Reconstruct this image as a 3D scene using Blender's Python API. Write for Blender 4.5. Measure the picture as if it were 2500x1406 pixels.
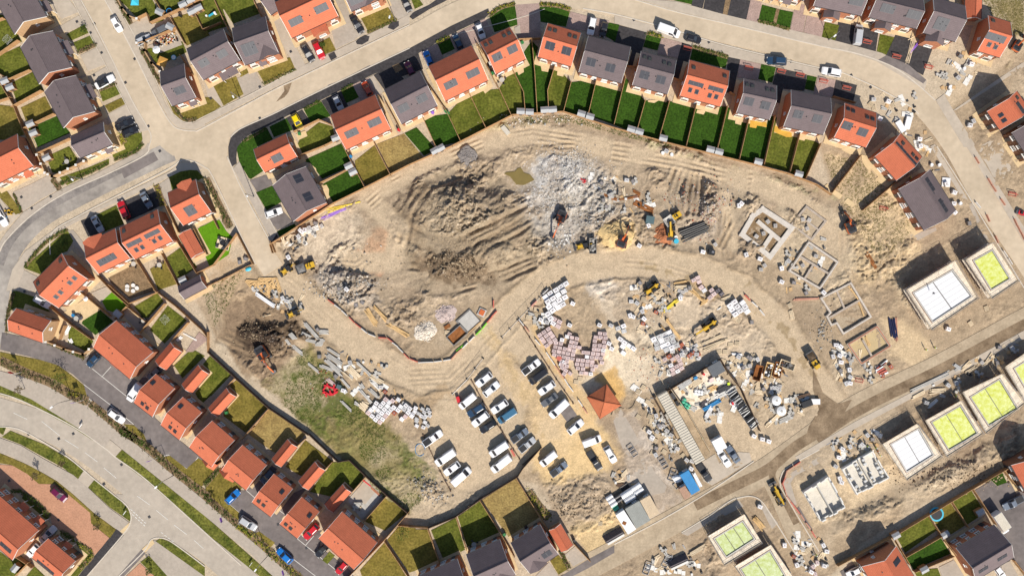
import bpy,bmesh,math,random
import numpy as np
from mathutils import Vector,Matrix
random.seed(7); rng = np.random.default_rng(11)
scene = bpy.context.scene
for o in list(bpy.data.objects): bpy.data.objects.remove(o)
# ---------------- camera, sky, sun, exposure ----------------
CAMH = 225.0
cam = bpy.data.cameras.new('camera'); camo = bpy.data.objects.new('camera',cam)
scene.collection.objects.link(camo); scene.camera = camo
camo.location = (0,0,CAMH); camo.rotation_euler = (0,0,0)
cam.sensor_fit = 'HORIZONTAL'; cam.angle = 2*math.atan(125.0/CAMH)
cam.clip_start = 1.0; cam.clip_end = 5000.0
SUN_EL = math.radians(43); SDX,SDY = -0.37,0.93          # shadows fall towards (SDX, SDY) on the ground
wd = bpy.data.worlds.new('World'); scene.world = wd; wd.use_nodes = True
nt = wd.node_tree; bg = nt.nodes['Background']
sk = nt.nodes.new('ShaderNodeTexSky'); sk.sky_type = 'NISHITA'; sk.sun_disc = False
sk.sun_elevation = SUN_EL; sk.sun_rotation = math.atan2(-SDX,-SDY)
nt.links.new(sk.outputs[0],bg.inputs[0]); bg.inputs[1].default_value = 0.095
sl = bpy.data.lights.new('sun','SUN'); sl.energy = 4.7; sl.angle = math.radians(0.5); sl.color = (1.0,0.93,0.82)
so = bpy.data.objects.new('sun',sl); scene.collection.objects.link(so)
sdir = Vector((SDX,SDY,0)).normalized()*math.cos(SUN_EL) - Vector((0,0,math.sin(SUN_EL)))
so.rotation_euler = sdir.to_track_quat('-Z','Y').to_euler(); so.location = (60,-120,120)
vs = scene.view_settings; vs.view_transform = 'Standard'; vs.look = 'None'; vs.exposure = 0.22; vs.gamma = 1.0
scene.render.engine = 'CYCLES'
# ---------------- materials ----------------
MATS = {}
def mat(name,col,rough=0.8,var=0.12,scale=1.5,bump=0.0,metal=0.0,col2=None,rnd=0.0,bands=None,spec=None,fine=0.0,coat=0.0):
 if name in MATS: return MATS[name]
 m = bpy.data.materials.new(name); m.use_nodes = True; n = m.node_tree.nodes; l = m.node_tree.links
 b = n['Principled BSDF']; b.inputs['Roughness'].default_value = rough; b.inputs['Metallic'].default_value = metal
 if spec is None and rough >= 0.8: spec = 0.12
 if spec is not None: b.inputs['Specular IOR Level'].default_value = spec
 if coat: b.inputs['Coat Weight'].default_value = coat
 tc = n.new('ShaderNodeTexCoord')
 nz = n.new('ShaderNodeTexNoise'); nz.inputs['Scale'].default_value = scale; nz.inputs['Detail'].default_value = 6; nz.inputs['Roughness'].default_value = 0.65
 l.new(tc.outputs['Object'],nz.inputs['Vector'])
 rp = n.new('ShaderNodeValToRGB'); e = rp.color_ramp.elements
 c2 = col2 or col
 e[0].position = 0.3; e[1].position = 0.7
 e[0].color = tuple(max(0,c*(1-var)) for c in col)+(1,); e[1].color = tuple(c*(1+var) for c in c2)+(1,)
 l.new(nz.outputs[0],rp.inputs[0]); out = rp.outputs[0]
 def mul(out,val_socket):
  mx = n.new('ShaderNodeMix'); mx.data_type = 'RGBA'; mx.blend_type = 'MULTIPLY'; mx.inputs[0].default_value = 1.0
  l.new(out,mx.inputs[6]); l.new(val_socket,mx.inputs[7]); return mx.outputs[2]
 if fine:
  n2 = n.new('ShaderNodeTexNoise'); n2.inputs['Scale'].default_value = scale*7; n2.inputs['Detail'].default_value = 4
  l.new(tc.outputs['Object'],n2.inputs['Vector'])
  mr = n.new('ShaderNodeMapRange'); mr.inputs[1].default_value = 0.3; mr.inputs[2].default_value = 0.7; mr.inputs[3].default_value = 1-fine; mr.inputs[4].default_value = 1+fine
  l.new(n2.outputs[0],mr.inputs[0]); out = mul(out,mr.outputs[0])
 if rnd:
  oi = n.new('ShaderNodeObjectInfo'); mr = n.new('ShaderNodeMapRange'); mr.inputs[3].default_value = 1-rnd; mr.inputs[4].default_value = 1+rnd
  l.new(oi.outputs['Random'],mr.inputs[0]); out = mul(out,mr.outputs[0])
 h = nz.outputs[0]
 if bands:     # courses: (axis, period, depth)
  ax,per,dep = bands
  sx = n.new('ShaderNodeSeparateXYZ'); l.new(tc.outputs['Object'],sx.inputs[0])
  def saw(o,p):
   d = n.new('ShaderNodeMath'); d.operation = 'MULTIPLY'; d.inputs[1].default_value = 1.0/p; l.new(o,d.inputs[0])
   f = n.new('ShaderNodeMath'); f.operation = 'FRACT'; l.new(d.outputs[0],f.inputs[0]); return f.outputs[0]
  s = saw(sx.outputs[ax],per)
  mr = n.new('ShaderNodeMapRange'); mr.inputs[1].default_value = 0.0; mr.inputs[2].default_value = 0.35; mr.inputs[3].default_value = 1-dep; mr.inputs[4].default_value = 1+dep*0.3
  l.new(s,mr.inputs[0]); out = mul(out,mr.outputs[0]); h = s
 l.new(out,b.inputs['Base Color'])
 if bump:
  bp = n.new('ShaderNodeBump'); bp.inputs['Strength'].default_value = bump; bp.inputs['Distance'].default_value = 0.05
  l.new(h,bp.inputs['Height']); l.new(bp.outputs[0],b.inputs['Normal'])
 MATS[name] = m; return m
def L(s):      # sRGB 0-255 -> linear
 return tuple(((c/255)/12.92 if c/255 <= 0.04045 else ((c/255+0.055)/1.055)**2.4) for c in s)
mat('roof_red',(0.50,0.145,0.078),0.85,0.08,0.6,0,bands=(1,0.34,0.14),fine=0.10,rnd=0.07,spec=0.15)
mat('roof_grey',(0.150,0.118,0.122),0.8,0.10,0.6,0,bands=(1,0.34,0.14),fine=0.1,rnd=0.07,spec=0.2)
mat('brick',(0.41,0.175,0.10),0.9,0.22,3.0,0.2,fine=0.25)
mat('brick_buff',(0.46,0.30,0.17),0.9,0.18,3.0,0.2,fine=0.2)
mat('brick_brown',(0.22,0.115,0.07),0.9,0.2,3.0,0.2,fine=0.2)
mat('render_white',(0.72,0.68,0.6),0.85,0.06,1.0)
mat('upvc',(0.82,0.81,0.78),0.4,0.03)
mat('gutter',(0.035,0.034,0.036),0.4,0.05)
mat('gutter_white',(0.7,0.67,0.62),0.4,0.05)
mat('glass',(0.03,0.035,0.045),0.08,0.05,spec=0.7)
mat('solar',(0.030,0.032,0.045),0.5,0.06,spec=0.4)
mat('solar_frame',(0.10,0.10,0.11),0.5,0.05,spec=0.3)
mat('door_dark',(0.05,0.05,0.06),0.5,0.1)
mat('timber_fence',(0.40,0.235,0.115),0.85,0.2,1.5,0.2,fine=0.25)
mat('timber_dark',(0.13,0.085,0.06),0.9,0.25,1.5,0.2,fine=0.25)
mat('timber_new',(0.60,0.40,0.19),0.8,0.18,2.0,rnd=0.12,fine=0.15)
mat('timber_pale',(0.64,0.52,0.36),0.8,0.15,2.0,rnd=0.15,fine=0.15)
mat('ply',(0.50,0.33,0.17),0.8,0.15,1.0)
mat('board',(0.76,0.665,0.53),0.85,0.22,1.2,fine=0.25)
mat('steel',(0.33,0.33,0.34),0.4,0.1,metal=0.7)
mat('steel_dark',(0.06,0.06,0.065),0.5,0.15,metal=0.3)
mat('rust',(0.25,0.10,0.035),0.9,0.4,1.2,0.2,fine=0.2)
mat('concrete',(0.44,0.42,0.385),0.85,0.14,1.2,rnd=0.10,fine=0.12)
mat('concrete_white',(0.70,0.68,0.64),0.85,0.12,1.0,fine=0.15)
mat('concrete_dark',(0.20,0.19,0.18),0.85,0.2,1.0,fine=0.15)
mat('kerb',(0.56,0.50,0.42),0.85,0.12,0.8)
mat('rubber',(0.025,0.024,0.023),0.85,0.2)
mat('plastic_white',(0.80,0.80,0.80),0.5,0.06,2.0,rnd=0.06)
mat('pack_white',(0.76,0.75,0.75),0.5,0.08,2.0,rnd=0.12,fine=0.1)
mat('pack_pink',(0.62,0.47,0.44),0.55,0.2,1.5,rnd=0.16,fine=0.22)
mat('pack_grey',(0.50,0.50,0.49),0.6,0.12,2.0,rnd=0.15,fine=0.1)
mat('pack_red',(0.42,0.13,0.075),0.8,0.2,2.0,rnd=0.15)
mat('pack_label',(0.30,0.26,0.27),0.6,0.1,rnd=0.2)
mat('barrier_red',(0.52,0.13,0.09),0.5,0.1)
mat('mesh_orange',(0.50,0.25,0.17),0.7,0.15)
mat('yellow',(0.60,0.37,0.03),0.35,0.08,coat=0.3)
mat('orange',(0.55,0.14,0.04),0.35,0.1,coat=0.3)
mat('black',(0.02,0.02,0.022),0.45,0.2)
mat('green_wrap',(0.06,0.42,0.26),0.5,0.15)
mat('blue',(0.02,0.21,0.47),0.5,0.12,1.0,rnd=0.05)
mat('blue_light',(0.05,0.45,0.62),0.5,0.1)
mat('purple',(0.30,0.13,0.60),0.5,0.1)
mat('pipe_yellow',(0.80,0.62,0.05),0.5,0.1)
mat('red',(0.60,0.02,0.03),0.45,0.1)
mat('green',(0.03,0.20,0.06),0.5,0.1)
mat('membrane',(0.56,0.60,0.0),0.6,0.14,1.3,col2=(0.62,0.66,0.30),fine=0.10)
mat('membrane_pale',(0.42,0.50,0.08),0.6,0.14,1.3,col2=(0.52,0.58,0.36),fine=0.10)
mat('deck_white',(0.72,0.72,0.73),0.5,0.03,1.0,fine=0.03)
mat('shed_roof',(0.34,0.35,0.36),0.6,0.1,2.0)
mat('cabin_white',(0.56,0.51,0.42),0.5,0.12,0.6,fine=0.1)
mat('cabin_grey',(0.27,0.28,0.26),0.5,0.12,0.6,fine=0.1)
mat('cabin_tan',(0.55,0.43,0.29),0.6,0.12,0.6,fine=0.1)
mat('cabin_brown',(0.40,0.24,0.16),0.6,0.15,0.6,fine=0.15)
mat('skin',(0.5,0.3,0.22),0.6,0.05)
mat('hivis',(0.62,0.80,0.04),0.7,0.08)
mat('hivis_orange',(0.85,0.22,0.03),0.7,0.08)
mat('cloth_dark',(0.04,0.045,0.07),0.85,0.2)
mat('lawn_dark',(0.030,0.072,0.007),0.9,0.22,0.35,0.35,fine=0.45)
mat('lawn',(0.080,0.105,0.012),0.9,0.28,0.30,0.35,col2=(0.12,0.125,0.022),fine=0.4)
mat('lawn_olive',(0.145,0.125,0.022),0.9,0.25,0.3,0.35,col2=(0.19,0.145,0.034),fine=0.35)
mat('lawn_dry',(0.27,0.185,0.07),0.9,0.25,0.35,0.35,col2=(0.30,0.22,0.08),fine=0.35)
mat('lawn_vivid',(0.10,0.24,0.008),0.9,0.12,0.5,0.2,fine=0.2)
mat('verge',(0.070,0.105,0.014),0.9,0.45,0.30,0.5,col2=(0.13,0.125,0.025),fine=0.5)
mat('earth_bed',(0.22,0.15,0.085),0.95,0.3,0.8,0.6,fine=0.4)
mat('asphalt_new',(0.052,0.048,0.050),0.8,0.18,0.25,0.2,fine=0.25)
mat('asphalt',(0.155,0.135,0.130),0.85,0.16,0.12,0.2,col2=(0.19,0.165,0.155),fine=0.14)
mat('asphalt_dusty',(0.36,0.31,0.255),0.85,0.12,0.10,0.2,col2=(0.44,0.38,0.31),fine=0.10)
mat('asphalt_grey',(0.42,0.365,0.30),0.85,0.10,0.12,0.2,fine=0.08)
mat('road_sand',(0.485,0.395,0.285),0.85,0.10,0.10,0.2,col2=(0.535,0.44,0.325),fine=0.07)
mat('pave_tan',(0.45,0.385,0.31),0.85,0.10,0.15,0.2,fine=0.07)
mat('pave_grey',(0.40,0.345,0.285),0.85,0.10,0.2,0.2,fine=0.08)
mat('pave_pink',(0.36,0.26,0.225),0.85,0.12,0.5,0.2,fine=0.2)
mat('pave_terra',(0.46,0.245,0.155),0.85,0.10,0.4,0.2,fine=0.15)
mat('patio',(0.62,0.47,0.275),0.85,0.10,0.6,0.15,fine=0.08)
mat('patio_ochre',(0.58,0.34,0.06),0.85,0.12,0.6,0.15)
mat('paint_line',(0.62,0.60,0.55),0.7,0.15)
mat('mud_road',(0.16,0.11,0.068),0.9,0.2,0.35,0.3,col2=(0.27,0.20,0.13),fine=0.15)
mat('leaf',(0.055,0.085,0.014),0.8,0.4,0.8,rnd=0.1)
mat('leaf_brown',(0.12,0.09,0.045),0.85,0.4,0.8)
mat('leaf_yellow',(0.30,0.27,0.03),0.8,0.3,0.8)
mat('bark',(0.10,0.075,0.05),0.9,0.2)
mat('straw',(0.20,0.17,0.06),0.9,0.3,0.8)
CARCOL = dict(white=(0.80,0.80,0.81),black=(0.018,0.018,0.022),grey=(0.12,0.125,0.135),silver=(0.46,0.47,0.49),red=(0.50,0.012,0.02),
  orange_red=(0.52,0.07,0.02),yellow=(0.80,0.60,0.0),blue=(0.01,0.17,0.55),navy=(0.02,0.05,0.10),teal=(0.05,0.15,0.25),maroon=(0.13,0.008,0.05),slate=(0.16,0.19,0.24))
for k,v in CARCOL.items(): mat('car_'+k,v,0.3,0.03,0.5,coat=0.6,metal=0.0)
mat('puddle',(0.20,0.15,0.05),0.12,0.1,0.5)
mat('clod',(.36,.275,.18),.95,.3,2); mat('clod2',(.46,.36,.245),.95,.2,2)
mat('footing_pale',(.56,.51,.45),.9,.14,1.2,fine=.15); mat('footing_dusty',(.41,.345,.285),.9,.2,1.2,fine=.2); mat('barrier_white',(.62,.59,.55),.6,.1)
mat('asphalt_mid',(.25,.225,.205),.85,.2,.14,.2,col2=(.36,.325,.285),fine=.1); mat('asphalt_dark2',(.17,.155,.148),.85,.22,.3,.2,col2=(.25,.225,.205),fine=.12)
mat('road_dirty',(.37,.29,.20),.9,.12,.25,.3,col2=(.44,.355,.25),fine=.12)
mat('clod_grey',(.27,.225,.17),.95,.3,2)
mat('lamp_glass',(0.7,0.7,0.68),0.2,0.03)
# ---------------- mesh builder ----------------
class MB:
 def __init__(s): s.v = []; s.f = []; s.m = []; s.names = []
 def mi(s,m):
  if m not in s.names: s.names.append(m)
  return s.names.index(m)
 def add(s,vs,fs,m):
  o = len(s.v); s.v += [tuple(v) for v in vs]; k = s.mi(m)
  for f in fs: s.f.append(tuple(i+o for i in f)); s.m.append(k)
 def box(s,c,d,m,rz=0.0,top=1.0):
  cx,cy,cz = c; hx,hy,hz = d[0]/2,d[1]/2,d[2]/2; ca,sa = math.cos(rz),math.sin(rz); vs = []
  for z,k in ((-hz,1),(hz,top)):
   for x,y in ((-hx,-hy),(hx,-hy),(hx,hy),(-hx,hy)):
    x *= k; y *= k; vs.append((cx+x*ca-y*sa,cy+x*sa+y*ca,cz+z))
  s.add(vs,[(3,2,1,0),(4,5,6,7),(0,1,5,4),(1,2,6,5),(2,3,7,6),(3,0,4,7)],m)
 def bar(s,p,q,w,h,m):      # box between two points
  p,q = Vector(p),Vector(q); d = q-p
  if d.length < 1e-6: return
  x = d.normalized(); up = Vector((0,0,1)) if abs(x.z) < 0.95 else Vector((1,0,0))
  y = up.cross(x).normalized(); z = x.cross(y); vs = []
  for o in (p,q):
   for a,b in ((-1,-1),(1,-1),(1,1),(-1,1)): vs.append(o+y*(a*w/2)+z*(b*h/2))
  s.add(vs,[(0,1,2,3),(7,6,5,4),(0,4,5,1),(1,5,6,2),(2,6,7,3),(3,7,4,0)],m)
 def prism(s,poly,z0,z1,m,mside=None):
  a = sum(poly[i][0]*poly[(i+1) % len(poly)][1]-poly[(i+1) % len(poly)][0]*poly[i][1] for i in range(len(poly)))
  if a < 0: poly = poly[::-1]
  n = len(poly); vs = [(x,y,z0) for x,y in poly]+[(x,y,z1) for x,y in poly]
  s.add(vs,[tuple(range(n,2*n))],m)
  s.add(vs,[(i,(i+1) % n,(i+1) % n+n,i+n) for i in range(n)],mside or m)
 def cyl(s,p,q,r,m,n=10,r2=None,caps=True):
  p,q = Vector(p),Vector(q); d = (q-p).normalized(); up = Vector((0,0,1)) if abs(d.z) < 0.95 else Vector((1,0,0))
  y = up.cross(d).normalized(); z = d.cross(y); r2 = r if r2 is None else r2; vs = []
  for o,rr in ((p,r),(q,r2)):
   for i in range(n):
    a = 2*math.pi*i/n; vs.append(o+y*(math.cos(a)*rr)+z*(math.sin(a)*rr))
  fs = [(i,(i+1) % n,(i+1) % n+n,i+n) for i in range(n)]
  if caps: fs += [tuple(range(n-1,-1,-1)),tuple(range(n,2*n))]
  s.add(vs,fs,m)
 def loft(s,rings,m,cap=True):
  n = len(rings[0]); vs = [v for r in rings for v in r]; fs = []
  for k in range(len(rings)-1):
   for i in range(n): fs.append((k*n+i,k*n+(i+1) % n,(k+1)*n+(i+1) % n,(k+1)*n+i))
  if cap: fs += [tuple(range(n-1,-1,-1)),tuple(range((len(rings)-1)*n,len(rings)*n))]
  s.add(vs,fs,m)
 def mesh(s,name,smooth=False):
  me = bpy.data.meshes.new(name); me.from_pydata(s.v,[],s.f)
  for m in s.names: me.materials.append(MATS[m])
  me.polygons.foreach_set('material_index',s.m)
  if smooth: me.polygons.foreach_set('use_smooth',[True]*len(s.f))
  bm = bmesh.new(); bm.from_mesh(me); bmesh.ops.recalc_face_normals(bm,faces=bm.faces); bm.to_mesh(me); bm.free()
  return me
 def obj(s,name,parent=None,smooth=False): return link(name,s.mesh(name,smooth),parent)
def link(name,data,parent=None):
 o = bpy.data.objects.new(name,data); scene.collection.objects.link(o)
 if parent: o.parent = parent
 return o
USED = {}
def tag(o,label,cat,group=None,share=False):
 label = ' '.join(label.split())
 o['label'] = label; o['category'] = cat
 if group: o['group'] = group
 USED.setdefault(label,[]).append(o); return o
def thing(name,loc,rz,label,cat,group=None):
 o = link(name,None); o.location = loc; o.rotation_euler = (0,0,rz); o.empty_display_size = 0.3
 return tag(o,label,cat,group)
def copy_tree(o,parent=None):
 c = o.copy(); scene.collection.objects.link(c)
 if parent: c.parent = parent
 for ch in list(o.children): copy_tree(ch,c)
 return c
# plan coordinates: the survey plan is read in tiles of 500 x 360 plan units at 3.906 divisions per unit, ten units to the metre
TX = TY = 0
def T(x,y):
 global TX,TY; TX,TY = x,y
def W(p,z=0.0,raw=False):           # plan point -> ground metres (plan read at height z)
 x,y = (p if raw else (TX+p[0]/3.906,TY+p[1]/3.906)); k = (CAMH-z)/CAMH*0.1
 return Vector(((x-1250)*k,(703-y)*k))
def P(p,z=0.0): return W(p,z,True)
# ---------------- ground: one fine sheet with relief ----------------
GX0,GX1,GY0,GY1,GR = -134.0,134.0,-78.0,78.0,0.24
nx = int((GX1-GX0)/GR)+1; ny = int((GY1-GY0)/GR)+1
gx = np.linspace(GX0,GX1,nx); gy = np.linspace(GY0,GY1,ny)
X,Y = np.meshgrid(gx,gy); PX = X*10+1250; PY = 703-Y*10      # plan units
def vnoise(scale,seed):
 r = np.random.default_rng(seed); w = int((GX1-GX0)/scale)+4; h = int((GY1-GY0)/scale)+4
 g = r.random((h,w)); u = (X-GX0)/scale; v = (Y-GY0)/scale
 i = u.astype(int); j = v.astype(int); fu = u-i; fv = v-j; fu = fu*fu*(3-2*fu); fv = fv*fv*(3-2*fv)
 return (g[j,i]*(1-fu)+g[j,i+1]*fu)*(1-fv)+(g[j+1,i]*(1-fu)+g[j+1,i+1]*fu)*fv
def fbm(scale,octs,seed):
 a = 0; t = 0; amp = 1.0
 for k in range(octs): a = a+amp*vnoise(scale/2**k,seed+k*17); t += amp; amp *= 0.6
 return a/t
N1 = fbm(9,5,1); N2 = fbm(3,4,50); N3 = fbm(1.2,2,90); N4 = fbm(26,4,130); NF = rng.random(X.shape)
WOB = (N2-0.5)*40+(N3-0.5)*22       # wobble of edges, plan units
def vn2(A,B,seed):
 r = np.random.default_rng(seed); g = r.random((256,256)); A = A+900; B = B+900; i = A.astype(int); j = B.astype(int); fu = A-i; fv = B-j; fu = fu*fu*(3-2*fu); fv = fv*fv*(3-2*fv); i %= 255; j %= 255
 return (g[j,i]*(1-fu)+g[j,i+1]*fu)*(1-fv)+(g[j+1,i]*(1-fu)+g[j+1,i+1]*fu)*fv
def sstep(a,b,x):
 t = np.clip((x-a)/(b-a),0,1); return t*t*(3-2*t)
def dseg(pts):
 d = np.full(X.shape,1e9)
 for (x1,y1),(x2,y2) in zip(pts[:-1],pts[1:]):
  dx,dy = x2-x1,y2-y1; t = np.clip(((PX-x1)*dx+(PY-y1)*dy)/(dx*dx+dy*dy+1e-9),0,1)
  d = np.minimum(d,np.hypot(PX-x1-t*dx,PY-y1-t*dy))
 return d
def mline(pts,w,soft=8,wob=0.5): return 1-sstep(w/2-soft,w/2+soft,dseg(pts)+WOB*wob)
def mell(cx,cy,rx,ry,a=0,soft=0.25,wob=1.0):
 c,s = math.cos(math.radians(a)),math.sin(math.radians(a)); u = (PX-cx)*c+(PY-cy)*s; v = -(PX-cx)*s+(PY-cy)*c
 d = np.hypot(u/rx,v/ry)+WOB*wob/min(rx,ry); return 1-sstep(1-soft,1+soft,d)
def mpoly(pts,soft=10,wob=0.6):
 ins = np.zeros(X.shape,bool); n = len(pts)
 for i in range(n):
  (x1,y1),(x2,y2) = pts[i],pts[(i+1) % n]
  if y1 == y2: continue
  c = ((y1 > PY) != (y2 > PY)) & (PX < (x2-x1)*(PY-y1)/(y2-y1)+x1); ins ^= c
 d = dseg(list(pts)+[pts[0]]); sd = np.where(ins,-d,d)+WOB*wob
 return 1-sstep(-soft,soft,sd)
SAND = (0.49,0.40,0.29)
COL = np.empty(X.shape+(3,)); COL[:] = SAND; HT = np.full(X.shape,-0.05)
def paint(m,c,k=1.0): 
 global COL
 a = (m*k)[...,None]; COL = COL*(1-a)+np.array(c)*a
SITE = [(600,650),(668,588),(892,462),(1105,360),(1251,286),(1374,278),(1500,318),(1625,353),(1845,408),(1965,440),(2035,478),(2000,355),(2060,290),
  (2170,300),(2290,250),(2480,90),(2620,0),(2620,1100),(2500,1130),(2290,1210),(2100,1330),(2010,1420),(1350,1420),(1420,1340),(1330,1190),(1262,1165),(1150,1235),(1060,1280),(985,1265),(640,935),(512,800),(480,735)]
site = mpoly(SITE,6,0.1)
ROUGH = site*0.35
EARTH = (0.40,0.30,0.19); DARK = (0.17,0.115,0.07); GREY = (0.42,0.37,0.30); PALE = (0.60,0.50,0.375); RUB = (0.50,0.475,0.45); YEL = (0.62,0.455,0.24)
paint(site,(0.375,0.285,0.19))
# broad soil zones
for m,c,k,r in [
  (mpoly([(680,590),(900,470),(1250,290),(1640,355),(1950,450),(2060,520),(2180,640),(1900,640),(1600,620),(1380,620),(1200,720),(1000,800),(850,770),(700,650)]),(0.375,0.29,0.20),1,0.8),
  (mell(1130,560,205,140,5),(0.30,0.235,0.16),0.95,1.6),(mell(1150,510,110,50,-20),(0.37,0.295,0.205),0.6,1.4),(mell(1110,650,90,40,10),DARK,0.75,1.6),
  (mell(1000,520,45,80,20),(0.26,0.185,0.115),0.6,1.2),(mell(1390,490,120,110,30),(0.41,0.375,0.33),0.85,0.9),(mell(1370,430,65,45,0),(0.52,0.50,0.475),0.7,1.2),(mell(1325,480,42,24,0),(0.60,0.59,0.57),0.7,.8),
  (mell(1740,490,115,75,10),(0.36,0.285,0.20),0.9,1.4),(mell(1700,530,80,60,0),(0.38,0.31,0.24),0.7,1.4),(mell(840,690,85,45,25),(0.36,0.31,0.26),0.85,1.6),
  (mell(790,580,110,70,-10),(0.56,0.46,0.34),0.8,0.5),(mell(930,600,40,55,40),(0.58,0.33,0.19),0.55,0.3),(mell(905,640,30,18,40),(0.60,0.30,0.17),0.5,0.3),
  (mell(2150,590,90,110,20),(0.50,0.375,0.225),0.9,0.8),(mpoly([(2010,370),(2110,390),(2230,550),(2260,620),(2170,640),(2060,500)]),(0.525,0.395,0.245),0.9,0.6),
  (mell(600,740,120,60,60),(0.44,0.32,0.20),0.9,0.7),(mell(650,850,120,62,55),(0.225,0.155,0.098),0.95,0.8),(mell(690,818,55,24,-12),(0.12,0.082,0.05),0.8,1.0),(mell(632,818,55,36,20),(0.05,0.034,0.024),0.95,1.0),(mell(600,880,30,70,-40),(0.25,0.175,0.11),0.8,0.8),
  (mpoly([(640,930),(760,840),(850,960),(960,1050),(1060,1150),(1040,1250),(985,1265)]),(0.21,0.175,0.065),0.95,0.45),
  (mpoly([(985,1265),(1045,1180),(1110,1220),(1240,1150),(1262,1165),(1150,1235),(1060,1285)]),(0.46,0.36,0.245),0.9,0.8),
  (mpoly([(1310,1180),(1480,1140),(1520,1260),(1400,1330)]),(0.38,0.295,0.205),1,0.6),(mpoly([(1390,1290),(1470,1260),(1530,1250),(1550,1300),(1450,1370)]),YEL,0.8,0.3),
  (mpoly([(1960,1265),(2100,1280),(2290,1200),(2500,1100),(2500,1000),(2440,1060),(2230,1180),(2060,1250)]),(0.36,0.28,0.19),0.95,0.65),
  (mpoly([(1500,1010),(1555,1000),(1660,1220),(1560,1300)]),(0.50,0.43,0.36),0.85,0.15),(mpoly([(1550,640),(1900,730),(1900,900),(1800,920),(1560,960)]),(0.53,0.43,0.315),0.8,0.5),
  (mell(1520,870,75,80,30),(0.68,0.57,0.42),0.85,0.3),(mell(1440,900,70,45,40),(0.68,0.57,0.42),0.8,0.3),(mell(1520,730,70,60,30),(0.57,0.475,0.36),0.7,0.4),(mell(1475,690,40,40,0),(0.60,0.54,0.47),0.6,0.5),
  (mpoly([(1390,960),(1480,1060),(1520,1110),(1480,1150),(1330,1180),(1290,1120),(1310,1080),(1390,1070)]),YEL,0.75,0.1),(mell(1330,1000,60,110,-20),(0.63,0.46,0.26),0.5,0.1),
  (mpoly([(1460,920),(1500,900),(1520,960),(1500,990)]),(0.56,0.36,0.14),0.8,0.2),
  (mpoly([(2150,760),(2220,790),(2290,850),(2230,900),(2170,860)]),(0.62,0.47,0.29),0.7,0.3),(mpoly([(2160,660),(2270,720),(2300,800),(2200,740)]),(0.42,0.33,0.22),0.7,0.8),
  (mpoly([(1940,1180),(2060,1120),(2190,1100),(2240,1160),(2080,1240),(1990,1280)]),(0.62,0.48,0.31),0.8,0.3),(mpoly([(1900,470),(2050,520),(2100,640),(2030,800),(1900,640)]),(0.50,0.40,0.275),0.7,0.6),
  (mpoly([(2400,0),(2500,0),(2500,110),(2460,160),(2470,60)]),(0.30,0.235,0.12),0.95,1.2),(mpoly([(1700,1330),(1760,1300),(1830,1400),(1720,1420)]),(0.46,0.36,0.25),0.8,0.6),
  (mell(1505,580,55,42,0),YEL,0.9,0.4),(mell(1230,300,60,14,-15),(0.47,0.40,0.22),0.6,0.4),(mell(1800,420,160,10,14),(0.40,0.36,0.20),0.5,0.5),
]:
 paint(m,c,k); ROUGH = np.maximum(ROUGH,m*r) if r > 0 else ROUGH*(1+m*r)
paint(sstep(0.52,0.62,N1)*site,(0.29,0.215,0.145),0.5); paint(sstep(0.54,0.66,N4)*site,(0.49,0.395,0.28),0.5)
# haul roads through the site: packed, smoother, paler
HAUL = [([(600,545),(643,621),(700,690),(770,755),(860,835),(940,890),(1030,925),(1100,910),(1170,850),(1250,760),(1330,690),(1420,655),(1560,638),(1690,660),(1800,705),(1900,790),(1965,890),(2030,990)],72),
  ([(900,480),(1040,400),(1180,345),(1330,330),(1480,365),(1640,400),(1850,450),(1960,500),(2050,600)],46),([(900,490),(975,560),(960,640),(860,640)],50),
  ([(1150,900),(1230,790),(1330,880),(1420,1010),(1300,1100),(1130,1150),(1090,1050),(1150,900)],90),([(1230,960),(1180,1100)],130),([(2290,260),(2400,170),(2560,60)],44),
  ([(1640,960),(1790,1050),(1860,1120)],70),([(1770,480),(1790,600)],30)]
for pts,w in HAUL:
 m = mline(pts,w,8,0.22)*site; paint(m,(0.50,0.39,0.265),0.95); ROUGH = ROUGH*(1-0.93*m)
 if w > 60 and len(pts) > 9 and w < 80: e_ = np.exp(-((dseg(pts)+WOB*.25-w/2-5)/4)**2)*site; paint(e_*sstep(.35,.55,N2),(0.26,0.195,0.125),.6); BERM = e_*.22
for m,c,k in [(mpoly([(1380,960),(1480,1060),(1520,1110),(1480,1150),(1330,1180),(1290,1120),(1310,1080),(1370,1070)],14),(0.66,0.475,0.25),0.85),(mell(1330,1010,40,120,-22),(0.62,0.455,0.26),0.55),(mell(1245,900,22,120,-25),(0.55,0.40,0.225),0.5),(mpoly([(1290,800),(1310,790),(1460,1010),(1450,1040),(1420,1010)],5),(0.60,0.42,0.21),0.7),
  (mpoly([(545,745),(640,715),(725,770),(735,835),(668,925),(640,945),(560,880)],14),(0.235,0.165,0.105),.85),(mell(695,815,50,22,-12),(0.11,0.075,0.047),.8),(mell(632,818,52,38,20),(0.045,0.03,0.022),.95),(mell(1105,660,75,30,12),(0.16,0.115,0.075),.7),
  (mpoly([(1455,915),(1500,895),(1525,960),(1500,1000)],8),(0.58,0.36,0.13),0.7)]: paint(m*site,c,k)
gm = mpoly([(640,932),(760,850),(850,960),(960,1050),(1065,1150),(1045,1210),(985,1262)],8); paint(gm*sstep(.42,.56,N1*.6+N2*.4),(0.085,0.115,0.017),.85); paint(gm*sstep(.55,.62,N2),(0.29,0.235,0.11),.4)
DARKROAD = [(2520,775),(2300,890),(2150,962),(2075,1010)]
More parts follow.
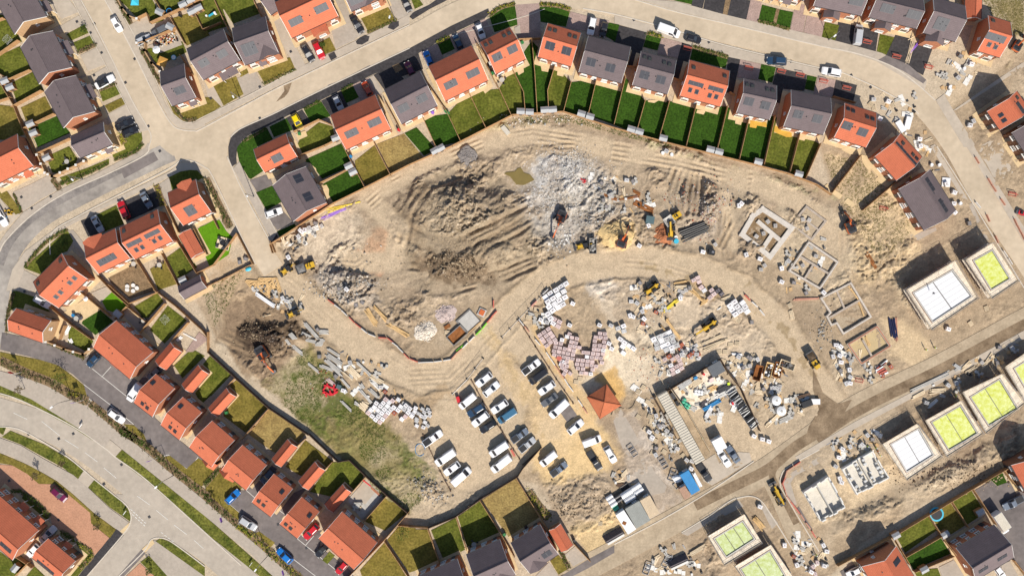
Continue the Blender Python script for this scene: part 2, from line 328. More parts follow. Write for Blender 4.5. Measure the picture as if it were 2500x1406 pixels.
# wheel ruts and tyre tracks (real grooves)
RUTS = []
def ruts(pts,n=2,gap=9,depth=0.10,w=3.2):
 pts = [Vector(p) for p in pts]
 for k in range(n):
  off = (k-(n-1)/2)*gap; out = []
  for i,p in enumerate(pts):
   a = pts[max(0,i-1)]; b = pts[min(len(pts)-1,i+1)]; d = (b-a).normalized(); out.append((p.x-d.y*off,p.y+d.x*off))
  RUTS.append((out,depth,w))
ruts([(980,560),(1040,590),(1120,600),(1210,560),(1290,520)],3,14,.35,6); ruts([(1150,640),(1180,600),(1260,560),(1310,520)],3,12,.3,5)
ruts([(1060,700),(1130,695),(1230,670),(1300,640)],3,12,.3,5); ruts([(960,640),(1040,650),(1100,620),(1150,640)],2,14,.3,5); ruts([(985,590),(1000,520),(1050,450),(1120,425)],2,16,.35,6)
ruts([(905,500),(960,450),(1060,400),(1180,345),(1300,325),(1430,345)],3,11,.14); ruts([(1180,330),(1320,360),(1450,350)],2,10,.16,4); ruts([(1500,370),(1650,395),(1830,440)],4,12,.14,3.5)
ruts([(1660,420),(1640,480),(1660,530)],3,14,.25,5); ruts([(1700,430),(1690,520)],3,13,.28,5); ruts([(1775,440),(1765,560),(1775,630)],3,11,.22,4.5); ruts([(1810,440),(1800,520),(1760,600)],2,12,.2,4)
ruts([(540,730),(560,690),(600,660)],4,12,.22,4.5); ruts([(520,745),(540,820),(600,850)],3,14,.2,4.5); ruts([(2050,500),(2110,560),(2130,650)],2,12,.14,4); ruts([(2060,560),(2060,640),(2110,720)],2,12,.12,4)
ruts([(1500,640),(1620,650),(1740,690),(1830,740),(1930,860),(1990,950)],2,12,.06,3); ruts([(700,690),(860,830),(1000,920),(1090,915),(1250,760)],4,13,.05,3); ruts([(1010,900),(1030,960),(1100,960),(1180,890)],3,12,.06,4)
ruts([(2510,775),(2300,885),(2150,958),(2000,1040)],4,12,.06,3.5); ruts([(930,600),(870,650),(800,640)],3,12,.06); ruts([(2140,620),(2200,640),(2300,600)],2,10,.1,3.5)
ruts([(650,790),(620,740),(640,690)],2,16,.2,5); ruts([(560,900),(600,930),(660,930)],2,12,.15,4)
def local_d(pts,pad):
 xs = [p[0] for p in pts]; ys = [p[1] for p in pts]
 i0 = max(0,int(((min(xs)-pad-1250)/10-GX0)/GR)); i1 = min(nx,int(((max(xs)+pad-1250)/10-GX0)/GR)+2)
 j0 = max(0,int(((703-max(ys)-pad)/10-GY0)/GR)); j1 = min(ny,int(((703-min(ys)+pad)/10-GY0)/GR)+2)
 sx = PX[j0:j1,i0:i1]; sy = PY[j0:j1,i0:i1]; d = np.full(sx.shape,1e9)
 for (x1,y1),(x2,y2) in zip(pts[:-1],pts[1:]):
  dx,dy = x2-x1,y2-y1; t = np.clip(((sx-x1)*dx+(sy-y1)*dy)/(dx*dx+dy*dy+1e-9),0,1)
  d = np.minimum(d,np.hypot(sx-x1-t*dx,sy-y1-t*dy))
 return (slice(j0,j1),slice(i0,i1)),d
# relief
for p_,d_,w_ in RUTS:
 if d_ >= .2: sl_,d = local_d(p_,60); ROUGH[sl_] *= 1-.8*np.exp(-(d/11)**2)
ROUGH = ROUGH*(0.6+0.95*sstep(.36,.60,vn2(PX/70,PY/70,77)*.6+N1*.4))
REL = (N2-0.5)*0.55+(N3-0.5)*0.5+(NF-0.5)*0.16
AW = 0.55+(N4-0.5)*2.2; CU,CV = np.cos(AW),np.sin(AW); U_ = X*math.cos(.6)+Y*math.sin(.6)+(N1-.5)*9; V_ = -X*math.sin(.6)+Y*math.cos(.6)+(N2-.5)*5
AN = 0.5*vn2(U_/3.4,V_/1.25,7)+0.3*vn2(U_/1.7,V_/.75,8)+0.2*vn2(U_/.9,V_/.5,9)
CRK = sstep(0.56,0.60,AN); AF = 0.6*vn2(U_/1.5+40,V_/.52+9,17)+0.4*vn2(U_/.75+7,V_/.34,19)
f_ = (site*np.clip(ROUGH,0,1.2))[...,None]; COL = COL*(1+f_*((AF-.5)*.5)[...,None])
ridge = 1-np.abs(fbm(2.2,3,300)*2-1)*2.2
HT = HT+site*ROUGH*(REL*0.55+np.clip(ridge,-0.5,1)*0.15)+site*np.clip(ROUGH-0.45,0,1.3)*(CRK*0.42+sstep(0.44,0.47,AN)*0.25+sstep(.5,.53,AF)*.30+sstep(.40,.43,AF)*.2)+site*np.clip(ROUGH,0,.8)*(sstep(.56,.60,AF)*.09)
def mound(cx,cy,rx,ry,a,h,soft=0.9):
 c,s = math.cos(math.radians(a)),math.sin(math.radians(a)); u = (PX-cx)*c+(PY-cy)*s; v = -(PX-cx)*s+(PY-cy)*c
 d = np.hypot(u/rx,v/ry)+WOB*0.5/min(rx,ry); return h*(1-sstep(1-soft,1,d))
HT = HT+mound(1130,560,200,130,5,2.4,0.5)*(0.6+0.8*N1)+mound(1150,510,130,55,-20,.9,.7)+mound(1190,620,110,28,-12,.9,.8)+mound(1030,480,60,45,-50,.7)+mound(1105,650,75,45,15,1.2)+mound(840,690,75,40,25,1.2)+mound(1385,440,75,55,30,0.9)+mound(1720,500,90,55,10,0.9)+mound(640,815,55,40,20,1.5)+mound(720,830,50,25,0,0.8)+mound(1045,1190,50,22,20,0.7)+mound(600,900,25,75,-40,1.0)
HT = HT+BERM*(.4+N3)+mound(1500,575,50,35,0,0.4)
HT = HT+mound(2140,590,80,90,20,0.5)+mound(2330,1150,190,32,-25,0.9)+mound(2120,1260,120,30,-25,0.8)+mound(1420,1230,80,50,0,0.5)+mound(2440,60,40,60,0,0.8)
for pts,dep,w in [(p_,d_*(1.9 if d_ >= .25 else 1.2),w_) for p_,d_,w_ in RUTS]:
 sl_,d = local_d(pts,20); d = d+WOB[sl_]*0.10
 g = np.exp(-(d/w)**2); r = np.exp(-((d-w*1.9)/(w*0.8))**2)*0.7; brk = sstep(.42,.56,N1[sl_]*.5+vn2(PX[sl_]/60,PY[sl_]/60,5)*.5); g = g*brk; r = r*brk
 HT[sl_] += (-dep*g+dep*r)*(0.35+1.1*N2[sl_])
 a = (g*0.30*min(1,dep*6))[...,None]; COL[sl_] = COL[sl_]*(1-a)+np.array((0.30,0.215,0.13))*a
# damp patches, dust
pass
paint(mell(1065,965,30,15,-30),(0.36,0.26,0.16),0.7); paint(mell(1700,700,90,5,25),(0.34,0.25,0.14),0.7); paint(mell(1930,830,60,7,55),(0.32,0.235,0.135),0.75); paint(mell(1235,870,8,90,-25),(0.50,0.36,0.19),0.5)
# loose stone and clods as colour grain
grain = (NF-0.5)*0.55+(N3-0.5)*0.9
COL = COL*(1+grain[...,None]*np.clip(0.12+site*ROUGH*0.6,0,0.75)[...,None])
paint(sstep(0.93,0.99,NF)*mell(1370,450,120,100,20),(0.80,0.80,0.80),0.7); paint(sstep(0.90,0.99,NF)*np.clip(ROUGH-0.6,0,1)*site,(0.66,0.60,0.52),0.4); paint(sstep(0.94,1.0,rng.random(X.shape))*np.clip(ROUGH-0.5,0,1)*site,(0.10,0.07,0.045),0.6)
m = mell(1268,432,50,34,20,.3,.3); HT = HT*(1-m)+(-.12)*m
FLAT = []        # flat strips (roads) registered before the sheet is linked
def flat_line(pts,w): 
 global HT
 m = 1-sstep(w/2,w/2+12,dseg(pts)); HT = HT*(1-m)+(-0.06)*m
def gz(x,y):
 i = min(max(int((x-GX0)/GR),0),nx-2); j = min(max(int((y-GY0)/GR),0),ny-2)
 return float(max(HT[j,i],HT[j+1,i],HT[j,i+1],HT[j+1,i+1])) if False else float(HT[j:j+2,i:i+2].mean())
def finish_ground():
 me = bpy.data.meshes.new('ground'); nv = nx*ny
 me.vertices.add(nv); me.vertices.foreach_set('co',np.stack([X,Y,HT],-1).reshape(-1).astype(np.float32))
 idx = np.arange(nv).reshape(ny,nx); q = np.stack([idx[:-1,:-1],idx[:-1,1:],idx[1:,1:],idx[1:,:-1]],-1).reshape(-1,4); nf = len(q)
 me.loops.add(nf*4); me.loops.foreach_set('vertex_index',q.reshape(-1).astype(np.int32)); me.polygons.add(nf)
 me.polygons.foreach_set('loop_start',np.arange(0,nf*4,4,dtype=np.int32)); me.polygons.foreach_set('loop_total',np.full(nf,4,np.int32))
 me.polygons.foreach_set('use_smooth',np.ones(nf,bool)); me.update()
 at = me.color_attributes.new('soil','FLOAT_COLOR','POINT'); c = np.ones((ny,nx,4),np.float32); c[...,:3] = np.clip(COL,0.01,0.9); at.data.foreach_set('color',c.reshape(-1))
 m = bpy.data.materials.new('soil'); m.use_nodes = True; n = m.node_tree.nodes; l = m.node_tree.links; b = n['Principled BSDF']; b.inputs['Roughness'].default_value = 0.95; b.inputs['Specular IOR Level'].default_value = 0.15
 a = n.new('ShaderNodeVertexColor'); a.layer_name = 'soil'; tc = n.new('ShaderNodeTexCoord')
 out = a.outputs[0]
 for sc,lo,hi in ((0.5,0.88,1.10),(2.2,0.84,1.14),(6.0,0.80,1.18)):
  nz = n.new('ShaderNodeTexNoise'); nz.inputs['Scale'].default_value = sc; nz.inputs['Detail'].default_value = 5; l.new(tc.outputs['Object'],nz.inputs['Vector'])
  mr = n.new('ShaderNodeMapRange'); mr.inputs[1].default_value = 0.3; mr.inputs[2].default_value = 0.7; mr.inputs[3].default_value = lo; mr.inputs[4].default_value = hi; l.new(nz.outputs[0],mr.inputs[0])
  mx = n.new('ShaderNodeMix'); mx.data_type = 'RGBA'; mx.blend_type = 'MULTIPLY'; mx.inputs[0].default_value = 1; l.new(out,mx.inputs[6]); l.new(mr.outputs[0],mx.inputs[7]); out = mx.outputs[2]
 l.new(out,b.inputs['Base Color'])
 bp = n.new('ShaderNodeBump'); bp.inputs['Strength'].default_value = 0.5; bp.inputs['Distance'].default_value = 0.1; l.new(nz.outputs[0],bp.inputs['Height']); l.new(bp.outputs[0],b.inputs['Normal'])
 me.materials.append(m); o = link('ground',me); o['kind'] = 'structure'
 mb = MB(); s = 2500; r = (GX0,GX1,GY0,GY1)
 mat('far_earth',(0.35,0.29,0.17),0.95,0.3,0.02,fine=0.2)
 mb.add([(-s,-s,-1.2),(s,-s,-1.2),(s,s,-1.2),(-s,s,-1.2)],[(0,1,2,3)],'far_earth'); o = mb.obj('terrain'); o['kind'] = 'structure'
# ---------------- surfaces ----------------
def fan_mesh(name,poly,z0,z1,m):
 bm = bmesh.new(); vs = [bm.verts.new((p[0],p[1],z1)) for p in poly]; f = bm.faces.new(vs)
 if f.normal.z < 0: f.normal_flip()
 f.normal_update()
 ex = bmesh.ops.extrude_face_region(bm,geom=[f]); 
 for v in ex['geom']:
  if isinstance(v,bmesh.types.BMVert): v.co.z = z0
 bmesh.ops.triangulate(bm,faces=[f for f in bm.faces if len(f.verts) > 4])
 bmesh.ops.recalc_face_normals(bm,faces=bm.faces)
 me = bpy.data.meshes.new(name); bm.to_mesh(me); bm.free(); me.materials.append(MATS[m]); return me
ZJ = 0
def slab(name,pts,m,z,raw=False,bottom=-0.12):
 global ZJ; ZJ = (ZJ+1) % 97
 poly = [W(p,0,raw) for p in pts]; o = link(name,fan_mesh(name,poly,bottom,z+ZJ*0.00013,m)); o['kind'] = 'structure'; return o
def smooth_line(pts,n=6):
 pts = [Vector(p) for p in pts]; out = []
 for i in range(len(pts)-1):
  p0,p1,p2,p3 = pts[max(0,i-1)],pts[i],pts[i+1],pts[min(len(pts)-1,i+2)]
  for k in range(n):
   t = k/n; out.append(0.5*((2*p1)+(p2-p0)*t+(2*p0-5*p1+4*p2-p3)*t*t+(3*p1-p0-3*p2+p3)*t**3))
 out.append(pts[-1]); return out
def offset(pts,d):
 out = []
 for i,p in enumerate(pts):
  a = pts[max(0,i-1)]; b = pts[min(len(pts)-1,i+1)]; t = (b-a).normalized(); out.append(p+Vector((-t.y,t.x))*d)
 return out
def ribbon(name,pts,off,w,z,m,bottom=-0.12,raw=True,kind='structure',n=6):
 c = smooth_line([W(p,0,raw) for p in pts],n); a = offset(c,off-w/2); b = offset(c,off+w/2)
 mb = MB(); k = len(c); vs = [(p.x,p.y,z) for p in a]+[(p.x,p.y,z) for p in b]+[(p.x,p.y,bottom) for p in a]+[(p.x,p.y,bottom) for p in b]; fs = []
 for i in range(k-1): fs += [(i,i+1,k+i+1,k+i),(2*k+i,2*k+i+1,i+1,i),(k+i,k+i+1,3*k+i+1,3*k+i)]
 fs += [(0,k,3*k,2*k),(k-1,2*k-1,4*k-1,3*k-1)]
 mb.add(vs,fs,m); o = mb.obj(name)
 if kind: o['kind'] = kind
 return o
# ---------------- houses ----------------
WIN = {}
def win_mesh(w,h):
 k = (round(w,1),round(h,1))
 if k in WIN: return WIN[k]
 f = MB(); t = 0.11; d = 0.10     # local: x along wall, y outwards, z up
 for x in (-w/2+t/2,w/2-t/2,0): f.box((x,d/2,0),(t if x else 0.09,d,h),'upvc')
 for z in (-h/2+t/2,h/2-t/2,h*0.12): f.box((0,d/2+0.003,z),(w-0.02,d,t if abs(z) > h*0.3 else 0.07),'upvc')
 f.box((0,0.13,-h/2-0.05),(w+0.2,0.26,0.08),'concrete_white')
 g = MB(); g.box((0,0.045,0),(w-0.1,0.03,h-0.1),'glass'); WIN[k] = (f.mesh('window'),g.mesh('pane')); return WIN[k]
def add_window(root,x,y,z,ang,w=1.3,h=1.25):
 a,b = win_mesh(w,h); o = link('window',a,root); o.location = (x,y,z); o.rotation_euler = (0,0,ang); link('pane',b,o)
HOUSES = []
def wallmat(kind): return dict(b='brick',f='brick_buff',n='brick_brown',w='render_white')[kind]
def house(A,B,C,roof='r',label='',short='',he=5.0,sol=(),sky=(),gab=(),porch=(),wall='b',win=True,door=True,vent=True,pitch=36,garage=False,white_gutter=False,ground=True,gd=1.1,group=None,solw=(3.3,1.75)):
 a,b,c = W(A,he),W(B,he),W(C,he)
 ux = (b-a).normalized(); uy = Vector((-ux.y,ux.x)); ln = (b-a).length
 wd_ = (c-b).dot(uy); sg = 1 if wd_ > 0 else -1; wd_ = abs(wd_)
 ce = a+ux*(ln/2)+uy*(sg*wd_/2); rz = math.atan2(ux.y,ux.x); z0 = 0.0
 nm = 'garage' if garage else 'house'
 r = thing(nm,(ce.x,ce.y,z0),rz,label,nm,group)
 ov,og = 0.32,0.12; wl,ww = ln-2*og,wd_-2*ov; tn = math.tan(math.radians(pitch)); rise = wd_/2*tn
 wm = wallmat(wall); mb = MB(); hw = he+ov*tn-0.14
 # wall shell with gables
 sec = [(-ww/2,-0.1),(ww/2,-0.1),(ww/2,hw),(0,hw+ww/2*tn),(-ww/2,hw)]
 vs = [(-wl/2,y,z) for y,z in sec]+[(wl/2,y,z) for y,z in sec]
 mb.add(vs,[(4,3,2,1,0),(5,6,7,8,9),(0,1,6,5),(1,2,7,6),(4,0,5,9)],wm); mb.obj('wall',r)
 # roof: two slabs with ridge line
 rm = 'roof_red' if roof == 'r' else 'roof_grey'; mb = MB(); th = 0.14
 for s in (-1,1):
  y0,z0_,y1,z1 = s*wd_/2,he,0.0,he+rise
  vs = [(-ln/2,y0,z0_),(ln/2,y0,z0_),(ln/2,y1,z1),(-ln/2,y1,z1),(-ln/2,y0,z0_-th),(ln/2,y0,z0_-th),(ln/2,y1,z1-th),(-ln/2,y1,z1-th)]
  mb.add(vs,[(0,1,2,3),(4,5,6,7),(0,1,5,4),(1,2,6,5),(0,3,7,4)],rm)
 ro = mb.obj('roof',r)
 mb = MB()
 n = max(3,int(ln/0.45))
 for i in range(n):
  x = -ln/2+(i+0.5)*ln/n; mb.cyl((x-ln/n*0.47,0,he+rise-0.05),(x+ln/n*0.47,0,he+rise-0.05),0.13,rm,6)
 mb.obj('ridge_tiles',ro)
 mb = MB()
 for s in (-1,1):
  mb.box((0,s*(wd_/2+0.06),he-0.06),(ln,0.13,0.12),'gutter_white' if white_gutter else 'gutter')
  for e in (-1,1): mb.bar((e*(ln/2+0.02),s*(wd_/2),he-0.09),(e*(ln/2+0.02),s*0.05,he+rise-0.09),0.05,0.2,'upvc')
 mb.obj('gutter',ro)
 for e in (-1,1): mb = MB(); mb.cyl((e*(wl/2-0.25),sg*(ww/2+0.06),0),(e*(wl/2-0.25),sg*(ww/2+0.06),he-0.1),0.045,'gutter',6); mb.obj('drainpipe',r)
 # things fitted flush on the slopes, placed where the plan shows them
 def on_slope(p):
  x,y = TX+p[0]/3.906,TY+p[1]/3.906; d = Vector(((x-1250)*0.1,(703-y)*0.1,-CAMH)); o = Vector((0,0,CAMH)); best = None
  for s in (-1,1):
   # plane: z = he + (wd/2 - s*v)*tn, v = (p-ce).uy
   # o+t d
   num = he+wd_/2*tn-s*tn*((o.xy-ce).dot(uy))-o.z; den = d.z+s*tn*d.xy.dot(uy); t = num/den; q = o+d*t; v = (q.xy-ce).dot(uy)
   if v*s >= -0.3: best = ((q.xy-ce).dot(ux),v,q.z,s)
  return best
 def fit(name,p,w,h,th,build):
  b_ = on_slope(p)
  if not b_: return
  x,y,z,s = b_; mb = MB(); build(mb,w,h,th); o = mb.obj(name,r)
  o.location = (x,y,z); o.rotation_euler = (-s*math.radians(pitch),0,0); return o
 for p in sol:
  w,h = (p[2],p[3]) if len(p) > 2 else solw
  def bs(mb,w,h,th):
   mb.box((0,0,0.05),(w,h,0.09),'solar_frame'); k = max(1,round(w/1.1))
   for i in range(k): mb.box((-w/2+(i+0.5)*w/k,0,0.075),(w/k-0.09,h-0.12,0.06),'solar')
  fit('solar_panel',p,w,h,0,bs)
 for p in sky:
  def bk(mb,w,h,th):
   mb.box((0,0,0.06),(w,h,0.16),'steel_dark'); mb.box((0,0.02,0.085),(w-0.18,h-0.26,0.13),'glass')
  fit('roof_window',p,0.85,1.15,0,bk)
 if vent and not garage:
  for k in range(3):
   mb = MB(); x = (random.random()-0.5)*ln*0.5; y = sg*wd_*(0.12+random.random()*0.14); mb.box((x,y,he+(wd_/2-abs(y))*tn+0.08),(0.22,0.26,0.16),'steel_dark'); mb.obj('roof_vent',ro)
 for g in gab:      # (u along A->B, side 'f' = C side or 'b', width, projection[, height drop])
  u,sd,gw,pr = g[:4]; drop = g[4] if len(g) > 4 else 0.0; s = sg if sd == 'f' else -sg; x = -ln/2+u*ln; e = he-drop; rg = gw/2*tn; ye = s*(ww/2+pr); yi = s*max(0.2,(wd_/2-(rg-drop)/tn-0.2) if drop == 0 else wd_/2-0.8)
  mb = MB(); sec = [(x-gw/2+0.25,-0.1),(x+gw/2-0.25,-0.1),(x+gw/2-0.25,e+0.05),(x,e+rg-0.12),(x-gw/2+0.25,e+0.05)]
  vs = [(a_,ye,b_) for a_,b_ in sec]+[(a_,yi,b_) for a_,b_ in sec]; mb.add(vs,[(4,3,2,1,0),(0,1,6,5),(1,2,7,6),(4,0,5,9)],wm); gwall = mb.obj('gable_wall',r)
  mb = MB(); yo = ye+s*0.25
  for q in (-1,1):
   vs = [(x+q*gw/2,yo,e),(x,yo,e+rg),(x,yi,e+rg),(x+q*gw/2,yi,e),(x+q*gw/2,yo,e-th),(x,yo,e+rg-th),(x,yi,e+rg-th),(x+q*gw/2,yi,e-th)]
   mb.add(vs,[(0,1,2,3),(4,5,6,7),(0,1,5,4),(1,2,6,5),(2,3,7,6),(3,0,4,7)],rm)
  o = mb.obj('gable_roof',r); 
  ang = 0 if s > 0 else math.pi
  for z in ((1.4,3.7) if drop == 0 else (1.4,)): add_window(r,x,ye,z,ang,min(1.8,gw-1.2),1.2)
 for p in porch:    # (u, side, width, depth)
  u,sd,pw,pd = p; s = sg if sd == 'f' else -sg; x = -ln/2+u*ln; y0 = s*ww/2; mb = MB()
  vs = [(x-pw/2,y0,3.1),(x+pw/2,y0,3.1),(x+pw/2,y0+s*pd,2.5),(x-pw/2,y0+s*pd,2.5)]; vs += [(a_,b_,c_-0.14) for a_,b_,c_ in vs]
  mb.add(vs,[(0,1,2,3),(4,5,6,7),(0,1,5,4),(1,2,6,5),(2,3,7,6),(3,0,4,7)],rm)
  mb.box((x-pw/2+0.15,y0+s*(pd-0.2),1.22),(0.12,0.12,2.6),'upvc'); mb.box((x+pw/2-0.15,y0+s*(pd-0.2),1.22),(0.12,0.12,2.6),'upvc'); mb.obj('porch_roof',r)
 dm = dict
 if win:
  for s in (-1,1):
   ang = 0 if s > 0 else math.pi; k = max(2,round(ln/2.9))
   vis = (Vector((0,0))-ce).dot(uy)*s > 0
   for i in range(k):
    x = -wl/2+(i+0.5)*wl/k
    if any(abs(x-(-ln/2+g[0]*ln)) < g[2]/2+0.5 and (sg if g[1] == 'f' else -sg) == s for g in gab): continue
    add_window(r,x,s*ww/2,3.75,ang,1.25 if i % 2 == 0 else 0.9,1.2)
    if door and i == (0 if s < 0 else k-1) or (i == k-1 and s < 0):
     mb = MB(); w2 = 0.95 if (s != sg) else 1.9
     mb.box((0,0.05,1.02),(w2,0.12,2.05),'upvc' if s == sg else 'door_dark'); mb.box((0,0.10,1.2),(w2-0.35,0.06,1.3),'glass')
     o = mb.obj('door',r); o.location = (x,s*ww/2,0.05); o.rotation_euler = (0,0,ang)
     h_ = MB(); h_.box((w2/2-0.12,0.16,1.0),(0.05,0.06,0.18),'steel'); h_.obj('handle',o)
    else: add_window(r,x,s*ww/2,1.35,ang,1.4,1.2)
  for e in (-1,1):
   add_window(r,e*wl/2,ww*0.12*e,3.7,-e*math.pi/2,0.7,1.0)
 if garage:
  mb = MB(); mb.box((0,0.05,1.05),(min(2.3,ww-0.5),0.08,2.1),'upvc')
  for i in range(4): mb.box((0,0.1,0.3+i*0.5),(min(2.2,ww-0.6),0.03,0.05),'concrete')
  o = mb.obj('garage_door',r); e = 1 if ((Vector((0,0))-ce).dot(ux) < 0) else -1; o.location = (-e*wl/2*-1,0,0) ; o.rotation_euler = (0,0,-e*math.pi/2)
 if ground:
  for sx_,sy_ in ((1,1),):
   poly = [ce+ux*(x_*(wl/2+gd*0.8))+uy*(y_*(ww/2+gd)) for x_,y_ in ((-1,-1),(1,-1),(1,1),(-1,1))]
   o = link('house_path',fan_mesh('house_path',poly,-0.12,0.075+len(HOUSES)*0.0004,'patio')); o['kind'] = 'structure'
 HOUSES.append((ce,short,r,ln,wd_,ux,uy,sg)); return r
# ---------------- vehicles ----------------
def ring(x,hw,zb,zt,k=0.82):
 return [(x,-hw*0.9,zb),(x,-hw,zb+(zt-zb)*0.35),(x,-hw*0.97,zb+(zt-zb)*0.8),(x,-hw*k,zt),(x,hw*k,zt),(x,hw*0.97,zb+(zt-zb)*0.8),(x,hw,zb+(zt-zb)*0.35),(x,hw*0.9,zb)]
CARS = {}
VT = dict(hatch=dict(L=4.1,w=1.78,h=1.48,st=[(-1,.80,.45,.80),(-.93,.97,.25,.96),(-.5,1,.22,.98),(.1,1,.22,.97),(.5,.99,.22,.93),(.82,.92,.24,.82),(.97,.74,.3,.66),(1,.6,.38,.58)],cab=(-.94,-.72,.06,.42),cw=(.90,.70),belt=.93),
          saloon=dict(L=4.6,w=1.82,h=1.44,st=[(-1,.72,.45,.82),(-.93,.93,.28,.94),(-.5,1,.22,.95),(.1,1,.22,.95),(.5,.99,.22,.92),(.82,.93,.24,.82),(.97,.74,.3,.66),(1,.6,.38,.58)],cab=(-.74,-.44,.04,.38),cw=(.88,.68),belt=.92),
          suv=dict(L=4.55,w=1.88,h=1.68,st=[(-1,.84,.5,.95),(-.94,.97,.3,1.08),(-.5,1,.28,1.1),(.1,1,.28,1.08),(.5,.99,.28,1.04),(.84,.94,.3,.95),(.97,.8,.36,.8),(1,.66,.45,.7)],cab=(-.96,-.82,.12,.42),cw=(.92,.74),belt=1.05),
          van=dict(L=5.1,w=1.98,h=2.0,st=[(-1,.93,.4,1.1),(-.98,.98,.28,1.15),(-.4,1,.26,1.15),(.3,1,.26,1.13),(.6,.99,.26,1.08),(.86,.93,.28,.96),(.98,.8,.34,.8),(1,.68,.42,.7)],cab=(-.985,-.96,.40,.68),cw=(.95,.80),belt=1.12),
          pickup=dict(L=5.2,w=1.86,h=1.75,st=[(-1,.93,.5,1.0),(-.98,.97,.42,1.05),(-.4,1,.35,1.05),(.1,1,.3,1.05),(.5,.99,.3,1.02),(.84,.94,.32,.95),(.97,.8,.4,.82),(1,.66,.48,.72)],cab=(-.16,-.06,.28,.52),cw=(.92,.74),belt=1.0),
          convertible=None)
VT['convertible'] = dict(VT['saloon'],soft=True)
def car_proto(t):
 if t in CARS: return CARS[t]
 s = VT[t]; Lh = s['L']/2; hw = s['w']/2; H = s['h']; parts = []
 mb = MB(); mb.loft([ring(a*Lh,b*hw,c,d) for a,b,c,d in s['st']],'car_white')
 x0,x1,x2,x3 = [q*Lh for q in s['cab']]; wb,wt = s['cw'][0]*hw,s['cw'][1]*hw; zb = s['belt']-0.03; zt = H
 def rr(xa,xb,w,z,e): return [(xa,-w+e,z),(xa+e,-w,z),(xb-e,-w,z),(xb,-w+e,z),(xb,w-e,z),(xb-e,w,z),(xa+e,w,z),(xa,w-e,z)]
 soft = s.get('soft')
 top = rr(x1,x2,wt,zt-0.05,0.10); top2 = rr(x1+0.15,x2-0.15,wt-0.12,zt,0.08); vs = top+top2
 tm = 'black' if soft else 'car_white'
 mb.add(vs,[tuple(range(8,16))]+[(i,(i+1) % 8,(i+1) % 8+8,i+8) for i in range(8)],tm)
 b8 = rr(x0,x3,wb,zb,0.10)
 if t == 'van': # panel sides
  xm = x2-0.9
  mb.add([(x0,-wb,zb),(xm,-wb,zb),(xm,-wt,zt-0.05),(x1,-wt,zt-0.05),(x0,wb,zb),(xm,wb,zb),(xm,wt,zt-0.05),(x1,wt,zt-0.05)],[(0,1,2,3),(7,6,5,4),(0,3,7,4)],'car_white')
  for k in range(4): mb.box((x1+0.5+k*(xm-x1)/4,0,zt),(0.05,wt*1.5,0.03),'car_white')
 # pillars
 for (ia,ib) in ((2,2),(3,3),(4,4),(5,5),(0,0),(1,1),(6,6),(7,7)): mb.bar(b8[ia],top[ib],0.07,0.07,tm)
 for q in (-1,1): mb.box((x3-0.25,q*(hw+0.08),s['belt']+0.02),(0.14,0.2,0.13),'black')
 if t == 'pickup': mb.box((-0.58*Lh,0,1.03),(0.72*Lh,hw*1.55,0.06),'black')
 mb.box((Lh*0.985,0,0.52),(0.06,hw*1.1,0.16),'black')
 parts.append(('body',mb.mesh('car_body',False)))
 g = MB(); g.add([b8[3],b8[4],top[4],top[3]],[(0,1,2,3)],'glass'); parts.append(('windscreen',g.mesh('windscreen')))
 if t != 'van':
  g = MB(); g.add([b8[0],b8[7],top[7],top[0]],[(0,1,2,3)],'glass'); parts.append(('rear_window',g.mesh('rear_window')))
  sa,sb = b8,top
  for i,j in ((1,2),(5,6)):
   g = MB(); g.add([b8[i],b8[j],top[j],top[i]],[(0,1,2,3)],'glass'); parts.append(('side_window',g.mesh('side_window')))
 else:
  for q in (-1,1):
   g = MB(); g.add([(x2-0.85,q*wb,zb),(x3-0.1,q*wb,zb),(x2,q*wt,zt-0.08),(x2-0.85,q*wt,zt-0.08)],[(0,1,2,3)],'glass'); parts.append(('side_window',g.mesh('side_window')))
 wl_ = MB(); wl_.cyl((0,-0.11,0),(0,0.11,0),0.33,'rubber',14); wl_.cyl((0,-0.115,0),(0,0.115,0),0.2,'steel',10); wm_ = wl_.mesh('wheel')
 for a in (-.62,.64):
  for q in (-1,1): parts.append(('wheel',wm_,(a*Lh,q*(hw-0.12),0.33)))
 hl = MB(); hl.box((0,0,0),(0.12,0.32,0.12),'lamp_glass'); hm = hl.mesh('headlight')
 for q in (-1,1): parts.append(('headlight',hm,(Lh*0.955,q*hw*0.62,0.70 if t not in ('van','suv','pickup') else 0.86)))
 CARS[t] = parts; return parts
def car(x1,y1,x2,y2,color,t,label,z=0.05,cat=None,scale=True):
 """front end (x1, y1), rear end (x2, y2) in the plan"""
 f,r = W((x1,y1),0.9),W((x2,y2),0.9); c = (f+r)/2; d = f-r; ln = d.length
 k = min(1.16,max(0.9,ln/VT[t]['L'])) if scale else 1
 nm = {'van': 'van','pickup': 'pickup_truck'}.get(t,'car')
 o = thing(nm,(c.x,c.y,max(z,gz(c.x,c.y)+0.02)),math.atan2(d.y,d.x),label,cat or {'van': 'van','pickup': 'pickup'}.get(t,'car'))
 kk = 1+(k-1)*0.8; o.scale = (kk,1+(kk-1)*0.5,1+(kk-1)*0.4)
 for p in car_proto(t):
  q = link(p[0],p[1],o)
  if len(p) > 2: q.location = p[2]
  if p[0] == 'body':
   for i,sl_ in enumerate(q.material_slots):
    if p[1].materials[i].name == 'car_white': sl_.link = 'OBJECT'; sl_.material = MATS['car_'+color]
 return o
